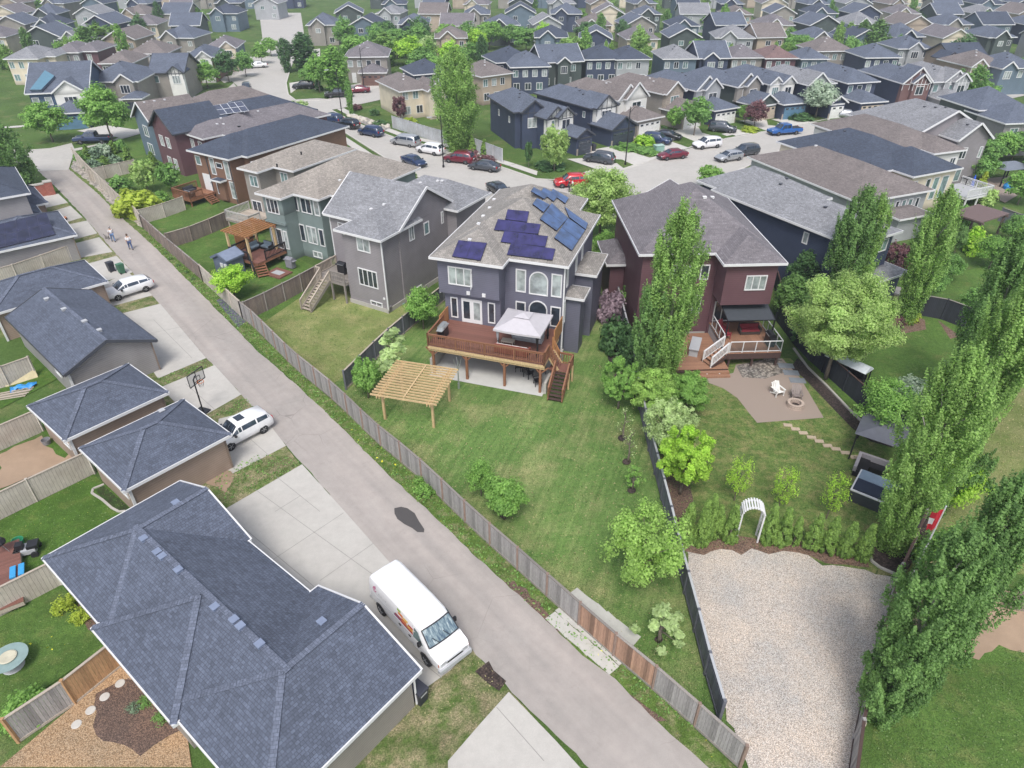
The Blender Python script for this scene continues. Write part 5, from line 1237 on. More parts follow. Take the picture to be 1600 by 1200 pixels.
me, _ = crown_mesh('bush', 1.5, 1.8, 1800, .12, 0, L_MID); c = link('foliage', me, r, (0, 0, .35), scale=(.3, .55, .2)); slot(c, L_MID)
# pergola on the lawn
ua = P(678, 668); ub = P(602, 655); uc = P(704, 627)
dx = (ua - ub); ang = math.atan2(dx.y, dx.x); W_ = dx.length
PG = empty('pergola', ub, ang, 'pale wooden pergola with many roof slats standing on the lawn', 'pergola'); inv = (Matrix.Translation(ub) @ Matrix.Rotation(ang, 4, 'Z')).inverted(); Dp = (inv @ uc).y
for x in (0, W_):
    for y in (0, Dp):
        MB().box(x - .08, y - .08, 0, x + .08, y + .08, 2.3).obj('post', WD_NEW, PG); b = MB(); sx = 1 if x == 0 else -1; b.bar((x, y, 1.75), (x + sx * .5, y, 2.3), .08, .08); b.obj('brace', WD_NEW, PG)
for x in (-.1, .1): MB().box(-.0 + x - .03, -.7, 2.3, x + .03, Dp + .7, 2.48).obj('beam', WD_NEW, PG); MB().box(W_ + x - .03, -.7, 2.3, W_ + x + .03, Dp + .7, 2.48).obj('beam', WD_NEW, PG)
MB().box(W_ / 2 - .05, -.5, 2.58, W_ / 2 + .05, Dp + .5, 2.64).obj('beam', WD_NEW, PG)
for i in range(15):
    y = -.6 + (Dp + 1.2) * i / 14; MB().box(-.6, y - .03, 2.46, W_ + .6, y + .03, 2.6).obj('slat', WD_NEW, PG)
# ================================================================== GREY HOUSE LEFT OF MAIN
HD = House('house', 'grey two-storey house with side gable and long wooden stairs', 'house', (521, 358), 7.3, -30, W_D, S_GREY)
HD.wing(0, 0, 5.3, 6, ax='v', e='hn', p=.5, zb=0)
HD.wing(-3.6, 2.5, 5.35, 3.05 + 8.3, ax='u', e='gg', p=.62, ov=.4)
HD.wing(-2.6, 10, 6.5, 16.2, ze=7.0, ax='u', e='hh', p=.55)
HD.w.box(.6, .42, .0, 5.0, .9, .6)
HD.win('S', .45, 2.9, 5.6, 1.5, 1.3, 2, G_CURT); HD.win('S', .45, 2.95, 2.2, 2.2, 1.7, 4, G_DARK); HD.win('S', .45, 3.6, .35, 1.4, .5, 2, G_DARK)
HD.win('S', 2.95, -1.7, 5.6, 1.2, 1.0, 2, G_CURT); HD.door('S', 2.95, -1.2, 2.0)
HD.win('E', 4.95, 4.7, 5.6, .75, 1.4, 2, G_CURT); HD.win('E', 4.95, 7.0, 5.4, .8, 1.2, 1, G_GREEN); HD.win('E', 4.95, 9.6, 5.6, .35, 1.2, 1, G_DARK); HD.win('E', 4.95, 5.1, .3, .9, .5, 2, G_DARK)
MB().box(4.9, .3, 0, 5.0, 9.5, .45).obj('foundation', M_CONC, HD.root); MB().box(.4, .36, 0, 4.95, .44, .42).obj('foundation', M_CONC, HD.root)
MB().bar((4.97, .4, 7.1), (4.97, .4, .3), .12, .09).obj('downspout', M_WHITE, HD.root); MB().bar((-3.2, 2.9, 7.1), (-3.2, 2.9, .3), .1, .08).obj('downspout', M_WHITE, HD.root)
for a, z in ((4.6, 1.4), (0.8, 6.9)): MB().box(-.1, -.08, -.1, .1, 0, .1).obj('wall_light', M_WHITE, HD.root).location = (a, .45, z)
for px, z in (((557, 266), 9.3), ((590, 275), 9.3), ((623, 280), 9.3), ((657, 286), 9.3), ((600, 320), 8.4), ((580, 327), 8.4), ((684, 283), 8.9), ((691, 283), 8.9), ((690, 265), 9.2)):
    HD.vent_px(px, big=.12, m=M_WHITE)
HD.done()
D1 = frame_of(HD, 'raised_deck', 'grey weathered deck with long stairs beside the grey house', 'deck'); Z1 = 2.1
deck_floor(D1, -3.2, -.1, .45, 2.9, Z1, WD_GREY, frame=WD_GREY)
railing(D1, [(-1.3, -.05, Z1), (.4, -.05, Z1)], .95, WD_GREY); railing(D1, [(-3.15, 2.8, Z1), (-3.15, -.05, Z1), (-2.5, -.05, Z1)], .95, WD_TAN)
stairs(D1, (-1.9, -.1), (-1.9, -3.1), .05, Z1, (1, 0), 1.15, WD_GREY, n=11, tread=WD_TAN)
railing(D1, [(-2.5, -.1, Z1), (-2.5, -3.1, .15)], .9, WD_TAN, name='stair_railing'); railing(D1, [(-1.32, -.1, Z1), (-1.32, -3.1, .15)], .9, WD_TAN, name='stair_railing')
for x, y in ((-3.1, 0), (-1.3, 0), (.3, 0)): MB().box(x - .07, y - .07, 0, x + .07, y + .07, Z1 - .3).obj('post', WD_GREY, D1)
grill(HD, -1.2, 1.6, Z1, 'black barbecue on the small grey deck above the long stairs', hood=M_BLACK)
# ================================================================== SAGE GREEN HOUSE
HG = House('house', 'sage green two-storey house with tan roof behind the cedar pergola', 'house', (398, 301), 7.0, -30.4, W_GREEN, S_TAN)
HG.wing(0, 0, 3.62, 8, ax='v', e='hn', p=.45); HG.wing(1.9, 1.75, 7.1, 10, ax='v', e='hn', p=.45); HG.wing(-.1, 3.4, 9.4, 15.5, ax='v', e='hh', p=.5)
HG.win('S', .45, 1.75, 5.0, 1.7, 1.55, 3, G_DARK); HG.win('S', 2.2, 3.2, 5.0, .75, 1.6, 1, G_DARK); HG.win('S', 2.2, 4.7, 5.0, 1.5, 1.6, 2, G_DARK); HG.win('S', 2.2, 6.15, 5.0, .75, 1.6, 1, G_CURT)
HG.win('S', 2.2, 3.5, 1.7, .75, 1.9, 1, G_DARK); HG.win('S', 2.2, 4.85, 1.7, 1.35, 1.9, 2, G_CURT); HG.win('S', 2.2, 6.2, 1.7, .7, 1.9, 1, G_DARK); HG.win('S', 2.2, 5.2, .2, 1.3, .7, 2, G_CURT)
HG.win('S', .45, 1.0, 1.3, .55, 2.0, 1, G_DARK); HG.win('S', .45, 1.9, 1.2, .9, 2.2, 1, G_DARK); HG.win('S', .45, 2.8, 1.3, .55, 2.0, 1, G_CURT); HG.w.box(.4, .2, 4.0, 3.3, .5, 4.15)
for px, z in (((452, 212), 9.4), ((477, 213), 9.4), ((432, 240), 8.9), ((437, 238), 8.9), ((453, 254), 8.7), ((459, 229), 9), ((564, 225), 9.2), ((577, 222), 9.3), ((550, 228), 9.2), ((531, 282), 8.0), ((520, 243), 9)):
    HG.vent_px(px, big=.12, m=M_WHITE)
for px in ((470, 236), (432, 255)): q = HG.loc(px, 8.8); HG.vent(q.x, q.y, 8.4, .1, M_BLACK).scale = (.6, .6, 3)
HG.done()
# house between green and brown one
HB = House('house', 'beige-grey two-storey house with a white deck and tan roof', 'house', (370, 262), 6.6, -31, W_BEIGE, S_TAN)
HB.wing(0, 0, 3.3, 8, ax='v', e='hn', p=.4); HB.wing(-.4, 2.4, 6.4, 13, ax='v', e='hh', p=.42); HB.win('S', .45, 1.9, 4.6, 1.3, 1.3, 2); HB.win('S', 2.85, 4.3, 4.7, 1.2, 1.3, 2); HB.win('S', .45, 1.6, 1.3, 1.6, 1.6, 2, G_DARK); HB.done()
D2 = frame_of(HB, 'raised_deck', 'pale grey deck with railing behind the beige-grey house', 'deck')
deck_floor(D2, .2, -3.2, 4.3, .4, 1.7, WD_TAN, frame=WD_GREY); railing(D2, [(.25, .3, 1.7), (.25, -3.1, 1.7), (4.2, -3.1, 1.7), (4.2, -1.6, 1.7)], .95, plain('pale_grey_rail', (.45, .43, .41), .7))
for x, y in ((.4, -3), (2.2, -3), (4.1, -3)): MB().box(x - .07, y - .07, 0, x + .07, y + .07, 1.4).obj('post', WD_TAN, D2)
# pergola deck of the sage green house
D3 = frame_of(HG, 'pergola_deck', 'cedar pergola deck with black railings behind the sage green house', 'deck')
deck_floor(D3, -1.6, -3.6, 2.6, .4, 1.15, DK_RED, frame=WD_CEDAR)
railing(D3, [(-1.5, .3, 1.15), (-1.5, -3.5, 1.15), (1.3, -3.5, 1.15)], .95, M_BLACK); railing(D3, [(2.55, .3, 1.15), (2.55, -2.4, 1.15)], .95, M_BLACK)
for x, y in ((-1.45, -3.4), (1.5, -3.4), (-1.45, .1), (1.5, .1)): MB().box(x - .1, y - .1, 0, x + .1, y + .1, 3.6).obj('post', WD_NEW, D3)
for y in (-3.4, .1): MB().box(-1.9, y - .05, 3.6, 1.95, y + .05, 3.8).obj('beam', WD_CEDAR, D3)
for i in range(9): x = -1.7 + 3.4 * i / 8; MB().box(x - .05, -3.8, 3.8, x + .05, .5, 3.92).obj('slat', WD_ORANGE, D3)
MB().box(-1.56, -2.5, 1.2, -1.5, -.2, 3.0).obj('privacy_screen', WD_ORANGE, D3)
stairs(D3, (2.0, -3.0), (3.6, -3.9), .05, 1.15, (.5, .85), 1.1, WD_CEDAR, n=6); railing(D3, [(1.35, -3.5, 1.15), (2.9, -4.4, .2)], .9, M_BLACK, name='stair_railing')
grill(HG, 4.3, -.9, .05, 'grey covered barbecue beside the cedar pergola deck', hood=plain('grey_cover', (.22, .22, .25), .8), body=plain('grey_cover', (.22, .22, .25), .8))
box_thing('timber_step', 'low wooden platform at the foot of the pergola stairs', 'step', lp(HG, 4.2, -2.6), R(-30), [('platform', MB().box(-1.1, -.9, 0, 1.1, .9, .16), DK_RED), ('mat', MB().box(-.6, -.4, .163, .6, .4, .18), M_TRIMG)])
bench(HG, -.5, -1.2, 1.15, 1.5, 90, 'dark sofa with red cushion under the cedar pergola', M_BLACK, plain('slate_cushion', (.12, .16, .2), .8)); bench(HG, .6, -.4, 1.15, 1.3, 0, 'dark sofa against the green wall under the cedar pergola', M_BLACK, plain('slate_cushion', (.12, .16, .2), .8))
# garden shed
sp = P(336, 428); sh = House('garden_shed', 'small blue-grey plastic shed with double window behind the white fence', 'shed', (sp.x, sp.y, 0), 1.9, -30, plain('shed_blue', (.13, .16, .22), .5), plain('shed_roof', (.2, .24, .33), .45), plain('shed_blue', (.13, .16, .22), .5))
sh.wing(0, 0, 2.3, 2.2, ax='v', e='gg', p=.5, ov=.12); 
for a in (1.3, 1.85): sh.win('S', .12, a, 1.0, .35, .45, 2, G_DARK)
sh.done()
# ================================================================== BROWN HOUSE
HR = House('house', 'brown two-storey house with dark navy hip roof and small wooden deck', 'house', (291, 234), 5.9, -32.1, W_BROWN, S_NAVY)
HR.wing(0, 0, 8.0, 9, ax='v', e='hn', p=.42); HR.wing(0, 2, 9.0, 20, ax='v', e='hh', p=.42)
for a, z, w_, h_, g in ((1.3, 4.1, 1.0, 1.2, G_GREEN), (4.0, 3.3, .9, 2.1, G_CURT), (5.3, 4.3, 1.2, .7, G_DARK), (6.7, 3.1, .9, 2.3, G_CURT), (4.1, .8, .5, 1.9, G_DARK), (7.0, .7, .9, 2.2, G_CURT)): HR.win('S', .45, a, z, w_, h_, 1, g)
d = HR.door('S', .45, 2.2, 1.0, 1.5, 2.1); HR.wing(4.3, -.55, 6.1, .6, ze=3.0, ax='u', e='hh', p=.3, ov=.05, walls=False); HR.w.box(4.7, .0, .4, 5.9, .45, 3.0)
for a in (3.0, 7.4): MB().bar((a, .4, 5.7), (a, .4, .2), .1, .08).obj('downspout', M_DTRIM, HR.root)
q = HR.loc((373, 196), 7.2); HR.vent(q.x, q.y, 7.0, .14, M_BLACK); HR.done()
D4 = frame_of(HR, 'raised_deck', 'reddish wooden deck with slatted railing behind the brown house', 'deck')
deck_floor(D4, -.3, -3.4, 3.3, .4, 1.0, WD_CEDAR, frame=WD_CEDAR); railing(D4, [(-.2, .3, 1.0), (-.2, -3.3, 1.0), (3.2, -3.3, 1.0), (3.2, -1.4, 1.0)], .9, WD_CEDAR)
for x, y in ((-.1, -3.2), (1.5, -3.2), (3.1, -3.2)): MB().box(x - .07, y - .07, 0, x + .07, y + .07, .7).obj('post', WD_CEDAR, D4)
stairs(D4, (3.3, -.8), (4.6, -.8), .05, 1.0, (0, 1), 1.1, WD_CEDAR, n=5); bench(HR, .9, -1.6, 1.0, 1.5, 90, 'dark lounge sofa on the deck of the brown house', M_BLACK, M_DTRIM); bench(HR, 2.2, -2.6, 1.0, 1.4, 180, 'grey lounge sofa by the railing of the brown house deck', M_BLACK, M_TRIMG)
# houses further up the row
def rowhouse(label, px, ze, ang, wall, roof, wings, wins=(), vents=(), trim=M_WHITE, sol=None):
    h = House('house', label, 'house', px, ze, ang, wall, roof, trim)
    for wg in wings:
        k = dict(wg[4]) if len(wg) > 4 else {}; h.wing(*wg[:4], **k)
    for w_ in wins: h.win(*w_)
    for px_, z in vents: h.vent_px(px_, big=.13, m=M_DTRIM if roof in (S_GREY, S_NAVY) else M_WHITE)
    if sol: sol(h)
    return h.done()
rowhouse('maroon-brown house with mauve hip roof and cluster of white vents', (279, 205), 5.6, -40, W_MAROON, S_MAUVE, [(0, 0, 6.3, 7, dict(ax='v', e='hn')), (0, 3, 8.0, 20, dict(ax='v', e='hh', p=.45))], [('S', .45, 2.3, 3.6, 1, 1.3, 2), ('S', .45, 4.5, 3.6, 1, 1.3, 2)], [((342, 168), 7.6), ((350, 168), 7.6), ((362, 170), 7.6), ((345, 185), 7), ((339, 194), 6.8), ((349, 194), 6.8), ((403, 174), 7.6)])
HM = rowhouse('maroon house with rooftop solar array in white frames', (231, 196), 5.9, -42, W_MAROON, S_NAVY, [(0, 0, 7.4, 8, dict(ax='v', e='gn', p=.72)), (-.4, 6, 9.4, 22, dict(ax='v', e='hh', p=.45))], [('S', .45, 2.3, 3.4, 1.1, 1.5, 2, G_CURT), ('S', .45, 4.3, 3.4, 1.1, 1.5, 2, G_CURT), ('S', .45, 3.2, .5, 1.1, 1.6, 2, G_CURT), ('S', .45, 5.0, .5, 1.1, 1.6, 2, G_CURT)], trim=M_DTRIM)
SA = [plain('white_panel_frame', (.6, .62, .66), .4), glass('dark_cells', (.03, .035, .07), .2)]
def Q(a): return (200 + a[0] / 7.62, 60 + a[1] / 7.62)
for q, g in (([(860, 800), (1235, 745), (1160, 645), (775, 690)], (5, 2)), ([(840, 940), (1440, 860), (1350, 745), (760, 835)], (7, 2))): slab_px(HM, [Q(t) for t in q], (0, 14, 5.9 + 1.2), (-.2, -.25, 1), 0, lift=.14, mat=SA, grid=g, e=.035)
rowhouse('blue-grey house with long brown roof beside the maroon house', (204, 182), 5.6, -44, W_BLUE, S_BROWN, [(0, 0, 7.2, 8, dict(ax='v', e='gn', p=.72)), (-1.5, 6, 8.8, 22, dict(ax='v', e='hh', p=.5)), (-3.5, 3, 4, 10, dict(ze=3.2, ax='u', e='hh'))], [('S', .45, 3.4, 3.2, 1.6, 1.6, 2, G_GREEN), ('S', .45, 3.4, .6, 1.8, 1.6, 2, G_GREEN)], [((225, 160), 8), ((241, 158), 8), ((257, 156), 8), ((271, 131), 8), ((279, 131), 8), ((288, 130), 8), ((317, 139), 7.4), ((334, 137), 7.4), ((355, 134), 7.4)])
# ================================================================== MAROON HOUSE AND ITS YARD
HX = House('house', 'maroon-sided two-storey house with mauve roof behind the tall poplar', 'house', (1132, 413), 7.9, 2.8, W_MAROON, S_MAUVE)
HX.wing(0, 0, 5.0, 9, ax='v', e='hn', p=.55, zb=4.1); HX.wing(-6.2, 2.2, 4.98, 15, ax='v', e='hh', p=.62); HX.w.box(.5, 2.5, 0, 4.5, 4, 4.1)
HX.wing(-7.5, 8.5, -4.8, 14, ze=4.2, ax='v', e='hh', p=.6); HX.wing(-3, 12.5, 3.5, 19, ze=6.6, ax='v', e='hg', p=.6)
HX.win('S', .45, 3.0, 5.4, 1.7, 1.3, 3, G_CURT)
for a, w_, n, g in ((-3.1, .6, 1, G_CURT), (-1.75, 1.35, 2, G_CURT), (-.5, .75, 1, G_DARK)): HX.win('S', 2.65, a, 5.35, w_, 1.35, n, g)
for a, g in ((-1.9, G_CURT), (-.75, G_DARK)): HX.win('S', 2.65, a, 2.2, .75, 1.75, 1, g)
for a in (1.5, 3.3): HX.win('S', 2.5, a, 1.5, 1.4, 1.9, 2, G_DARK)
for px, z in (((1101, 309), 9.3), ((1113, 309), 9.3), ((1064, 330), 9.3), ((983, 382), 4.6)):
    HX.vent_px(px, big=.14, m=M_WHITE)
MB().box(-6, 2.6, 0, .4, 2.65, .4).obj('foundation', M_CONC, HX.root); HX.done()
DX = frame_of(HX, 'raised_deck', 'raised cedar-coloured deck with white glass railing behind the maroon house', 'deck'); zx = 1.35
DK_O = boards('orange_brown_decking', (.30, .16, .10), .12)
deck_floor(DX, .6, -2.6, 5.0, 2.5, zx, DK_O, along='v', frame=WD_DARK)
def glassrail(root, pts, h=1.0, gl=None):
    m, g = MB(), MB(); pts = [Vector(p) for p in pts]; U = Vector((0, 0, 1))
    for a, b in zip(pts, pts[1:]):
        m.bar(a + U * h, b + U * h, .07, .05); m.bar(a + U * .1, b + U * .1, .05, .05); k = max(1, round((b - a).length / 1.1))
        for i in range(k + 1): p = a.lerp(b, i / k); m.bar(p, p + U * h, .06, .06)
        g.poly([a + U * .14, b + U * .14, b + U * (h - .04), a + U * (h - .04)])
    m.obj('railing', M_WHITE, root); g.obj('glass_panel', CLEAR, root)
def clear():
    m, nt, b = newmat('clear_glass'); b.inputs['Transmission Weight'].default_value = 0; b.inputs[0].default_value = (.05, .08, .09, 1); b.inputs['Roughness'].default_value = .03; b.inputs['Alpha'].default_value = .4; return m
CLEAR = clear()
glassrail(DX, [(.75, -2.5, zx), (4.95, -2.5, zx), (4.95, 1.6, zx)]); glassrail(DX, [(.65, -1.2, zx), (.65, 1.9, zx)])
MB().box(.62, -1.6, .0, .68, 2.4, zx - .05).obj('skirting', M_TRIMG, DX)
for u in (.9, 2.8, 4.8): MB().box(u - .08, -2.5, 0, u + .08, -2.34, zx - .3).obj('post', WD_DARK, DX)
MB().box(.6, -2.6, zx - .55, 5.0, -2.5, zx - .04).obj('fascia_board', WD_DARK, DX)
stairs(DX, (.6, -1.95), (-1.0, -2.7), .45, zx, (.42, -.9), 1.2, WD_DARK, n=5, tread=DK_O)
railing(DX, [(.62, -1.4, zx), (-1.15, -2.2, .5)], .9, M_WHITE, name='stair_railing', bal=.16); railing(DX, [(.62, -2.5, zx), (-.8, -3.2, .5)], .9, M_WHITE, name='stair_railing', bal=.16)
deck_floor(DX, -4.2, -3.4, .6, 2.3, .45, DK_O, name='lower_floor', frame=WD_DARK)
st = MB()
for i in range(2): st.box(-2.6, -3.75 - .32 * i, .0, .6, -3.42 - .32 * i, .32 - .15 * i)
st.obj('steps', DK_O, DX); lt = MB()
for i, x in enumerate((-2.2, -1.2, -.2)): lt.box(x - .05, -3.77, .2, x + .05, -3.75, .26)
lt.obj('step_light', M_WHITE, DX)
cp = frame_of(HX, 'shade_canopy', 'dark fabric shade canopy on posts over the raised deck of the maroon house', 'canopy')
c_ = MB(); R0, R1_ = 1.8, -.9
rows = [[Vector((.9 + 3.9 * i / 6 + (.0), 1.9 - 2.6 * j / 4, 3.75 - .5 * j / 4 - .06 * math.sin(math.pi * i / 6))) for i in range(7)] for j in range(5)]
for a, b in zip(rows, rows[1:]):
    for i in range(6): c_.poly([a[i], a[i + 1], b[i + 1], b[i]])
c_.obj('fabric', FAB_D, cp, True); fr = MB(); fr.bar(rows[0][0], rows[4][0], .06, .06); fr.bar(rows[0][6], rows[4][6], .06, .06); fr.bar(rows[4][0], rows[4][6], .06, .06); fr.obj('frame', M_BLACK, cp)
for x in (.95, 4.75): MB().box(x - .05, -.75, zx, x + .05, -.65, 3.25).obj('post', M_BLACK, cp)
bench(HX, 3.4, .6, zx, 1.7, 0, 'dark wicker sofa with red cushions under the dark shade canopy', WICK, CU_RED)
for u, v, a in ((1.3, .9, 40), (1.2, -.2, 100)): chair(lp(HX, u, v, zx), R(a), 'red cushioned patio chair under the shade canopy, %s' % ('against the house wall' if v > 0 else 'beside the glass railing'), CU_RED, 'red chairs under the shade canopy')
grill(HX, 4.4, -1.4, zx, 'black covered barbecue behind the glass railing', hood=M_BLACK, ang=-90)
box_thing('picnic_table', 'grey covered table on the lower deck beside the maroon house', 'table', lp(HX, -.8 - .6, -.6, .45), R(70), [('top', MB().box(-1.1, -.4, .68, 1.1, .4, .74), M_TRIMG)] + [('leg', MB().box(x - .05, -.35, 0, x + .05, .35, .68), M_TRIMG) for x in (-.9, .9)])
def adirondack(px, ang, label, m):
    r = empty('adirondack_chair', P(*px, .0) + Vector((0, 0, .03)), R(ang), label, 'chair')
    s = MB(); b = MB()
    for i in range(5):
        x = -.26 + .13 * i; b.bar((x, .12, .3), (x * 1.1, .52, 1.0 - abs(i - 2) * .05), .11, .025)
        s.bar((-.28, -.3 + i * .11, .4 - i * .035), (.28, -.3 + i * .11, .4 - i * .035), .1, .025)
    s.obj('seat', m, r); b.obj('backrest', m, r)
    for x in (-.34, .34):
        MB().bar((x, -.38, .58), (x, .42, .56), .13, .03).obj('armrest', m, r); MB().box(x - .03, -.33, 0, x + .03, -.24, .57).obj('leg', m, r); MB().bar((x * .85, -.3, .36), (x * .85, .45, .02), .04, .11).obj('leg', m, r)
    return r
adirondack((1214, 617), 20, 'white adirondack chair on the paver patio', plain('white_plastic', (.75, .74, .72), .5)); adirondack((1243, 623), -10, 'grey adirondack chair beside the round fire pit', plain('brown_plastic', (.24, .2, .19), .6))
r = empty('fire_pit', P(1242, 635), 0, 'round stone fire pit on the paver patio', 'fire pit'); pr = [(.6, 0), (.6, .38), (.4, .38), (.4, .1)]
MB().lathe(pr, 20).obj('stone_ring', PATIO, r); MB().lathe([(.38, .1), (.36, .12)], 16).obj('ash_bed', SOIL, r)
# white arbor between cedars
a_, b_ = P(1149, 838), P(1182, 842); d_ = b_ - a_; r = empty('garden_arbor', a_, math.atan2(d_.y, d_.x), 'white arched garden arbor in the gap of the cedar row', 'arbor'); L_ = d_.length; dep = .6
for x in (0, L_):
    for y in (-dep / 2, dep / 2): MB().box(x - .045, y - .045, 0, x + .045, y + .045, 2.1).obj('post', M_WHITE, r)
    lt = MB()
    for i in range(8): lt.bar((x, -dep / 2, .25 + i * .24), (x, dep / 2, .25 + i * .24), .03, .04)
    lt.obj('side_lattice', M_WHITE, r)
arc = MB(); k = 12; cc_ = [(L_ / 2 - L_ / 2 * math.cos(math.pi * i / k), 2.1 + L_ / 2 * math.sin(math.pi * i / k)) for i in range(k + 1)]
for y in (-dep / 2, dep / 2):
    for p, q in zip(cc_, cc_[1:]): arc.bar((p[0], y, p[1]), (q[0], y, q[1]), .06, .1)
arc.obj('arch', M_WHITE, r); sl_ = MB()
for x, z in cc_[1:-1]: sl_.bar((x, -dep / 2 - .15, z + .05), (x, dep / 2 + .15, z + .05), .09, .05)
sl_.obj('arch_slats', M_WHITE, r)
# covered boat / trailer by the willow
bt = empty('covered_swing_bench', P(1318, 592), R(-52), 'long bench with arched white canopy beneath the willow', 'bench'); cv = MB(); n_ = 8
prof = [(-.62 + 1.24 * i / n_, 1.55 + .38 * math.sin(math.pi * i / n_)) for i in range(n_ + 1)]
for (y0, z0), (y1, z1) in zip(prof, prof[1:]): cv.poly([(-1.7, y0, z0), (1.7, y0, z0), (1.7, y1, z1), (-1.7, y1, z1)])
for x in (-1.7, 1.7): cv.poly([(x, y, z) for y, z in prof])
cv.obj('canopy', plain('silver_fabric', (.7, .74, .8), .6), bt, True)
for x in (-1.6, 1.6):
    for y in (-.5, .5): MB().box(x - .04, y - .04, 0, x + .04, y + .04, 1.58).obj('post', M_BLACK, bt)
MB().box(-1.5, -.3, .4, 1.5, .35, .52).obj('seat', M_BLACK, bt); MB().box(-1.5, .3, .52, 1.5, .38, 1.0).obj('backrest', M_BLACK, bt)
# dark flat canopy, sofa, hot tub
o_ = P(1353, 733); e_ = P(1378, 668); an = math.atan2(e_.y - o_.y, e_.x - o_.x); r = empty('flat_gazebo', P(1366, 712), an, 'flat dark-roofed gazebo beside the stepping stones', 'gazebo')
ro = MB(); ro.solid([(-1.5, -1.5, 2.2), (1.5, -1.5, 2.2), (1.5, 1.5, 2.2), (-1.5, 1.5, 2.2), (0, 0, 2.75)], [(0, 1, 4), (1, 2, 4), (2, 3, 4), (3, 0, 4)]); ro.obj('roof', plain('gazebo_roof', (.10, .105, .13), .6), r)
for x in (-1.35, 1.35):
    for y in (-1.35, 1.35): MB().box(x - .05, y - .05, 0, x + .05, y + .05, 2.22).obj('post', M_BLACK, r)
s_ = empty('corner_sofa', P(1352, 735) + Vector((.3, 0, 0)), an, 'black corner sofa with pale cushions in front of the flat gazebo', 'sofa')
MB().box(-1.2, .1, 0, .6, .9, .4).box(-.2, -1.0, 0, .6, .1, .4).obj('base', M_BLACK, s_); MB().box(-1.2, .75, .4, .6, .95, .8).box(.42, -1.0, .4, .62, .75, .8).obj('backrest', plain('grey_pad', (.3, .28, .3), .8), s_); MB().box(-1.15, .15, .4, .4, .74, .5).obj('seat_cushion', M_BLACK, s_)
o_ = P(1334, 788); e_ = P(1350, 757); an2 = math.atan2(e_.y - o_.y, e_.x - o_.x)
ht = empty('hot_tub', P(1362, 778), an2, 'square hot tub with navy cover and white edge beside the poplar', 'hot tub')
MB().box(-1.15, -1.15, 0, 1.15, 1.15, .85).obj('shell', M_DTRIM, ht); MB().box(-1.2, -1.2, .85, 1.2, 1.2, .92).obj('rim', M_WHITE, ht); MB().box(-1.05, -1.05, .921, .1, 1.1, 1.0).obj('cover', plain('navy_cover', (.012, .018, .045), .5), ht); MB().box(.12, -1.05, .921, 1.1, 1.1, 1.02).obj('folded_cover', plain('steel_blue_cover', (.2, .26, .34), .5), ht)
# flag pole
fp = P(1421, 908); tp = 5.6; r = empty('flag_pole', fp, 0, 'white flag pole with furled red and white flag by the gravel pad fence', 'flag pole')
MB().tube([(0, 0, 0), (0, 0, tp)], [.05, .035], 8).obj('pole', M_WHITE, r); MB().lathe([(.01, -.06), (.06, 0), (.01, .06)], 8, c=(0, 0, tp + .05)).obj('finial', M_STEEL, r)
fl = MB(); g_ = 6
for j in range(3):
    for i in range(g_):
        def FP(a, b): return (-.02 - .5 * a * (1 - .3 * b), .12 * math.sin(a * 7 + b * 2) * a, tp - .15 - 1.35 * b - .25 * a)
        fl.poly([FP(i / g_, j / 3), FP((i + 1) / g_, j / 3), FP((i + 1) / g_, (j + 1) / 3), FP(i / g_, (j + 1) / 3)], 1 if i >= 4 and j == 1 else 0)
fl.obj('flag', [plain('flag_red', (.55, .02, .04), .7), plain('flag_white', (.8, .78, .78), .7)], r, True)
# ================================================================== HOUSES RIGHT OF THE MAROON HOUSE
rowhouse('dark grey two-storey house with grey shingle roof behind the willow', (1342, 381), 7.0, 30, W_NAVY, S_GREY, [(0, 0, 6.0, 6, dict(ax='v', e='hn')), (-.8, .8, 5.9, 17, dict(ax='v', e='hh', p=.5)), (0, 9, 7.8, 20, dict(ax='v', e='hh', p=.5)), (-1, -1.4, 6.8, 1.2, dict(ze=3.4, ax='u', e='hh', p=.35))],
    [('S', .45, 4.3, 5.2, 1.4, 1.2, 2, G_GREEN), ('S', -.95 + .003, 3.0, .5, 2.6, 2.1, 3, G_CURT), ('W', -.35, 5.0, 5.3, .6, 1.1, 1, G_CURT)], [((1204, 267), 9.6), ((1229, 279), 9.6), ((1220, 288), 9.6), ((1270, 267), 9.6), ((1291, 276), 9.6), ((1290, 324), 8.3)], trim=M_WHITE).w
rowhouse('beige bungalow with brown roof and a band of tall windows', (1368, 312), 4.5, 22.4, W_LGREY, S_BROWN, [(-2.3, 0, 9.0, 19, dict(ax='v', e='hh', p=.4)), (1.5, -2.6, 6.5, .8, dict(ze=2.9, ax='u', e='hh', p=.25))],
    [('S', .45, a, 2.0, w_, 1.7, 1, g) for a, w_, g in ((1.2, .9, G_CURT), (2.3, .8, G_GREEN), (4.2, .6, G_DARK), (5.2, .7, G_GREEN), (6.2, .7, G_GREEN), (7.3, .6, G_DARK))], [((1275, 228), 7.8), ((1310, 238), 7.6), ((1345, 240), 7.4)])
rowhouse('cream house with wide dark navy hip roof', (1428, 276), 4.8, 24.5, W_CREAM, S_NAVY, [(0, 0, 8.6, 9, dict(ax='v', e='hh', p=.45)), (-3.7, 3, 8.4, 19, dict(ax='v', e='hh', p=.42))],
    [('S', .45, a, 1.2, w_, 2.8, 1, g) for a, w_, g in ((1.3, .7, G_DARK), (3.6, .8, G_DARK), (5.0, 1.0, G_GREEN), (6.6, 1.2, G_GREEN))], [((1320, 205), 7.8), ((1405, 206), 8.0), ((1418, 208), 8.0), ((1345, 200), 7.4)])
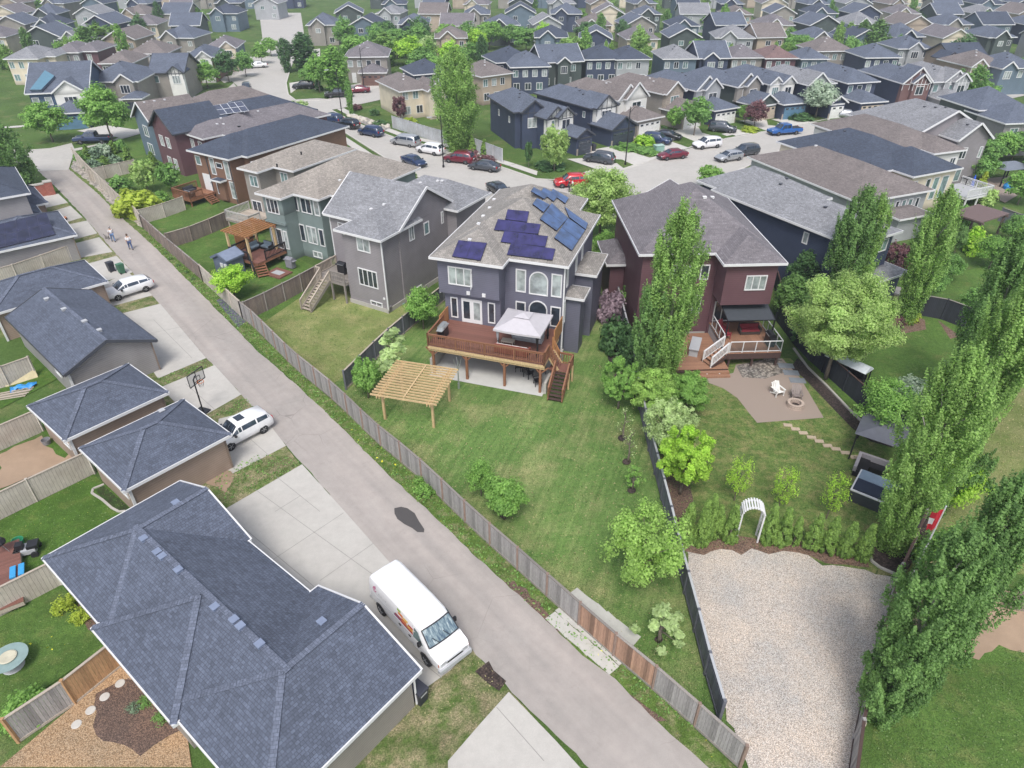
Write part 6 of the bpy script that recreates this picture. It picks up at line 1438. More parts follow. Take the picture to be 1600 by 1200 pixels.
rowhouse('white-walled house with mottled brown roof behind the navy roof', (1460, 240), 5.6, 20.2, W_WHITE, S_BROWN, [(0, 0, 5.6, 8, dict(ax='v', e='hn')), (-4, 2, 5.5, 18, dict(ax='v', e='hh', p=.42))], [('S', .45, 4.2, 3.6, 1.0, 1.0, 2)], [])
rowhouse('grey two-storey house with white-trimmed front and rear gables', (1498, 220), 6.2, 14, W_D, S_GREY, [(0, 0, 5.6, 9, dict(ax='v', e='gn', p=.75)), (-4.5, 3, 7.6, 17, dict(ax='v', e='gh', p=.5))], [('S', .45, 1.6, 3.6, 1.6, 1.5, 3, G_DARK), ('S', .45, 4.6, 3.6, .5, 1.5, 1, G_CURT), ('S', .45, 1.8, .6, 1.8, 1.8, 2, G_GREEN)], [((1445, 167), 8), ((1462, 168), 8), ((1478, 168), 8), ((1494, 168), 8), ((1509, 167), 8), ((1512, 195), 8)])
rowhouse('dark green house with slate roof at the right edge', (1530, 172), 5.6, 8, W_DGREEN, S_SLATE, [(0, 0, 9, 10, dict(ax='u', e='hh', p=.5))], [('S', .45, 3.0, 3.4, 2.0, 1.5, 3, G_CURT), ('S', .45, 5.8, .6, .8, 1.3, 1)], [((1585, 146), 7.6), ((1595, 146), 7.6)])
rowhouse('taupe house front at the right edge beside the dark green house', (1572, 193), 5.0, 8, W_GREYG, S_SLATE, [(0, 0, 9, 9, dict(ax='u', e='hh', p=.45))], [('S', .45, 2.2, 2.8, 1.4, 1.4, 2), ('S', .45, 6, 2.8, 1.4, 1.4, 2)], [])
# brown pergola, blue umbrella, patios at right
def slat_pergola(pxs, z, label, mat, slats=12):
    a, b, c = (P(*q, z) for q in pxs); d = b - a; an = math.atan2(d.y, d.x); r = empty('pergola', (a.x, a.y, 0), an, label, 'pergola'); iv = (Matrix.Translation((a.x, a.y, 0)) @ Matrix.Rotation(an, 4, 'Z')).inverted(); q = iv @ c; L, D_ = d.length, q.y
    for i in range(slats): x = L * i / (slats - 1); MB().box(x - .06, min(0, D_), z - .05, x + .06, max(0, D_), z + .1).obj('slat', mat, r)
    for y in (D_ * .06, D_ * .94): MB().box(-.2, y - .06, z - .28, L + .2, y + .06, z - .06).obj('beam', mat, r)
    for x in (.2, L - .2):
        for y in (D_ * .06, D_ * .94): MB().box(x - .1, y - .1, 0, x + .1, y + .1, z - .28).obj('post', mat, r)
slat_pergola([(1533, 348), (1486, 333), (1579, 335)], 2.8, 'weathered brown pergola with close slats above the cedar hedge', boards('mauve_brown_wood', (.17, .12, .115), .2), 22)
gz2 = P(1567, 285); r = empty('gazebo', gz2, R(15), 'black gazebo with grey roof in the leafy yard at the right edge', 'gazebo')
MB().solid([(-2.4, -1.8, 2.3), (2.4, -1.8, 2.3), (2.4, 1.8, 2.3), (-2.4, 1.8, 2.3), (-.8, 0, 2.9), (.8, 0, 2.9)], [(0, 1, 5, 4), (1, 2, 5), (2, 3, 4, 5), (3, 0, 4)]).obj('roof', plain('grey_sheet_roof', (.16, .18, .22), .5), r)
for x in (-2.2, 2.2):
    for y in (-1.6, 1.6): MB().box(x - .07, y - .07, 0, x + .07, y + .07, 2.3).obj('post', M_BLACK, r)
patch('patio', [(1540, 280), (1590, 275), (1600, 300), (1570, 318), (1545, 305)], PATIO)
for px, lb, cl in (((1513, 305), 'closed bright blue patio umbrella beside the white rear deck', (.02, .1, .6)),):
    r = empty('patio_umbrella', P(*px), 0, lb, 'umbrella'); MB().tube([(0, 0, 0), (0, 0, 2.6)], .025, 6).obj('pole', M_STEEL, r); MB().tube([(0, 0, 1.0), (0, 0, 1.3), (0, 0, 2.2), (0, 0, 2.7)], [.24, .22, .14, .03], 10).obj('canopy', plain('blue_fabric', cl, .7), r)
r = empty('barbecue_cover', P(1577, 296), 0, 'bright blue domed cover beside the black gazebo', 'cover'); MB().lathe([(.8, 0), (.85, .5), (.55, .95), (.1, 1.1)], 14).obj('cover', plain('sky_blue_fabric', (.03, .25, .6), .6), r)
DW = empty('raised_deck', P(1488, 322), R(24), 'white railed grey deck behind the cream house', 'deck'); deck_floor(DW, 0, -1.5, 4.6, 3, 1.5, M_TRIMG, frame=M_WHITE); railing(DW, [(0, -1.4, 1.5), (4.5, -1.4, 1.5), (4.5, 2.9, 1.5)], .95, M_WHITE)
for x in (.1, 2.2, 4.4): MB().box(x - .07, -1.45, 0, x + .07, -1.31, 1.2).obj('post', M_WHITE, DW)
def table_set(px, label, m=M_BLACK):
    r = empty('patio_table', P(*px), R(20), label, 'table'); MB().box(-.9, -.5, .7, .9, .5, .75).obj('top', m, r)
    for x in (-.8, .8):
        for y in (-.4, .4): MB().box(x - .03, y - .03, 0, x + .03, y + .03, .7).obj('leg', m, r)
    return r
table_set((1505, 304), 'black table on the white railed deck').location.z = 1.5
r = empty('hot_tub', P(1377, 463), R(-28), 'grey covered hot tub beside the folded umbrella behind the dark grey house', 'hot tub'); MB().box(-1.4, -.8, 0, 1.4, .8, .8).obj('shell', plain('tan_shell', (.3, .25, .2), .7), r); MB().box(-1.45, -.85, .8, 1.45, .85, .93).obj('cover', plain('pale_cover', (.5, .47, .44), .6), r)
r = empty('patio_umbrella', P(1414, 468), 0, 'closed grey patio umbrella beside the covered hot tub', 'umbrella'); MB().tube([(0, 0, 0), (0, 0, 2.5)], .025, 6).obj('pole', M_STEEL, r); MB().tube([(0, 0, .8), (0, 0, 1.1), (0, 0, 2.1), (0, 0, 2.6)], [.26, .22, .14, .03], 10).obj('canopy', plain('grey_fabric', (.3, .3, .3), .7), r)
# ================================================================== HOUSES ACROSS THE STREET
def fhouse(label, px, ang, w_, d_, wall, roof, front=None, garage=None, trim=M_WHITE, ze=5.2, p=.5, e='hh', gable=None, gd=GD_WHITE, wins=True, rear=False, side=None, tudor=False, p2=.75, ax=None, back=None):
    """front-left eave corner at px; gable=(u0,u1,type); garage=(u0,u1,proj,type)"""
    h = House('house', label, 'house', px, ze, ang, wall, roof, trim, group=None)
    h.wing(0, 0, w_, d_, ax=ax or ('v' if d_ > w_ else 'u'), e=e, p=p)
    fm = front or wall; fw = MB()
    if gable:
        for k, (u0, u1, pr) in enumerate(gable):
            h.wing(u0, -pr, u1, 4, ax='v', e='gn', p=p2, ov=.3, walls=False, ze=ze + .02 + .11 * k)
            z1 = ze; a, b = u0 + .3, u1 - .3; yy = -pr + .3; pk = z1 + (b - a) / 2 * p2 + .2 * p2
            fw.box(a, yy + .01, 2.6 if garage else 0, b, .7, ze - .1); fw.poly([(a, yy, ze - .12), (b, yy, ze - .12), (b, yy, ze + .1), ((a + b) / 2, yy, pk), (a, yy, ze + .1)])
            if tudor:
                t = MB(); n_ = 4
                for i in range(n_ + 1): x = a + (b - a) * i / n_; hh = ze + .1 + (1 - abs(i / n_ * 2 - 1)) * (pk - ze - .1) - .1; t.box(x - .05, yy - .04, ze - 1.2, x + .05, yy - .005, hh)
                t.box(a, yy - .045, ze - .25, b, yy - .006, ze - .13); t.obj('timber_trim', M_WHITE if tudor == 'w' else M_DTRIM, h.root)
            h.win('S', yy, (u0 + u1) / 2, 3.2, min(2.1, (b - a) * .55), 1.5, 2 + (k == 0), G_DARK if k else None)
    if fw.v: fw.obj('front_wall', fm, h.root)
    if garage:
        u0, u1, pr, ty = garage; h.wing(u0, -pr, u1, 1.0, ze=2.75, ax='v', e='hn' if ty == 'h' else 'gn', p=.45 if ty == 'h' else .6, ov=.35, walls=True)
        MB().box(u0 + .36, -pr + .30, 0, u1 - .36, -pr + .345, 1.0).obj('stone_base', W_STONE, h.root); h.gdoor('S', -pr + .29, (u0 + u1) / 2, min(4.9, u1 - u0 - 1.3), 2.1, gd)
        if ty != 'h': fv = MB(); fv.box(u0 + .5, -pr + .28, 2.35, u1 - .5, -pr + .34, 2.6); fv.obj('header_trim', trim, h.root)
        fu = u0 - 1.3 if u0 > 2 else u1 + 1.0
        if .5 < fu < w_ - .5: h.door('S', .45, fu, .1)
    if wins:
        us = [u for u in np.arange(1.2, w_ - .8, 2.0) if not gable or not any(a - .6 < u < b + .6 for a, b, _ in gable)]
        for u in us: h.win('S', .45, float(u), 3.3, 1.1, 1.35, 2 if rear else 1)
        if rear:
            for u in np.arange(1.4, w_ - 1, 2.4): h.win('S', .45, float(u), .8, 1.3, 1.4, 2)
    for v in (side or ()): h.win('W', .45, v, 3.4, .6, 1.0, 1)
    for i in range(3):
        uu = w_ * (.35 + .08 * i); vv = d_ * (.3 + .1 * i); zz = ze + p * min(uu, w_ - uu, vv, d_ - vv); h.vent(uu, vv, zz, .13, M_WHITE if roof in (S_TAN, S_BROWN, S_MAUVE) else M_DTRIM)
    return h.done()
F = fhouse
F('navy tudor corner house with blue-grey roof behind the street tree', (802, 175.5), 20, 7, 13, W_NAVY, S_SLATE, None, None, M_DTRIM, ze=5.6, gable=[(1.0, 5.5, .8)], tudor=True, side=(3, 8)).wing(-2.6, 5, .6, 12, ze=2.9, ax='v', e='hh')
F('navy house with black and white timbered gable and small stone garage', (853, 186), 36, 6.2, 14, W_NAVY, S_SLATE, W_WHITE, (2.4, 6.2, 4.6, 'g'), M_DTRIM, ze=5.0, gable=[(-.1, 4.2, .3), (1.6, 5.2, 1.0)], gd=GD_DARK, tudor=True)
F('dark house with white timbered gable and open garage', (923, 169.6), 36, 6.4, 15, W_NAVY, S_SLATE, W_WHITE, (.4, 6.2, 4.8, 'g'), M_DTRIM, gable=[(.6, 5.4, .8)], gd=GD_DARK, tudor=True, side=(2, 6))
F('cream-gabled house with brown roof and pale double garage', (965, 157), 36, 6.6, 15, W_BEIGE, S_BROWN, W_WHITE, (.3, 6.6, 4.8, 'h'), M_WHITE, gable=[(-.1, 5.0, .3), (1.2, 6.6, .9)], gd=GD_WHITE, p2=.9)
F('taupe stone-fronted house with brown roof left of the navy-sided one', (1036, 147), 36, 6.2, 15, W_BEIGE, S_BROWN, W_STONE, (.4, 6.0, 4.8, 'g'), M_WHITE, gable=[(.3, 5.2, .6)], gd=GD_WHITE)
F('navy-sided house with pale grey double gable and navy roof', (1088, 142), 30, 6.2, 15, W_NAVY, S_SLATE, W_LGREY, (.4, 6.4, 4.8, 'h'), gable=[(-.1, 5.2, .2), (1.4, 5.6, .9)], gd=GD_WHITE, p2=.85)
F('grey-green house with beige double gable behind the round street tree', (1153, 136), 30, 6.2, 15, W_DGREEN, S_SLATE, W_BEIGE, (.4, 6.4, 4.6, 'g'), gable=[(-.1, 5.2, .2), (1.4, 5.4, .9)], gd=GD_TAN, p2=.8)
F('white-fronted house with blue garage door and navy roof', (1203, 132), 20, 6.2, 15, W_NAVY, S_SLATE, W_WHITE, (-.2, 5.6, 5.0, 'h'), gable=[(-.2, 3.0, .3), (2.2, 5.4, .9)], gd=GD_BLUE, p2=.8)
F('dark house with white garage behind the silver-leaved tree', (1263, 133), 20, 6.6, 15, W_NAVY, S_GREY, W_LGREY, (1.8, 5.9, 4.6, 'g'), gable=[(-.1, 5.0, .3)], gd=GD_WHITE, p2=.8)
F('dark-sided house with broad blue-grey hip roof and stone garage', (1325, 130), 16, 7.2, 15, W_NAVY, S_SLATE, W_BEIGE, (-.2, 5.8, 4.8, 'h'), gable=None, gd=GD_TAN)
F('dark house with white-latticed tudor gable at far right', (1410, 130), 10, 7.0, 14, W_NAVY, S_SLATE, plain('dull_red_brown', (.16, .09, .085), .8), None, tudor='w', gable=[(-.1, 6.2, .4), (1.6, 5.2, 1.0)], p2=.85)
F('light grey house with twin white-framed gables at far right', (1458, 128), 8, 7.8, 14, W_LGREY, S_GREY, W_LGREY, (.2, 6.0, 4.0, 'h'), tudor='w', gable=[(2.2, 6.8, .4), (3.8, 7.2, 1.0)], p2=.85)
F('tan house with long dark navy roof and striped gable', (1488, 92), 8, 9.0, 10, W_TAUPE, S_NAVY, W_WHITE, None, M_DTRIM, gable=[(-2.2, 1.6, .5)], e='gg', ax='u', side=(3,))
F('tan house with brown roof and arched white gable window', (1516, 104), 10, 9.0, 10, W_TAUPE, S_BROWN, W_TAN, None, tudor='w', gable=[(0, 4.0, .5)])
F('blue-grey house with white gable window at the upper right edge', (1564, 107), 8, 9, 10, W_BLUE, S_SLATE, W_BLUE, None, gable=[(0, 3.6, .5)])
# second row, seen from behind
B_ = dict(rear=True, ze=5.3)
F('navy house with grey-blue roof just behind the left tudor house', (797, 105), 8, 8.5, 11, W_NAVY, S_SLATE, **B_)
F('dark house with long ridge and small green-grey rear gable', (846, 98), 14, 9.5, 11, W_DGREEN, S_SLATE, gable=[(3.0, 6.2, 1.6)], e='gg', ax='u', **B_)
F('dark navy house left of the columnar poplar row', (914, 93), 6, 9.0, 10, W_NAVY, S_NAVY, **B_)
F('navy roofed house behind the row of narrow poplars', (962, 93), 6, 8.0, 10, W_LGREY, S_NAVY, **B_)
F('blue-grey house with pale hip roof and three rear windows', (1036, 92), 4, 8, 11, W_BLUE, S_GREY, **B_)
F('navy house with white-trimmed cross gable behind the pale roof', (1092, 91), 4, 7.2, 11, W_NAVY, S_SLATE, gable=[(.8, 4.4, 1.2)], e='gg', ax='u', **B_)
F('stone-walled house with mauve hip roof in the second row', (1142, 90), 2, 7.6, 10, W_BEIGE, S_MAUVE, **B_)
F('red-brown roofed house in the second row', (1196, 91), 2, 7.4, 10, W_MAROON, S_RED, **B_)
F('slate house low behind the silver-leaved tree', (1252, 92), 2, 6.4, 9, W_BLUE, S_SLATE, **B_)
F('brick-based house with brown roof between two tall poplars', (1274, 80), 6, 9.6, 10, W_BEIGE, S_BROWN, **B_)
F('slate roofed house right of the tall poplars in the second row', (1352, 90), 4, 8.5, 10, W_NAVY, S_SLATE, **B_)
F('pale grey house with white windows at the top right', (1404, 76), 4, 8.6, 10, W_LGREY, S_SLATE, gable=[(2.2, 6, .6)], **B_)
# left and centre background
F('grey-roofed house with brown double garage across the side street', (537, 89), 5, 9.6, 11, W_BEIGE, S_MAUVE, None, (3.0, 9.2, 3.4, 'h'), gd=GD_BROWN, ze=5.4)
F('tan stucco corner house with grey-brown roof behind the white fence', (624, 143), 30, 6.8, 12, W_CREAM, S_BROWN, None, None, ze=4.9, rear=True, gable=[(4.4, 8.2, 2.4)])
F('navy roofed house peeking out behind the tan corner house', (646, 117), 25, 8, 9, W_NAVY, S_NAVY, **B_)
F('pinkish-tan house with hip roof right of the giant poplar', (752, 120), 35.5, 7.8, 9.5, W_TAN, S_BROWN, **B_)
F('navy roofed house above the pinkish-tan house', (775, 98), 20, 9.5, 10, W_NAVY, S_NAVY, **B_)
hl = F('deep blue house with light blue gable and blue garage door', (38, 146.6), 15, 10.0, 15, W_DBLUE, S_SLATE, W_WHITE, (3.6, 9.8, 4.0, 'h'), gable=[(4.2, 9.6, .6)], gd=GD_BLUE, ze=5.4, e='gg', ax='u', side=(5,), p2=.7)
slab_px(hl, [(46, 140), (64, 140), (85, 118), (70, 109)], (0, 0, 0), (0, 0, 1), 0, lift=.5, th=.4, name='dormer_cheek', mat=[plain('dormer_side', (.1, .14, .2), .7), plain('sky_blue_panel', (.09, .2, .28), .6)], grid=(1, 1))
F('beige stone house with navy roof and white porch gable', (129, 128), 4, 10, 12, W_BEIGE, S_SLATE, W_BEIGE, (7, 11, 3, 'h'), gable=[(5.6, 9.4, .8)], gd=GD_DARK, ze=5.2)
F('taupe house with navy roof and black and white tudor gable', (230, 114), 6, 7.0, 11, W_BEIGE, S_SLATE, W_WHITE, None, M_DTRIM, gable=[(3.6, 7.0, .6)], tudor=True, ze=5.2, e='gg', ax='u')
F('brown-sided house with white front gable further up the street', (284, 90), 8, 6.8, 11, W_BROWN, S_SLATE, W_WHITE, None, gable=[(2.8, 6.4, .6)], ze=5.2)
F('blue-sided house with cream gables at the bend', (318, 75), 8, 7.6, 11, W_BLUE, S_MAUVE, W_CREAM, None, gable=[(3.4, 7.4, .8)], ze=5.2)
F('cream house with pale grey roof at the upper left', (4, 92), 2, 7.4, 11, W_CREAM, S_GREY, **B_)
F('small cream house with grey roof beside the narrow poplar', (60, 88), 4, 3.6, 9, W_CREAM, S_GREY, **B_)
F('dark-walled house with purple-grey roof at upper left', (78, 82), 2, 6.4, 10, W_D, S_MAUVE, **B_)
F('maroon-walled house beside the purple-grey roof', (113, 80), 2, 5.6, 10, W_MAROON, S_MAUVE, **B_)
F('brown-roofed house behind the navy roofs at upper left', (152, 99), 4, 7.0, 10, W_BEIGE, S_BROWN, **B_)
F('pinkish-brown roofed house behind the tudor gable', (196, 84), 4, 9.0, 10, W_BEIGE, S_BROWN, **B_)
# rows towards the horizon
pal = [(W_NAVY, S_SLATE, 'navy', 'slate'), (W_BEIGE, S_SLATE, 'beige', 'slate'), (W_LGREY, S_GREY, 'pale grey', 'grey'), (W_CREAM, S_MAUVE, 'cream', 'mauve'), (W_BLUE, S_NAVY, 'slate blue', 'navy'), (W_TAN, S_BROWN, 'tan', 'brown'), (W_DGREEN, S_SLATE, 'dark green', 'slate')]
ordn = 'first second third fourth fifth sixth seventh eighth ninth tenth eleventh twelfth thirteenth fourteenth fifteenth sixteenth seventeenth eighteenth nineteenth twentieth twenty-first twenty-second twenty-third twenty-fourth twenty-fifth twenty-sixth twenty-seventh twenty-eighth twenty-ninth thirtieth thirty-first thirty-second thirty-third'.split()
rr = random.Random(5)
for row, (Y, x0, x1, st_) in enumerate(((192, -150, 158, 11.6), (218, -172, 178, 12.5), (246, -192, 200, 13.5), (278, -216, 224, 15), (318, -244, 250, 17))):
    x = x0; i = 0; rn = ['nearest', 'second', 'third', 'fourth', 'farthest'][row]
    while x < x1:
        yy = Y + rr.uniform(-2, 2)
        skip = (-90 < x < -28 and row == 0) or (-88 < x < -62) or (row == 0 and -16 < x < -4)
        if not skip:
            wl, rf, cn, rn2 = pal[(i * 3 + row * 2) % 7]; h = House('house', '%s house with %s roof, %s from the left in the %s background row' % (cn, rn2, ordn[i % 33], rn), 'house', (x, yy, 0), 5.3, rr.uniform(-6, 10), wl, rf)
            wd = rr.uniform(8, 10.2); h.wing(0, 0, wd, 11, ze=5.3, ax='v' if i % 3 else 'u', e='hh' if i % 2 else 'gg', p=.5)
            if i % 2: h.wing(1.2, -1.0, 5.6, 4, ze=5.32, ax='v', e='gn', p=.8)
            h.win('S', .45 if not i % 2 else -.55, 3.4, 3.3, 1.4, 1.2, 2); h.win('S', .45, wd - 1.6, 3.3, 1.1, 1.2, 2); h.win('S', .45, wd - 2.2, .7, 1.4, 1.4, 2); h.done()
        i += 1; x += st_ * rr.uniform(.92, 1.1)
# ================================================================== FENCES
FPT = [(225, 358), (262, 392), (318, 440), (380, 498), (400, 514), (460, 575), (505, 612), (529, 632), (551, 654), (577, 680), (610, 710), (640, 732), (669, 760), (707, 796), (747, 836), (789, 872), (832, 912), (875, 950), (940, 1010), (1005, 1064), (1040, 1095), (1090, 1140), (1155, 1200)]
fence('weathered brown-grey fence beyond the beige vinyl section of the alley fence', [FPT[0]] + FPT[1:3], 1.75, FB_BROWN, planks_=False, cap=WD_GREY, face=-1)
fence('beige vinyl fence section beside the shrub and garden shed', FPT[2:4], 1.8, FB_BEIGE, step=2.6, cap=WD_TAN)
fl_ = fence('long grey board fence with brown gate panels beside the alley', FPT[3:], 1.75, FB_GREY, post=boards('brown_fence_posts', (.24, .17, .14), .2), planks_=True, cap=WD_GREY, face=-1, gate=(P(1003, 1062).y, P(880, 955).y, FB_RUST))
fence('pale vinyl fence beside the river rock strip at the top of the alley', [(118, 250), (140, 275), (165, 300), (190, 325), (216, 346), (225, 358)], 1.8, FB_BEIGE, cap=WD_TAN)
fence('pale fence between the shrub garden and the lime bush yard', [(142, 284), (180, 276), (214, 268)], 1.7, FB_BEIGE, cap=WD_TAN)
fence('pale fence below the lime yellow bush', [(222, 350), (252, 342), (290, 328)], 1.7, FB_BEIGE, cap=WD_TAN)
fence('brown board fence below the brown house deck', [(264, 388), (310, 374), (358, 352)], 1.7, FB_BROWN, cap=WD_TAN)
fence('dark weathered fence between sage green and grey house yards', [(386, 500), (405, 492), (450, 468), (490, 446), (520, 428)], 1.8, FB_BROWN, post=WD_GREY, cap=WD_GREY)
fence('dark board fence between the olive lawn and the pergola lawn', [(541, 609), (600, 549), (647, 508), (692, 472), (712, 455)], 1.7, FB_DGREY, planks_=True, cap=WD_TAN, face=-1)
fence('long dark fence with white cap between pergola lawn and gravel pad', [(950, 425), (965, 480), (975, 520), (988, 575), (996, 630), (1012, 700), (1030, 770), (1045, 830), (1060, 895), (1080, 970), (1100, 1052), (1122, 1130)], 1.75, FB_DGREY, planks_=True, cap=M_TRIMG, face=1)
fence('fence with dark cap along the right side of the gravel pad', [(1322, 1240), (1335, 1150), (1360, 1040), (1390, 930), (1402, 900), (1422, 860), (1440, 815), (1448, 790)], 1.6, FB_GREY, planks_=True, cap=WD_DARK)
fence('dark fence behind the willow bed beside the shaded lawn', [(1212, 500), (1250, 550), (1300, 595), (1350, 640), (1380, 665)], 1.7, FB_BLACK, cap=WD_DARK)
fence('black board fence behind the shaded lawn', [(1433, 492), (1468, 498), (1505, 512)], 2.0, FB_BLACK, cap=WD_GREY)
fence('white street fence in front of the giant poplar', [(614, 200), (640, 208), (672, 219), (705, 227), (742, 237), (785, 254)], 2.0, FB_WHITE, cap=M_TRIMG)
fence('beige fence between the patchy yard and weedy yard on the left', [(-40, 832), (25, 800), (85, 770), (148, 740)], 1.8, FB_BEIGE, step=3, cap=WD_TAN)
fence('beige fence corner behind the two brown hip garages', [(-40, 722), (0, 705), (33, 690), (68, 674)], 1.8, FB_BEIGE, step=3, cap=WD_TAN)
fence('beige fence between the weedy yard and the lush green yard', [(-30, 980), (25, 954), (60, 935), (97, 914)], 1.8, FB_BEIGE, step=3, cap=WD_TAN)
fence('half weathered half new cedar fence by the wood chip bed', [(30, 1160), (82, 1131), (138, 1083), (194, 1038)], 1.8, FB_CEDAR, step=2.4, planks_=True, cap=WD_TAN, face=-1, gate=(0, P(110, 1107).y, FB_GREY))
fence('beige fence beside the solar-panelled garage', [(-20, 452), (30, 438), (75, 422), (113, 408)], 1.7, FB_BEIGE, cap=WD_TAN)
fence('short beige fence beside the long grey garage', [(-30, 616), (20, 602), (57, 588)], 1.8, FB_BEIGE, cap=WD_TAN)
fence('low wooden fence beside the lower right poplar', [(1424, 905), (1450, 910), (1480, 914)], 1.5, FB_BROWN, cap=WD_NEW)
fence('short fence at the right edge above the bare soil', [(1572, 950), (1610, 958), (1660, 968)], 1.5, FB_BROWN, cap=WD_TAN)
fence('grey fence behind the brown slatted pergola', [(1560, 345), (1600, 360), (1650, 380)], 1.6, FB_DGREY, cap=WD_GREY)
fence('dark fence between the maroon house and the dark grey house', [(1222, 505), (1215, 470), (1205, 430)], 1.7, FB_BLACK, cap=WD_DARK)
r = empty('brick_sign_wall', P(46, 310), R(38), 'low red brick sign wall at the top of the alley', 'wall'); MB().box(-1.8, -.3, 0, 2.1, .3, 1.5).obj('wall', W_BRICK, r); MB().box(-1.9, -.36, 1.5, 2.15, .36, 1.62).obj('cap', M_CONC, r); MB().box(2.1, -.45, 0, 3.0, .45, 1.7).obj('pillar', W_BRICK, r); MB().box(2.05, -.5, 1.7, 3.05, .5, 1.82).obj('pillar_cap', M_CONC, r)
# ================================================================== VEHICLES
cargo_van()
pw = paint('white', (.78, .78, .8))
w_s = vehicle('suv', (379, 683), 229, pw, 'white compact suv parked at the brown garage below the basketball hoop', scale=.93)
MB().box(-.3, -.36, 1.765, .3, .36, 1.775).obj('sunroof', G_SUNR, w_s).location.x = -.1
vehicle('hatch', (203, 459), 226, pw, 'white hatchback on the short driveway beside the alley')
DKB = paint('dark_blue', (.02, .04, .11), .2); BLK = paint('black', (.012, .013, .017), .2); GRY = paint('slate', (.075, .085, .105), .4); SIL = paint('silver', (.45, .47, .5), .5); REDP = paint('red', (.5, .01, .02), .1); MRN = paint('wine', (.16, .012, .03), .2); BLU = paint('bright_blue', (.015, .12, .42), .2)
for k, px, a, m, lb in (('pickup', (147, 223), 186, DKB, 'dark blue pickup truck at the upper left corner'), ('suv', (386, 143), -75, GRY, 'blue-grey suv in the street behind the solar roof'), ('sedan', (449, 86), 190, SIL, 'silver sedan parked far up the bending street'),
    ('sedan', (403, 106), 200, pw, 'white sedan on a driveway far up the street'), ('suv', (475, 139), 185, BLK, 'black suv in the driveway behind the corner trees'), ('pickup', (530, 152), 192, BLK, 'black pickup truck on the side street'), ('sedan', (561, 145), 190, MRN, 'wine red sedan behind the black pickup'),
    ('suv', (519, 192), 148, DKB, 'first dark blue suv of the line parked by the rock garden'), ('suv', (544, 200), 146, BLK, 'black suv second in the line parked by the rock garden'), ('suv', (580, 212), 148, DKB, 'dark hatch-backed suv parked alone past the rock garden'),
    ('minivan', (634, 227), 150, SIL, 'silver minivan parked beside the white fence'), ('suv', (673, 240), 148, pw, 'white suv parked beside the white fence'), ('suv', (718, 254), 160, MRN, 'wine red suv parked under the giant poplar'), ('sedan', (757, 266), 155, GRY, 'dark grey sedan behind the wine red suv'),
    ('sedan', (647, 258), -48, DKB, 'dark sedan on the near side of the street by the tan roof'), ('sedan', (780, 303), -60, BLK, 'black car half hidden behind the main house roof'),
    ('suv', (936, 254), 152, GRY, 'slate grey suv on the driveway with the open garage'), ('suv', (1026, 224), -30, DKB, 'dark blue suv nose out on the cream house driveway'), ('sedan', (1042, 217), -30, BLK, 'black car beside the dark blue suv on the cream house driveway'),
    ('suv', (892, 291), 188, REDP, 'bright red suv beside two standing people'), ('sedan', (1050, 248), 200, MRN, 'wine red sedan on the street beside the green utility box'), ('suv', (1104, 231), 200, pw, 'white suv driving past the driveways'),
    ('hatch', (1138, 251), 205, SIL, 'silver hatchback on the near side of the street'), ('suv', (1163, 243), 205, GRY, 'slate suv parked ahead of the silver hatchback'), ('suv', (1128, 206), -20, GRY, 'large slate suv on the driveway of the navy-sided house'),
    ('pickup', (1225, 210), 195, BLU, 'bright blue pickup truck in front of the navy bungalow roof'), ('sedan', (1318, 184), 160, SIL, 'silver car beside the white garage')):
    vehicle(k, px, a, m, lb)
# ================================================================== PEOPLE
cW = plain('white_cloth', (.72, .72, .74), .9); cJ = plain('denim', (.06, .1, .22), .9); cD = plain('dark_cloth', (.03, .03, .045), .9); hB = plain('brown_hair', (.1, .06, .04), .8); hG = plain('grey_hair', (.3, .28, .27), .8)
person((178, 378), 130, 'person in white top and light jeans walking a small grey dog', cW, plain('light_denim', (.12, .2, .36), .9), hG, carry=True); person((205, 390), -50, 'person in white jacket and dark jeans walking down the alley', cW, cJ, hB)
person((889, 300), 20, 'person in dark clothes standing by the red suv', cD, cD, hB, .08); person((894, 300), 190, 'person in white shirt facing another beside the red suv', cW, cD, hB, .08)
def dog(px, ang, label, m):
    r = empty('dog', P(*px), R(ang), label, 'dog'); J = [(-.22, 0, .34), (0, 0, .36), (.18, 0, .37), (.28, 0, .47), (.36, 0, .52), (.46, 0, .49), (-.3, 0, .44), (-.38, 0, .52)]; E_ = [(0, 1), (1, 2), (2, 3), (3, 4), (4, 5), (0, 6), (6, 7)]; rd = [.09, .09, .11, .06, .065, .03, .025, .015]
    for s in (-1, 1):
        n0 = len(J); J += [(.19, s * .07, .2), (.19, s * .07, .02), (-.2, s * .07, .22), (-.26, s * .07, .14), (-.23, s * .07, .02)]; E_ += [(2, n0), (n0, n0 + 1), (0, n0 + 2), (n0 + 2, n0 + 3), (n0 + 3, n0 + 4)]; rd += [.04, .025, .05, .03, .022]
        J.append((.35, s * .05, .6)); E_.append((4, len(J) - 1)); rd.append(.02)
    me = bpy.data.meshes.new('body'); me.from_pydata(J, E_, []); me.materials.append(m); o = bpy.data.objects.new('body', me); col.objects.link(o); o.parent = r; o.modifiers.new('skin', 'SKIN')
    for i, q in enumerate(rd): me.skin_vertices[0].data[i].radius = (q, q)
    me.skin_vertices[0].data[0].use_root = True; o.modifiers.new('s', 'SUBSURF').render_levels = 1
dog((168, 374), 160, 'small grey dog beside the person in light jeans', plain('grey_fur', (.22, .2, .19), .9))
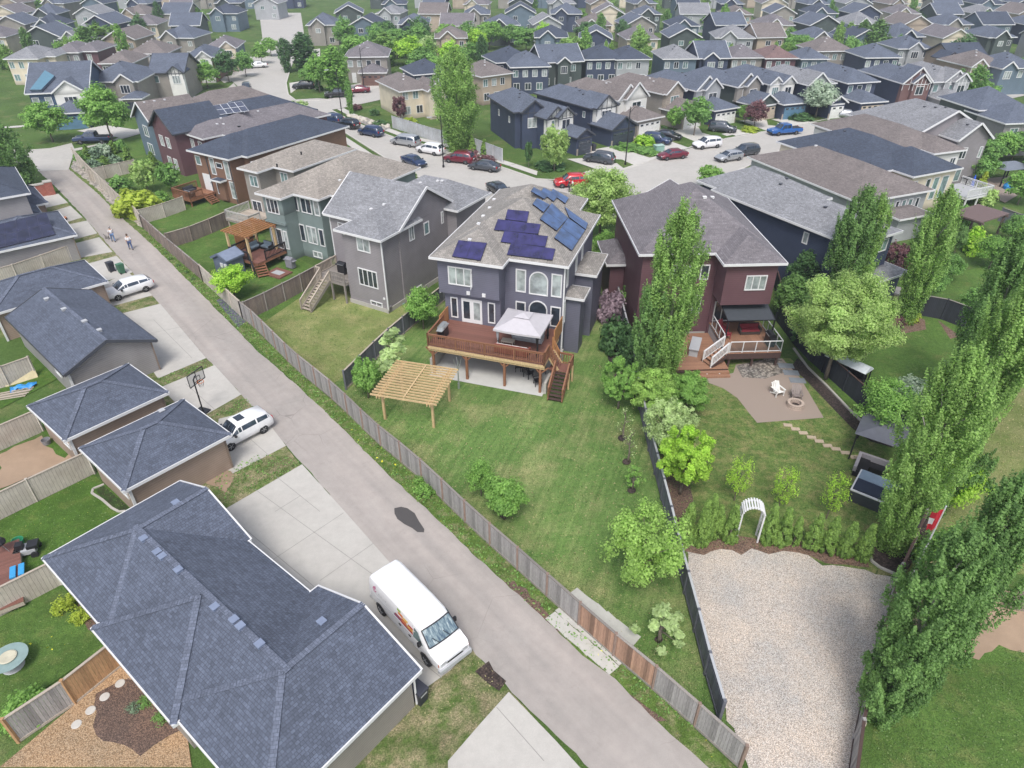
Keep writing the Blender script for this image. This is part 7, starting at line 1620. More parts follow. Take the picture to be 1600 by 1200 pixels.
# ================================================================== STREET FURNITURE AND SMALL THINGS
def lamp(px, h, ang, label):
    r = empty('street_lamp', P(*px), R(ang), label, 'street lamp'); MB().tube([(0, 0, 0), (0, 0, h * .6), (0, 0, h)], [.1, .08, .06], 8).obj('pole', M_BLACK, r)
    MB().tube([(0, 0, h - .8), (.6, 0, h - .1), (1.5, 0, h)], .035, 6).obj('arm', M_BLACK, r); MB().box(1.3, -.14, h - .06, 2.0, .14, h + .04).obj('lamp_head', M_TRIMG, r); MB().lathe([(.16, 0), (.16, .4), (.12, .42)], 10).obj('base', M_BLACK, r)
lamp((977, 258), 8.2, 10, 'black street lamp on the verge in front of the dark timbered house'); lamp((535, 184), 8.2, 200, 'black street lamp at the rock garden corner'); lamp((569, 139), 8.0, 20, 'black street lamp in front of the brown double garage'); lamp((693, 262), 7.2, 200, 'black street lamp between the white and wine red suvs'); lamp((476, 105), 7.2, 180, 'black street lamp at the bend of the far street')
r = empty('utility_box', P(1029, 236), R(20), 'pale green utility box on the verge behind the wine red sedan', 'utility box'); MB().box(-.7, -.5, 0, .7, .5, .9).obj('cabinet', plain('pale_green_paint', (.25, .42, .36), .5), r); MB().box(-.75, -.55, .9, .75, .55, .97).obj('lid', plain('pale_green_lid', (.35, .5, .45), .5), r)
def bin_(px, ang, label, c, lift=1.0, n=None):
    r = empty('wheelie_bin', P(*px), R(ang), label, 'bin'); b = MB(); b.solid([(-.24, -.28, .06), (.24, -.28, .06), (.24, .26, .06), (-.24, .26, .06), (-.3, -.36, 1.0), (.3, -.36, 1.0), (.3, .34, 1.0), (-.3, .34, 1.0)], [(3, 2, 1, 0), (4, 5, 6, 7), (0, 1, 5, 4), (1, 2, 6, 5), (2, 3, 7, 6), (3, 0, 4, 7)]); b.obj('body', c, r)
    l = MB(); l.solid([(-.32, -.38, 1.0), (.32, -.38, 1.0), (.32, .36, 1.02), (-.32, .36, 1.02), (-.28, -.3, 1.06), (.28, -.3, 1.06), (.28, .34, 1.12), (-.28, .34, 1.12)], [(3, 2, 1, 0), (4, 5, 6, 7), (0, 1, 5, 4), (1, 2, 6, 5), (2, 3, 7, 6), (3, 0, 4, 7)]); lo = l.obj('lid', c, r)
    MB().bar((-.25, .42, .98), (.25, .42, .98), .03, .03).obj('handle', c, r)
    for x in (-.24, .24): MB().lathe([(.12, -.03), (.12, .03)], 12, c=(x, .3, .12), ax=Matrix.Rotation(R(90), 3, 'Y')).obj('wheel', M_RUBBER, r)
    if n: MB().box(-.2, -.345, .72, .2, -.335, .86).obj('number_panel', M_TRIMG, r)
    return r
BB = plain('black_bin', (.03, .032, .045), .5); BG = plain('green_bin', (.05, .16, .09), .5)
bin_((175, 424), -130, 'black wheelie bin on the short driveway beside the green one', BB); bin_((191, 427), -130, 'green wheelie bin on the short driveway beside the black one', BG); bin_((656, 1094), 232 - 180, 'black wheelie bin standing against the big garage wall behind the van', BB, n=1)
bin_((927, 236), 30, 'black bin beside the open garage door across the street', BB)
# basketball hoop
hp = P(318, 645); r = empty('basketball_hoop', hp, R(-20), 'portable basketball hoop with black frame board beside the driveway', 'basketball hoop')
MB().tube([(0, 0, .1), (0, 0, 2.9), (.25, 0, 3.3)], .05, 8).obj('pole', M_BLACK, r); b = MB()
for z in (2.75, 3.7): b.bar((.35, -.75, z), (.35, .75, z), .05, .05)
for y in (-.75, 0, .75): b.bar((.35, y, 2.75), (.35, y, 3.7), .04, .04)
b.bar((.36, -.3, 2.9), (.36, .3, 2.9), .03, .03); b.bar((.36, -.3, 3.25), (.36, .3, 3.25), .03, .03); b.bar((.36, -.3, 2.9), (.36, -.3, 3.25), .03, .03); b.bar((.36, .3, 2.9), (.36, .3, 3.25), .03, .03)
b.obj('backboard', M_BLACK, r); MB().poly([(.34, -.73, 2.78), (.34, .73, 2.78), (.34, .73, 3.68), (.34, -.73, 3.68)]).obj('board_glass', CLEAR, r)
rg = MB(); 
for i in range(14): a0, a1 = 2 * math.pi * i / 14, 2 * math.pi * (i + 1) / 14; rg.bar((.62 + .23 * math.cos(a0), .23 * math.sin(a0), 2.9), (.62 + .23 * math.cos(a1), .23 * math.sin(a1), 2.9), .025, .025)
rg.obj('rim', plain('orange_rim', (.6, .15, .03), .5), r); nt_ = MB()
for i in range(10): a0 = 2 * math.pi * i / 10; nt_.bar((.62 + .22 * math.cos(a0), .22 * math.sin(a0), 2.9), (.62 + .13 * math.cos(a0 + .5), .13 * math.sin(a0 + .5), 2.5), .012, .012)
nt_.obj('net', M_BLACK, r); MB().box(-.6, -.4, 0, .35, .4, .16).obj('base', M_BLACK, r)
# yard clutter on the left
r = empty('glass_table', P(22, 1042), 0, 'oval glass patio table on a white base in the lush yard', 'table'); g = MB().lathe([(.85, .72), (.85, .74)], 28); g.obj('glass_top', plain('aqua_glass', (.24, .33, .32), .08), r); MB().lathe([(.55, 0), (.45, .08), (.12, .2), (.12, .6), (.3, .71)], 18).obj('base', M_TRIMG, r); MB().lathe([(.3, .745), (.4, .8), (.34, .82), (.05, .78)], 18).obj('bowl', plain('cream_bowl', (.5, .47, .36), .6), r)
D5 = empty('wooden_deck', P(18, 880), R(33), 'corner of a red-brown wooden deck at the left edge', 'deck'); deck_floor(D5, -6, -4.0, .6, 1.2, .55, DK_RED, frame=WD_TAN)
bl = empty('blue_cushion', P(27, 893, .58), R(30), 'pair of bright blue cushions on the red-brown deck edge', 'cushion')
for x in (-.2, .2): MB().box(x - .14, -.45, 0, x + .14, .45, .1).obj('pad', plain('bright_blue_pad', (.04, .3, .6), .7), bl)
r = empty('kettle_barbecue', P(5, 862, .56), 0, 'black round barbecue on the red-brown deck', 'barbecue'); MB().lathe([(.1, .45), (.36, .65), (.38, .75), (.25, .95), (.05, 1.0)], 14).obj('bowl', M_BLACK, r)
for a in range(3): MB().tube([(.1 * math.cos(a * 2.1), .1 * math.sin(a * 2.1), .6), (.35 * math.cos(a * 2.1), .35 * math.sin(a * 2.1), 0)], .015, 5).obj('leg', M_STEEL, r)
r = empty('ride_on_mower', P(43, 866), R(20), 'grey and black ride-on mower on the grass beside the deck', 'mower'); MB().box(-.5, -.35, .25, .6, .35, .55).obj('body', M_TRIMG, r); MB().box(-.35, -.2, .55, -.0, .2, .9).obj('seat', M_BLACK, r); MB().box(.2, -.3, .5, .75, .3, .75).obj('hood', M_BLACK, r)
for x in (-.4, .5):
    for y in (-.4, .4): MB().lathe([(.2, -.07), (.2, .07)], 12, c=(x, y, .2), ax=Matrix.Rotation(R(90), 3, 'X')).obj('wheel', M_RUBBER, r)
for px, lb, c, s in (((31, 852), 'green plastic tub beside the wooden deck', (.03, .25, .13), .32), ((74, 694), 'grey open bucket behind the brown hip garage', (.22, .22, .24), .3)):
    r = empty('tub', P(*px), 0, lb, 'tub'); MB().lathe([(s * .75, 0), (s, s * 1.4), (s * .92, s * 1.4), (s * .7, s * .3)], 16).obj('shell', plain('tub' + str(s), c, .5), r)
r = empty('plywood_sheet', P(35, 598), R(40), 'pale plywood sheet leaning on the short beige fence', 'board'); MB().solid([(-1.1, 0, 0), (1.1, 0, 0), (1.1, .05, 0), (-1.1, .05, 0), (-1.1, .55, 1.2), (1.1, .55, 1.2), (1.1, .6, 1.2), (-1.1, .6, 1.2)], [(3, 2, 1, 0), (4, 5, 6, 7), (0, 1, 5, 4), (1, 2, 6, 5), (2, 3, 7, 6), (3, 0, 4, 7)]).obj('sheet', plain('plywood', (.6, .52, .33), .8), r)
r = empty('tarpaulin', P(38, 607), R(30), 'crumpled blue tarpaulin on the grass by the plywood sheet', 'tarpaulin'); me_ = MB(); gk = random.Random(3); hh = {(i, j): gk.uniform(.03, .3) for i in range(8) for j in range(5)}
for i in range(7):
    for j in range(4): me_.poly([(i * .25 - .9, j * .18 - .3 + .1 * math.sin(i), hh[i, j]), (i * .25 - .65, j * .18 - .3 + .1 * math.sin(i + 1), hh[i + 1, j]), (i * .25 - .65, j * .18 - .12 + .1 * math.sin(i + 1), hh[i + 1, j + 1]), (i * .25 - .9, j * .18 - .12 + .1 * math.sin(i), hh[i, j + 1])])
me_.obj('sheet', plain('blue_tarp', (.03, .25, .6), .5), r, True)
r = empty('lumber_pile', P(12, 622), R(25), 'pile of weathered boards on the weedy grass', 'boards')
for i in range(6): MB().bar((-1.4, i * .16, .05 + .05 * (i % 2)), (1.2 + .1 * i, i * .2 - .3, .06 + .05 * (i % 2)), .13, .04).obj('board', WD_TAN, r)
r = empty('toy_cart', P(99, 344), R(30), 'small orange toy cart on the upper driveway', 'toy'); MB().box(-.4, -.25, .15, .4, .25, .35).obj('body', plain('orange_plastic', (.6, .2, .08), .5), r); MB().box(-.3, -.2, .35, -.1, .2, .6).obj('seat', M_BLACK, r)
for x in (-.3, .3):
    for y in (-.28, .28): MB().lathe([(.14, -.04), (.14, .04)], 10, c=(x, y, .14), ax=Matrix.Rotation(R(90), 3, 'X')).obj('wheel', M_RUBBER, r)
tm = empty('trampoline', P(198, 674), 0, 'round trampoline squeezed between the two brown garages', 'trampoline'); MB().lathe([(1.35, .6), (1.35, .66), (1.1, .67)], 26).obj('pad', plain('grey_blue_pad', (.3, .38, .46), .6), tm); MB().lathe([(1.1, .64), (.05, .62)], 24).obj('mat', M_BLACK, tm)
for a in range(5): MB().tube([(1.3 * math.cos(a * 1.257), 1.3 * math.sin(a * 1.257), .62), (1.3 * math.cos(a * 1.257), 1.3 * math.sin(a * 1.257), 0)], .03, 6).obj('leg', M_STEEL, tm)
r = empty('bird_bath', P(225, 0) if False else P(22, 1133), 0, 'x', 'bath'); bpy.data.objects.remove(r)
r = empty('hose_reel', P(627, 474), 0, 'coiled pale green hose beside the grey house corner', 'hose'); hz_ = MB()
for q in (.25, .3, .35): hz_.tube([(q * math.cos(a * .5), q * math.sin(a * .5), .04 + q * .1) for a in range(13)], .02, 5)
hz_.obj('coil', plain('mint_hose', (.25, .5, .4), .5), r)
r = empty('meter_box', P(1062, 800), 0, 'x', 'box'); bpy.data.objects.remove(r)
# boulders of the corner rock garden
rb = random.Random(11)
for i in range(34):
    t = i / 33; q = (546 + 60 * t + rb.uniform(-4, 4), 181 + 17 * t + rb.uniform(-2.5, 3)); s = rb.uniform(.25, .55); b = MB(); n_ = 8
    b.lathe([(s * .9, 0), (s * rb.uniform(.85, 1.05), s * .35), (s * .6, s * .7), (s * .2, s * .85)], n_); o = b.obj('boulder', plain('pale_rock', (.5, .46, .4), .9, var=.2)); o.location = P(*q) + Vector((0, 0, .02)); o.rotation_euler = (0, 0, rb.random() * 6); o.scale = (1, rb.uniform(.6, 1.1), 1)
    tag(o, 'pale boulder in the rock garden beside the tan corner house', 'rock', 'boulders of the corner rock garden')
# ================================================================== TREES AND SHRUBS
BT = bigtree
BT('poplar', (1031, 606), 14.8, 3.5, 'tall light green columnar poplar left of the maroon house', L_POP, 70000, .09, 21, rot=.5)
BT('poplar', (1004, 612), 9.6, 2.3, 'shorter columnar poplar leaning against the tallest one by the maroon house', L_POPD, 30000, .09, 22)
BT('poplar', (1298, 498), 12.2, 3.1, 'dark twin-topped poplar behind the round willow', L_POPD, 46000, .1, 23)
BT('poplar', (1322, 494), 11.6, 2.3, 'slimmer poplar stem joined to the dark twin-topped poplar', L_POP, 30000, .1, 24)
BT('poplar', (1412, 505), 12.4, 3.0, 'slim poplar beside the closed grey umbrella', L_POP, 42000, .1, 25)
BT('poplar', (1482, 735), 14.5, 3.0, 'large poplar between the hot tub poplar and the dry lawn', L_POP, 70000, .09, 26, rot=1)
BT('poplar', (1490, 645), 14.8, 3.3, 'massive poplar at the right edge above the dry lawn', L_POPD, 70000, .09, 27, rot=2)
BT('poplar', (1388, 858), 13.6, 3.3, 'big poplar leaning over the hot tub', L_POP, 75000, .08, 28, rot=3)
BT('poplar', (1452, 800), 7.0, 3.0, 'short leafy poplar behind the hot tub poplar', L_POPD, 40000, .085, 29)
BT('poplar', (1376, 1112), 11.8, 3.1, 'tallest spire poplar in the bottom right beside the gravel pad fence', L_POPD, 80000, .075, 30, rot=2.2)
BT('poplar', (1450, 1030), 12.0, 2.7, 'dark green spire poplar over the bare soil at the lower right edge', L_POPD, 64000, .08, 31, rot=.8)
BT('poplar', (1368, 1124), 5.4, 2.4, 'short bushy poplar at the foot of the bottom right spire', L_POPD, 40000, .075, 36, rot=1.8)
BT('round', (1290, 592), 9.2, 7.4, 'broad olive green willow over the covered bench', L_WILLOW, 95000, .095, 32)
BT('fan', (1062, 772), 5.2, 3.7, 'bright lime yellow young maple inside a stone ring', L_LIME, 24000, .09, 33)
BT('fan', (1003, 912), 5.4, 4.6, 'loose light green tree beside the dark fence above the gravel pad', L_LIGHT, 12000, .1, 34)
BT('round', (936, 375), 8.4, 7.6, 'large olive green street tree between the main and maroon houses', L_WILLOW, 26000, .15, 35)
BT('poplar', (716, 236), 14.8, 6.2, 'giant poplar behind the white street fence', L_POP, 50000, .16, 37)
T = tree
T('round', (788, 812), 3.5, 2.7, 'dense round bright green shrub tree in the middle of the lawn', L_FRESH, seed=1, n=11000, leaf=.17, name='round_shrub')
T('round', (752, 775), 3.1, 1.9, 'pale green young tree just behind the round shrub', L_FRESH, seed=2, n=5000, leaf=.15)
T('fan', (576, 622), 3.7, 2.2, 'thin young tree in the corner of the pergola lawn', L_FRESH, seed=2)
T('sparse', (618, 596), 4.6, 3.6, 'white blossoming young tree beside the dark board fence', L_PALE, seed=3, n=1600, leaf=.12)
T('bush', (612, 588), 1.4, 2.6, 'low dense green shrub behind the wooden pergola', L_MID, seed=3)
T('round', (662, 514), 4.4, 3.2, 'round green tree at the left end of the big deck', L_FRESH, seed=1)
for px, h, lb in (((981, 723), 2.3, 'bare young tree with dark mulch ring halfway along the dark fence'), ((973, 686), 2.1, 'bare sapling above the other mulch-ringed sapling by the dark fence')):
    T('sparse', px, h * 1.25, 1.7, lb, L_PALE, seed=4, n=90, leaf=.06)
T('sparse', (988, 766), 2.0, 1.6, 'small green sapling in a mulch ring near the dark fence', L_FRESH, seed=1, n=500)
T('sparse', (1029, 1003), 2.6, 2.6, 'spiky pale green sapling in the pointed end of the lawn', L_PALE, seed=2, n=1300, leaf=.09)
for px in ((979, 723), (987, 768), (1029, 1001), (972, 686), (788, 808)): patch('mulch_ring', [(px[0] + 7 * math.cos(a * .7), px[1] + 5 * math.sin(a * .7)) for a in range(9)], SOIL)
for i, (px, h) in enumerate((((1071, 843), 1.75), ((1093, 851), 2.1), ((1103, 843), 2.15), ((1117, 838), 1.5), ((1138, 846), 1.75), ((1196, 848), 1.85), ((1218, 850), 1.75), ((1239, 850), 1.3), ((1266, 858), 1.7), ((1290, 863), 1.7), ((1318, 868), 1.6), ((1345, 873), 1.65))):
    T('cone', px, h * 1.7, 1.02 * (1 if h > 1.4 else .75), ('upright cedar above the gravel pad, %s in the row from the dark fence' if i < 5 else 'upright cedar above the gravel pad, %s in the row right of the arbor') % ordn[i if i < 5 else i - 5], L_CEDAR, n=9000, leaf=.055, group='cedars above the gravel pad')
for px, h, lb in (((1147, 782), 2.3, 'lime green young tree just left of the white arbor'), ((1215, 797), 2.2, 'lime green young tree midway behind the cedar row'), ((1291, 810), 2.3, 'pale lime young tree near the hot tub')):
    T('fan', px, h * 1.6, 1.7, lb, L_LIME, n=1500, leaf=.12)
BT('fan', (966, 638), 4.4, 3.0, 'bright green bushy tree on the lawn side of the dark fence', L_FRESH, 16000, .09, 41); BT('round', (1014, 652), 4.2, 3.4, 'bushy green tree at the foot of the tallest poplar', L_LIGHT, 22000, .09, 42); BT('round', (1070, 648), 3.8, 3.2, 'green tree beside the patio corner', L_FRESH, 20000, .09, 43); BT('fan', (1040, 712), 4.4, 3.8, 'pale green tree between the lime maple and the patio trees', L_PALE, 15000, .09, 44)
T('bush', (952, 500), 3.4, 2.8, 'purple blossoming lilac beside the air conditioner lawn', L_LILAC, seed=2, n=2600); T('bush', (962, 548), 3.6, 3.0, 'dark green shrub below the purple lilac', L_DARK, seed=0, n=2600); T('bush', (985, 480), 3.4, 2.6, 'green shrub right of the purple lilac', L_MID, seed=1)
T('bush', (988, 570), 3.4, 2.8, 'dense green shrub between the fence and tallest poplar', L_DARK, seed=1)
T('cone', (970, 440), 4.2, 1.8, 'dark columnar spruce beside the maroon house wall', L_SPRUCE, n=4200, leaf=.1, name='spruce_tree'); T('round', (945, 408), 3.4, 3.2, 'green rounded tree right of the main house roof', L_FRESH, seed=2)
T('round', (1372, 690), 5.2, 4.4, 'bright green tree below the covered bench', L_FRESH, n=9000, leaf=.12, seed=0); T('bush', (1395, 650), 2.6, 2.8, 'grey-green shrub beside the shaded lawn', L_SPRUCE, seed=2, n=3600); T('bush', (1420, 620), 2.0, 2.6, 'silvery shrub at the shaded lawn edge', L_SILVER, seed=0)
T('round', (1470, 800), 5.0, 3.4, 'bright green lower tree between the two big poplars', L_LIME, n=8000, seed=3); T('bush', (1465, 885), 3.0, 3.0, 'light green shrub behind the flag', L_FRESH, seed=1, n=3800, leaf=.09)
T('poplar', (1245, 470), 5.0, 2.4, 'dark green tree between the maroon and dark grey houses', L_DARK, seed=2); T('poplar', (1228, 500), 4.4, 2.6, 'leafy dark tree against the maroon house corner', L_POPD, seed=3); T('bush', (1260, 535), 3.0, 3.0, 'dark shrub below the leafy dark tree', L_DARK, seed=1)
T('fan', (1385, 450), 4.8, 3.2, 'purple-leaved tree beside the dark grey house', L_PURPLE, seed=1); T('bush', (1414, 500), 1.3, 2.4, 'yellow shrub on the red mulch', L_YEL, seed=2, n=3000); T('bush', (1396, 510), 1.3, 1.8, 'purple shrub beside the yellow one on the mulch', L_PURPLE, seed=0)
for i, (px, h, w_, m, lb) in enumerate((((1447, 470), 3.6, 2.6, L_MID, 'green tree left of the black board fence'), ((1475, 440), 3.0, 2.8, L_MID, 'round tree behind the black board fence'), ((1490, 400), 3.6, 1.6, L_POPD, 'narrow dark tree below the slatted pergola'), ((1516, 395), 3.2, 2.6, L_LIME, 'lime green bush cluster below the slatted pergola'),
    ((1545, 420), 3.8, 3.4, L_FRESH, 'fresh green tree right of the pergola hedge'), ((1575, 380), 3.4, 3.2, L_MID, 'green tree at the right edge below the pergola'), ((1500, 350), 2.6, 2.4, L_MID, 'rounded bush left of the slatted pergola'), ((1540, 320), 2.6, 2.6, L_OL if False else L_WILLOW, 'olive bush above the slatted pergola'),
    ((1520, 490), 2.6, 3.0, L_MID, 'leafy bush over the end of the black fence'), ((1530, 300), 2.8, 1.4, L_YEL, 'yellowish upright cedar near the blue umbrella'), ((1510, 285), 2.4, 1.3, L_DARK, 'dark upright cedar near the blue umbrella'), ((1595, 410), 4.4, 3.8, L_LIME, 'lime green tree on the right edge'), ((1455, 385), 6.2, 2.2, L_POP, 'slender poplar in front of the wide navy roof'), ((1470, 360), 4.0, 1.6, L_POPD, 'slim poplar beside the bungalow windows'))):
    T('bush' if 'bush' in lb else ('poplar' if 'poplar' in lb else ('cone' if 'cedar' in lb else 'round')), px, h, w_, lb, m)
for i, px in enumerate(((1535, 262), (1558, 255), (1580, 252), (1600, 250), (1530, 288), (1590, 320), (1610, 290), (1622, 265))):
    T('round', px, 4.6, 4.2, 'rounded green tree, %s in the leafy hedge at the right edge' % ordn[i], L_FRESH if i % 2 else L_MID, group='hedge trees at the right edge')
# left side
BT('poplar', (12, 290), 11, 4.2, 'tall dark poplar at the left edge by the street', L_POPD, 20000, .16, 51); BT('poplar', (40, 300), 8.6, 4.8, 'bushy poplar beside the brick sign wall', L_POPD, 16000, .16, 52); BT('poplar', (-5, 300), 8.6, 2.6, 'slim poplar cut by the left picture edge', L_POP, 14000, .16, 53)
T('round', (83, 222), 6.6, 6.4, 'spreading light green street tree in front of the blue house', L_FRESH, n=9000, leaf=.2, seed=1); T('round', (176, 222), 8.8, 7.4, 'big pale green street tree behind the blue pickup', L_FRESH, n=10000, leaf=.2, seed=2)
for i, (px, h, w_, m, kd, lb) in enumerate((((125, 250), 1.6, 1.8, L_MID, 'bush', 'green shrub at the start of the pale fence'), ((137, 244), 1.9, 1.3, L_CEDAR, 'cone', 'first upright cedar behind the pale fence'), ((152, 246), 2.0, 2.2, L_SPRUCE, 'bush', 'blue-grey shrub between the cedars'), ((165, 243), 2.2, 2.4, L_SILVER, 'bush', 'silver-grey shrub behind the pickup'), ((178, 240), 2.0, 1.4, L_CEDAR, 'cone', 'second upright cedar behind the pale fence'),
    ((148, 266), 2.0, 2.4, L_SPRUCE, 'bush', 'bluish shrub against the pale fence'), ((165, 262), 1.8, 1.6, L_CEDAR, 'cone', 'third upright cedar nearer the fence'), ((183, 258), 1.8, 2.2, L_SPRUCE, 'bush', 'grey-green shrub right of the third cedar'), ((201, 252), 2.2, 1.4, L_CEDAR, 'cone', 'upright cedar beside the pale cross fence'), ((190, 236), 2.2, 2.2, L_MID, 'bush', 'green shrub near the garden table'),
    ((232, 300), 4.2, 3.4, L_WILLOW, 'fan', 'dull olive ornamental tree behind the lime bush'), ((190, 300), 2.6, 3.2, L_MID, 'bush', 'green shrub left of the lime bush'), ((270, 300), 4.0, 3.0, L_MID, 'fan', 'green tree beside the brown house deck'), ((255, 318), 2.0, 2.0, L_FRESH, 'bush', 'small green shrub right of the lime bush'), ((240, 258), 2.0, 1.4, L_CEDAR, 'cone', 'cedar in front of the maroon house'))):
    T(kd, px, h, w_, lb, m)
T('bush', (215, 334), 3.4, 5.6, 'vivid lime yellow bush inside the pale fence corner', L_YEL, seed=2, n=5200, leaf=.13); T('round', (368, 466), 3.6, 3.8, 'bright green round tree over the beige fence', L_LIME, seed=1)
T('bush', (663, 772), .9, 1.4, 'small leafy weed shrub outside the alley fence', L_FRESH, seed=1, n=900, leaf=.12); T('bush', (655, 758), .9, .9, 'leafy sprout against the alley fence', L_FRESH, seed=2, n=500, leaf=.12); T('bush', (2, 490), 3.6, 3.2, 'dark green shrub at the left edge by the small garage', L_DARK, seed=1, n=4000)
T('bush', (105, 952), 1.0, 1.3, 'yellow-green shrub against the big garage wall', L_YEL, seed=0, n=1300, leaf=.1); T('bush', (128, 968), .9, 1.2, 'second yellow-green shrub against the big garage wall', L_YEL, seed=2, n=1200, leaf=.1)
T('bush', (45, 1115), 1.2, 2.2, 'lime green shrub at the bottom left by the weathered fence', L_FRESH, seed=3, n=2600, leaf=.1); T('bush', (228, 1100), .5, .8, 'leafy plant on the mulch beside the big garage', L_MID, seed=1, n=600, leaf=.09); T('bush', (210, 1108), .4, .8, 'low grey-green plant on the mulch beside the big garage', L_SPRUCE, seed=2, n=500, leaf=.09); T('bush', (255, 1125), .5, .9, 'low plant at the bottom corner of the mulch bed', L_MID, seed=0, n=700, leaf=.09)
for i, px in enumerate(((260, 397), (268, 406), (281, 416), (292, 427), (302, 437))): T('bush', px, .45, .6, 'small dark shrublet outside the alley fence, %s down the row' % ordn[i], L_DARK, seed=0, n=300, leaf=.1, group='row of shrublets outside the alley fence')
# street trees in the middle and right
for kd, px, h, w_, m, lb in (('poplar', (478, 110), 8.0, 6.0, L_DARK, 'dark round tree at the street bend'), ('round', (500, 145), 7.5, 5.0, L_FRESH, 'left light green tree of the corner group'), ('poplar', (528, 143), 8.6, 5.2, L_FRESH, 'right tall green tree of the corner group'), ('cone', (499, 141), 3.2, 1.8, L_DARK, 'dark shrub under the corner group'), ('round', (483, 138), 5.0, 3.8, L_MID, 'small tree over the black suv'),
    ('poplar', (549, 178), 6.2, 1.2, L_MID, 'thin green columnar tree at the rock garden'), ('poplar', (604, 103), 7.4, 5.6, L_POP, 'tall green tree behind the brown double garage'), ('round', (640, 104), 7.5, 8.5, L_LIME, 'wide lime green tree behind the tan corner house'), ('round', (620, 92), 8, 7, L_MID, 'mid green tree above the wide lime tree'), ('round', (668, 100), 7, 6, L_PALE, 'pale green tree left of the giant poplar top'),
    ('round', (745, 86), 7, 6, L_LIME, 'lime green tree right of the giant poplar top'), ('fan', (826, 262), 4.0, 1.2, L_DARK, 'thin dark cedar at the navy corner house'), ('fan', (866, 268), 6.4, 4.0, L_WILLOW, 'yellowish weeping street tree before the timbered houses'), ('bush', (1006, 226), 1.9, 4.0, L_LIME, 'wide lime green hedge bush beside the dark blue suv'), ('fan', (1052, 205), 4.2, 2.8, L_FRESH, 'small fresh green tree before the taupe stone house'),
    ('round', (1084, 212), 6.8, 5.2, L_MID, 'mid green street tree left of the large slate suv'), ('round', (1163, 194), 3.6, 3.6, L_FRESH, 'round green ball tree before the grey-green house'), ('round', (1178, 198), 4.6, 4.4, L_PURPLE, 'dark purple-leaved street tree'), ('round', (1274, 184), 7.0, 6.8, L_SILVER, 'silver-leaved spreading tree before the white garage'), ('bush', (1248, 186), 1.4, 5.0, L_DARK, 'dark hedge under the silver-leaved tree'),
    ('round', (1107, 295), 3.4, 3.4, L_FRESH, 'round green ball tree on the near kerb'), ('round', (1418, 162), 5.2, 5.4, L_MID, 'green tree in front of the latticed tudor gable'), ('round', (1393, 162), 3.6, 4.6, L_FRESH, 'low fresh tree left of the latticed tudor gable'), ('poplar', (1484, 170), 7.0, 2.4, L_POPD, 'dark poplar before the twin-gabled house'), ('poplar', (1512, 168), 7.4, 3.8, L_MID, 'leaning green tree right of the twin-gabled house'), ('round', (1532, 162), 4.6, 6, L_MID, 'broad tree near the upper right edge'),
    ('round', (1560, 140), 5, 7, L_WILLOW, 'olive tree above the slate roof at right edge'), ('round', (1585, 130), 5, 6, L_MID, 'green tree at the upper right edge'), ('round', (358, 128), 6.6, 5.6, L_DARK, 'dull green street tree near the driveways'), ('round', (385, 120), 5.6, 4.8, L_MID, 'green street tree beside the far driveway'), ('round', (325, 138), 5.6, 5.8, L_FRESH, 'rounded fresh green tree behind the solar roof'), ('fan', (306, 140), 4.4, 5, L_WILLOW, 'loose olive shrub beside the fresh green tree'),
    ('round', (410, 100), 5, 4.6, L_FRESH, 'light green tree by the far driveways'), ('round', (424, 88), 5, 5, L_FRESH, 'light green tree further up the far street'), ('fan', (465, 186), 3.2, 5.6, L_PALE, 'pale budding tree behind the brown house roof'), ('bush', (640, 196), 1.6, 3.4, L_YEL, 'yellow-green round shrub behind the white fence'), ('fan', (626, 190), 4.6, 2.6, L_PURPLE, 'purple-brown shrub against the tan corner house'), ('cone', (738, 238), 2.6, 1.4, L_CEDAR, 'first cedar beside the giant poplar'), ('cone', (757, 243), 2.6, 1.4, L_CEDAR, 'second cedar beside the giant poplar'),
    ('bush', (734, 246), 1.4, 3.2, L_PURPLE, 'wine red shrub mass behind the wine red suv'), ('bush', (760, 253), 1.2, 3.0, L_PURPLE, 'wine red shrub behind the dark grey sedan'), ('bush', (596, 195), 1.0, 3, L_DARK, 'dark low shrub in the rock garden'), ('bush', (559, 171), 1.2, 2.0, L_PURPLE, 'purple globe shrub at the tan corner house'), ('bush', (585, 180), 1.4, 2.0, L_DARK, 'dark shrub at the tan corner house wall'),
    ('bush', (982, 233), 1.0, 4.6, L_MID, 'low green bed shrub left of the utility box'), ('bush', (1010, 238), .9, 4.0, L_MID, 'low green bed shrub at the utility box'), ('bush', (1030, 205), 1.2, 3.0, L_DARK, 'dark shrub beside the pale garage'), ('bush', (860, 262), 1.0, 5.0, L_DARK, 'low dark bed under the weeping street tree'), ('bush', (1172, 205), .9, 3.4, L_YEL, 'yellow-green low shrubs under the ball tree'), ('bush', (644, 276), 1.1, 1.4, L_FRESH, 'small round shrub at the tan roof corner'),
    ('poplar', (1338, 92), 9, 3.4, L_POPD, 'left tall poplar of the pair in the second row'), ('poplar', (1318, 88), 8, 2.8, L_POP, 'slim poplar before the brown second-row house'), ('poplar', (1360, 96), 9.5, 5, L_POPD, 'broad poplar right of the pair in the second row'), ('poplar', (1302, 96), 9, 2.4, L_POP, 'narrow poplar before the brown roof'), ('round', (1400, 95), 6, 6, L_MID, 'green tree among the top right houses'), ('round', (1418, 98), 5, 7, L_DARK, 'dark spreading tree among the top right houses'), ('round', (1280, 112), 4.4, 6, L_SILVER, 'silvery tree top above the white-fronted house')):
    T(kd, px, h, w_, lb, m)
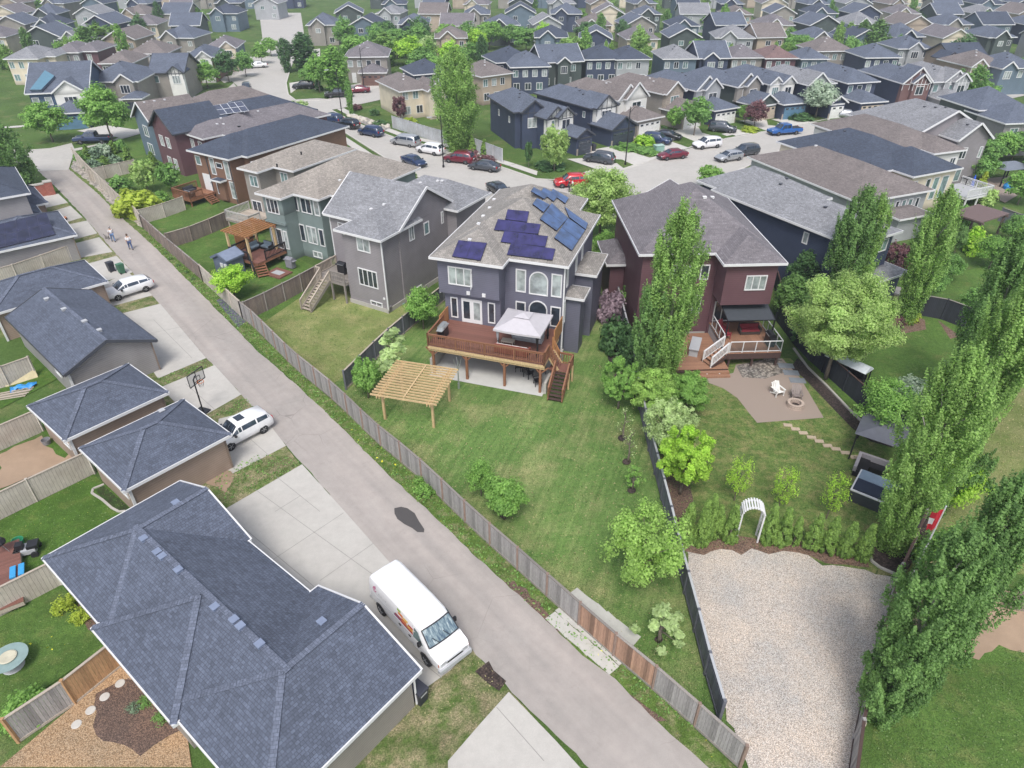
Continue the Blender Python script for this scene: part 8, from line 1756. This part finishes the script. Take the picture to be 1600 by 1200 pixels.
for i, (x, h) in enumerate(((943, 7.5), (952, 7.2), (958, 4.8), (967, 5.0), (976, 5.2), (984, 6.2), (1004, 5.6), (1011, 5.8))): T('poplar', (x, 121 - i), h, 1.7, 'narrow green poplar, %s from the left in the row behind the brown ridge' % ordn[i], L_POP, group='narrow poplar row in the second row yards')
for i, (x, y, h) in enumerate(((872, 130, 5.6), (895, 128, 5.2), (1124, 104, 5), (1138, 103, 5), (1206, 104, 5.6), (1218, 103, 5), (1226, 104, 5.4))): T('poplar', (x, y), h, 1.7, 'small pointed poplar behind the front row of houses, %s from the left' % ordn[i], L_POP, group='pointed poplars behind the front row')
for i, (x, y, h, w_) in enumerate(((55, 102, 8.5, 2.6), (118, 112, 7.6, 2.4), (103, 112, 6, 2.6), (92, 116, 4, 2.6), (8, 108, 6, 2.8), (18, 110, 5.6, 2.8), (146, 100, 8.5, 5.2), (160, 92, 8, 6), (178, 86, 7, 4), (190, 84, 7, 4))): T('poplar', (x, y), h, w_, '%s green poplar among the upper left houses' % 'slim bushy short low leftmost second wide rounded pale small'.split()[i], L_POP if i % 2 else L_POPD, group='poplars among the upper left houses')
for i, (x, y, h, w_, m) in enumerate(((690, 128, 6, 6, L_FRESH), (662, 122, 7, 7, L_MID), (704, 112, 7, 7, L_LIME), (732, 112, 7, 6, L_MID), (590, 92, 8, 6, L_MID), (655, 90, 8, 8, L_MID), (700, 86, 8, 8, L_FRESH), (735, 80, 8, 7, L_MID), (765, 78, 8, 7, L_FRESH), (600, 78, 8, 8, L_DARK), (822, 82, 7, 8, L_MID), (850, 78, 7, 7, L_LIME))): T('round', (x, y), h, w_, 'round crowned tree, %s in the green belt behind the tan corner house' % ordn[i], m, group='trees of the green belt behind the corner house')
# background greenery
rt = random.Random(21); DT = []
for i in range(70):
    Y = rt.choice((176, 186, 208, 214, 246, 254, 290, 300, 345)); x = rt.uniform(-.62, .66) * Y
    if -90 < x < -55: continue
    k = rt.choice(('round', 'round', 'poplar')); DT.append((Y, x, k)); DT[-1] += (T(k, None, rt.uniform(5, 9), rt.uniform(4.5, 8) if k == 'round' else 2.8, 'distant green tree between the background rows of houses', rt.choice((L_MID, L_FRESH, L_POP, L_DARK)), world=(x, Y, 0), group='distant trees between the background rows', seed=i % 3),)
cnt = {}
for Y, x, k, o in sorted(DT, key=lambda q: (q[0], q[1])):
    cnt[Y] = cnt.get(Y, -1) + 1; o['label'] = 'distant green tree, %s from the left in the %s line between the background houses' % (ordn[cnt[Y] % 19], ordn[(176, 186, 208, 214, 246, 254, 290, 300, 345).index(Y)])
# grass tufts and weeds: uncountable, one object each
def scatter(name, polys, dens, size, mat, label, seed, h=.05):
    g = np.random.default_rng(seed); P_ = []
    for pl in polys:
        q = np.array([P(*t)[:2] for t in pl]); mn, mx = q.min(0), q.max(0); n = int((mx - mn).prod() * dens); pt = mn + g.random((n, 2)) * (mx - mn); ins = np.zeros(n, bool)
        for (xa, ya), (xb, yb) in zip(q, np.roll(q, -1, 0)):
            c = ((ya > pt[:, 1]) != (yb > pt[:, 1])) & (pt[:, 0] < (xb - xa) * (pt[:, 1] - ya) / (yb - ya + 1e-9) + xa); ins ^= c
        P_.append(pt[ins])
    pt = np.concatenate(P_); n = len(pt); c = np.column_stack([pt, g.uniform(.03, h + .02, n)]); nr = g.normal(size=(n, 3)) + np.array([0, 0, 1.2])
    me = quads(name, c, nr, size * g.uniform(.5, 1.5, n), g.random(n), mat, 1.8, seed); o = bpy.data.objects.new(name, me); col.objects.link(o); o['kind'] = 'stuff'; o['label'] = label; return o
L_GR = leafmat('grass_blades', (.05, .10, .025), (.10, .14, .045), .3); L_DRYG = leafmat('straw_blades', (.12, .13, .05), (.24, .21, .11), .3)
MAINP = [(510, 610), (610, 706), (707, 790), (832, 906), (1005, 1058), (1110, 1125), (1095, 1052), (1055, 895), (1025, 770), (992, 630), (930, 560), (900, 640), (560, 600)]
scatter('grass_tufts', [MAINP, [(400, 512), (500, 604), (540, 604), (640, 505), (530, 440)], [(1000, 640), (1080, 855), (1340, 860), (1430, 790), (1340, 690), (1290, 660), (1180, 665), (1120, 610)]], 22, .05, L_GR, 'short grass tufts over the near lawns', 1)
scatter('dry_grass', [MAINP, [(1440, 660), (1400, 880), (1480, 890), (1600, 880), (1600, 600)], [(610, 1130), (705, 1048), (740, 1015), (790, 1070), (750, 1131)]], 14, .05, L_DRYG, 'straw coloured dry grass over the near lawns', 2)
scatter('weeds', [[(880, 955), (1005, 1064), (1090, 1140), (1040, 1132), (960, 1062), (842, 960)], [(460, 575), (551, 654), (640, 732), (747, 836), (870, 950), (842, 960), (765, 890), (665, 795), (612, 747), (540, 675), (467, 605)], [(216, 350), (318, 442), (400, 515), (460, 577), (467, 605), (400, 547), (320, 465), (240, 385)], [(330, 745), (400, 712), (462, 715), (470, 728), (350, 790)], [(400, 640), (322, 655), (385, 622)], [(247, 592), (322, 562), (333, 572), (255, 603)]], 34, .075, L_MID, 'weeds and rough grass along the alley edges', 3, .12)
scatter('yard_grass', [[(0, 960), (96, 914), (165, 1005), (52, 1085), (0, 1110)], [(0, 815), (146, 742), (205, 800), (66, 880), (0, 915)], [(1360, 1130), (1440, 1120), (1600, 1010), (1600, 1200), (1380, 1200)]], 40, .05, L_GR, 'thicker green grass of the corner yards', 4)
scatter('dandelions', [[(60, 960), (100, 945), (130, 990), (70, 1040), (30, 1010)], [(551, 660), (640, 738), (612, 745), (540, 672)], [(875, 960), (1000, 1070), (940, 1050)]], 2.2, .09, leafmat('dandelion_yellow', (.6, .5, .02), (.75, .6, .03), .2), 'yellow dandelions in the rough grass', 5)
# haze: the air between here and the far rows
hb = MB().box(-600, -45, -1.2, 600, 640, 34).obj('haze', None if False else M_WHITE); hb['kind'] = 'stuff'; hb['label'] = 'thin pale summer haze over the suburb'
hm = bpy.data.materials.new('haze_air'); hm.use_nodes = True; n_ = hm.node_tree; n_.nodes.clear(); out = n_.nodes.new('ShaderNodeOutputMaterial'); pv = n_.nodes.new('ShaderNodeVolumePrincipled')
pv.inputs['Color'].default_value = (.82, .88, 1, 1); pv.inputs['Density'].default_value = .00045; pv.inputs['Anisotropy'].default_value = .2; n_.links.new(pv.outputs[0], out.inputs['Volume']); hb.data.materials[0] = hm
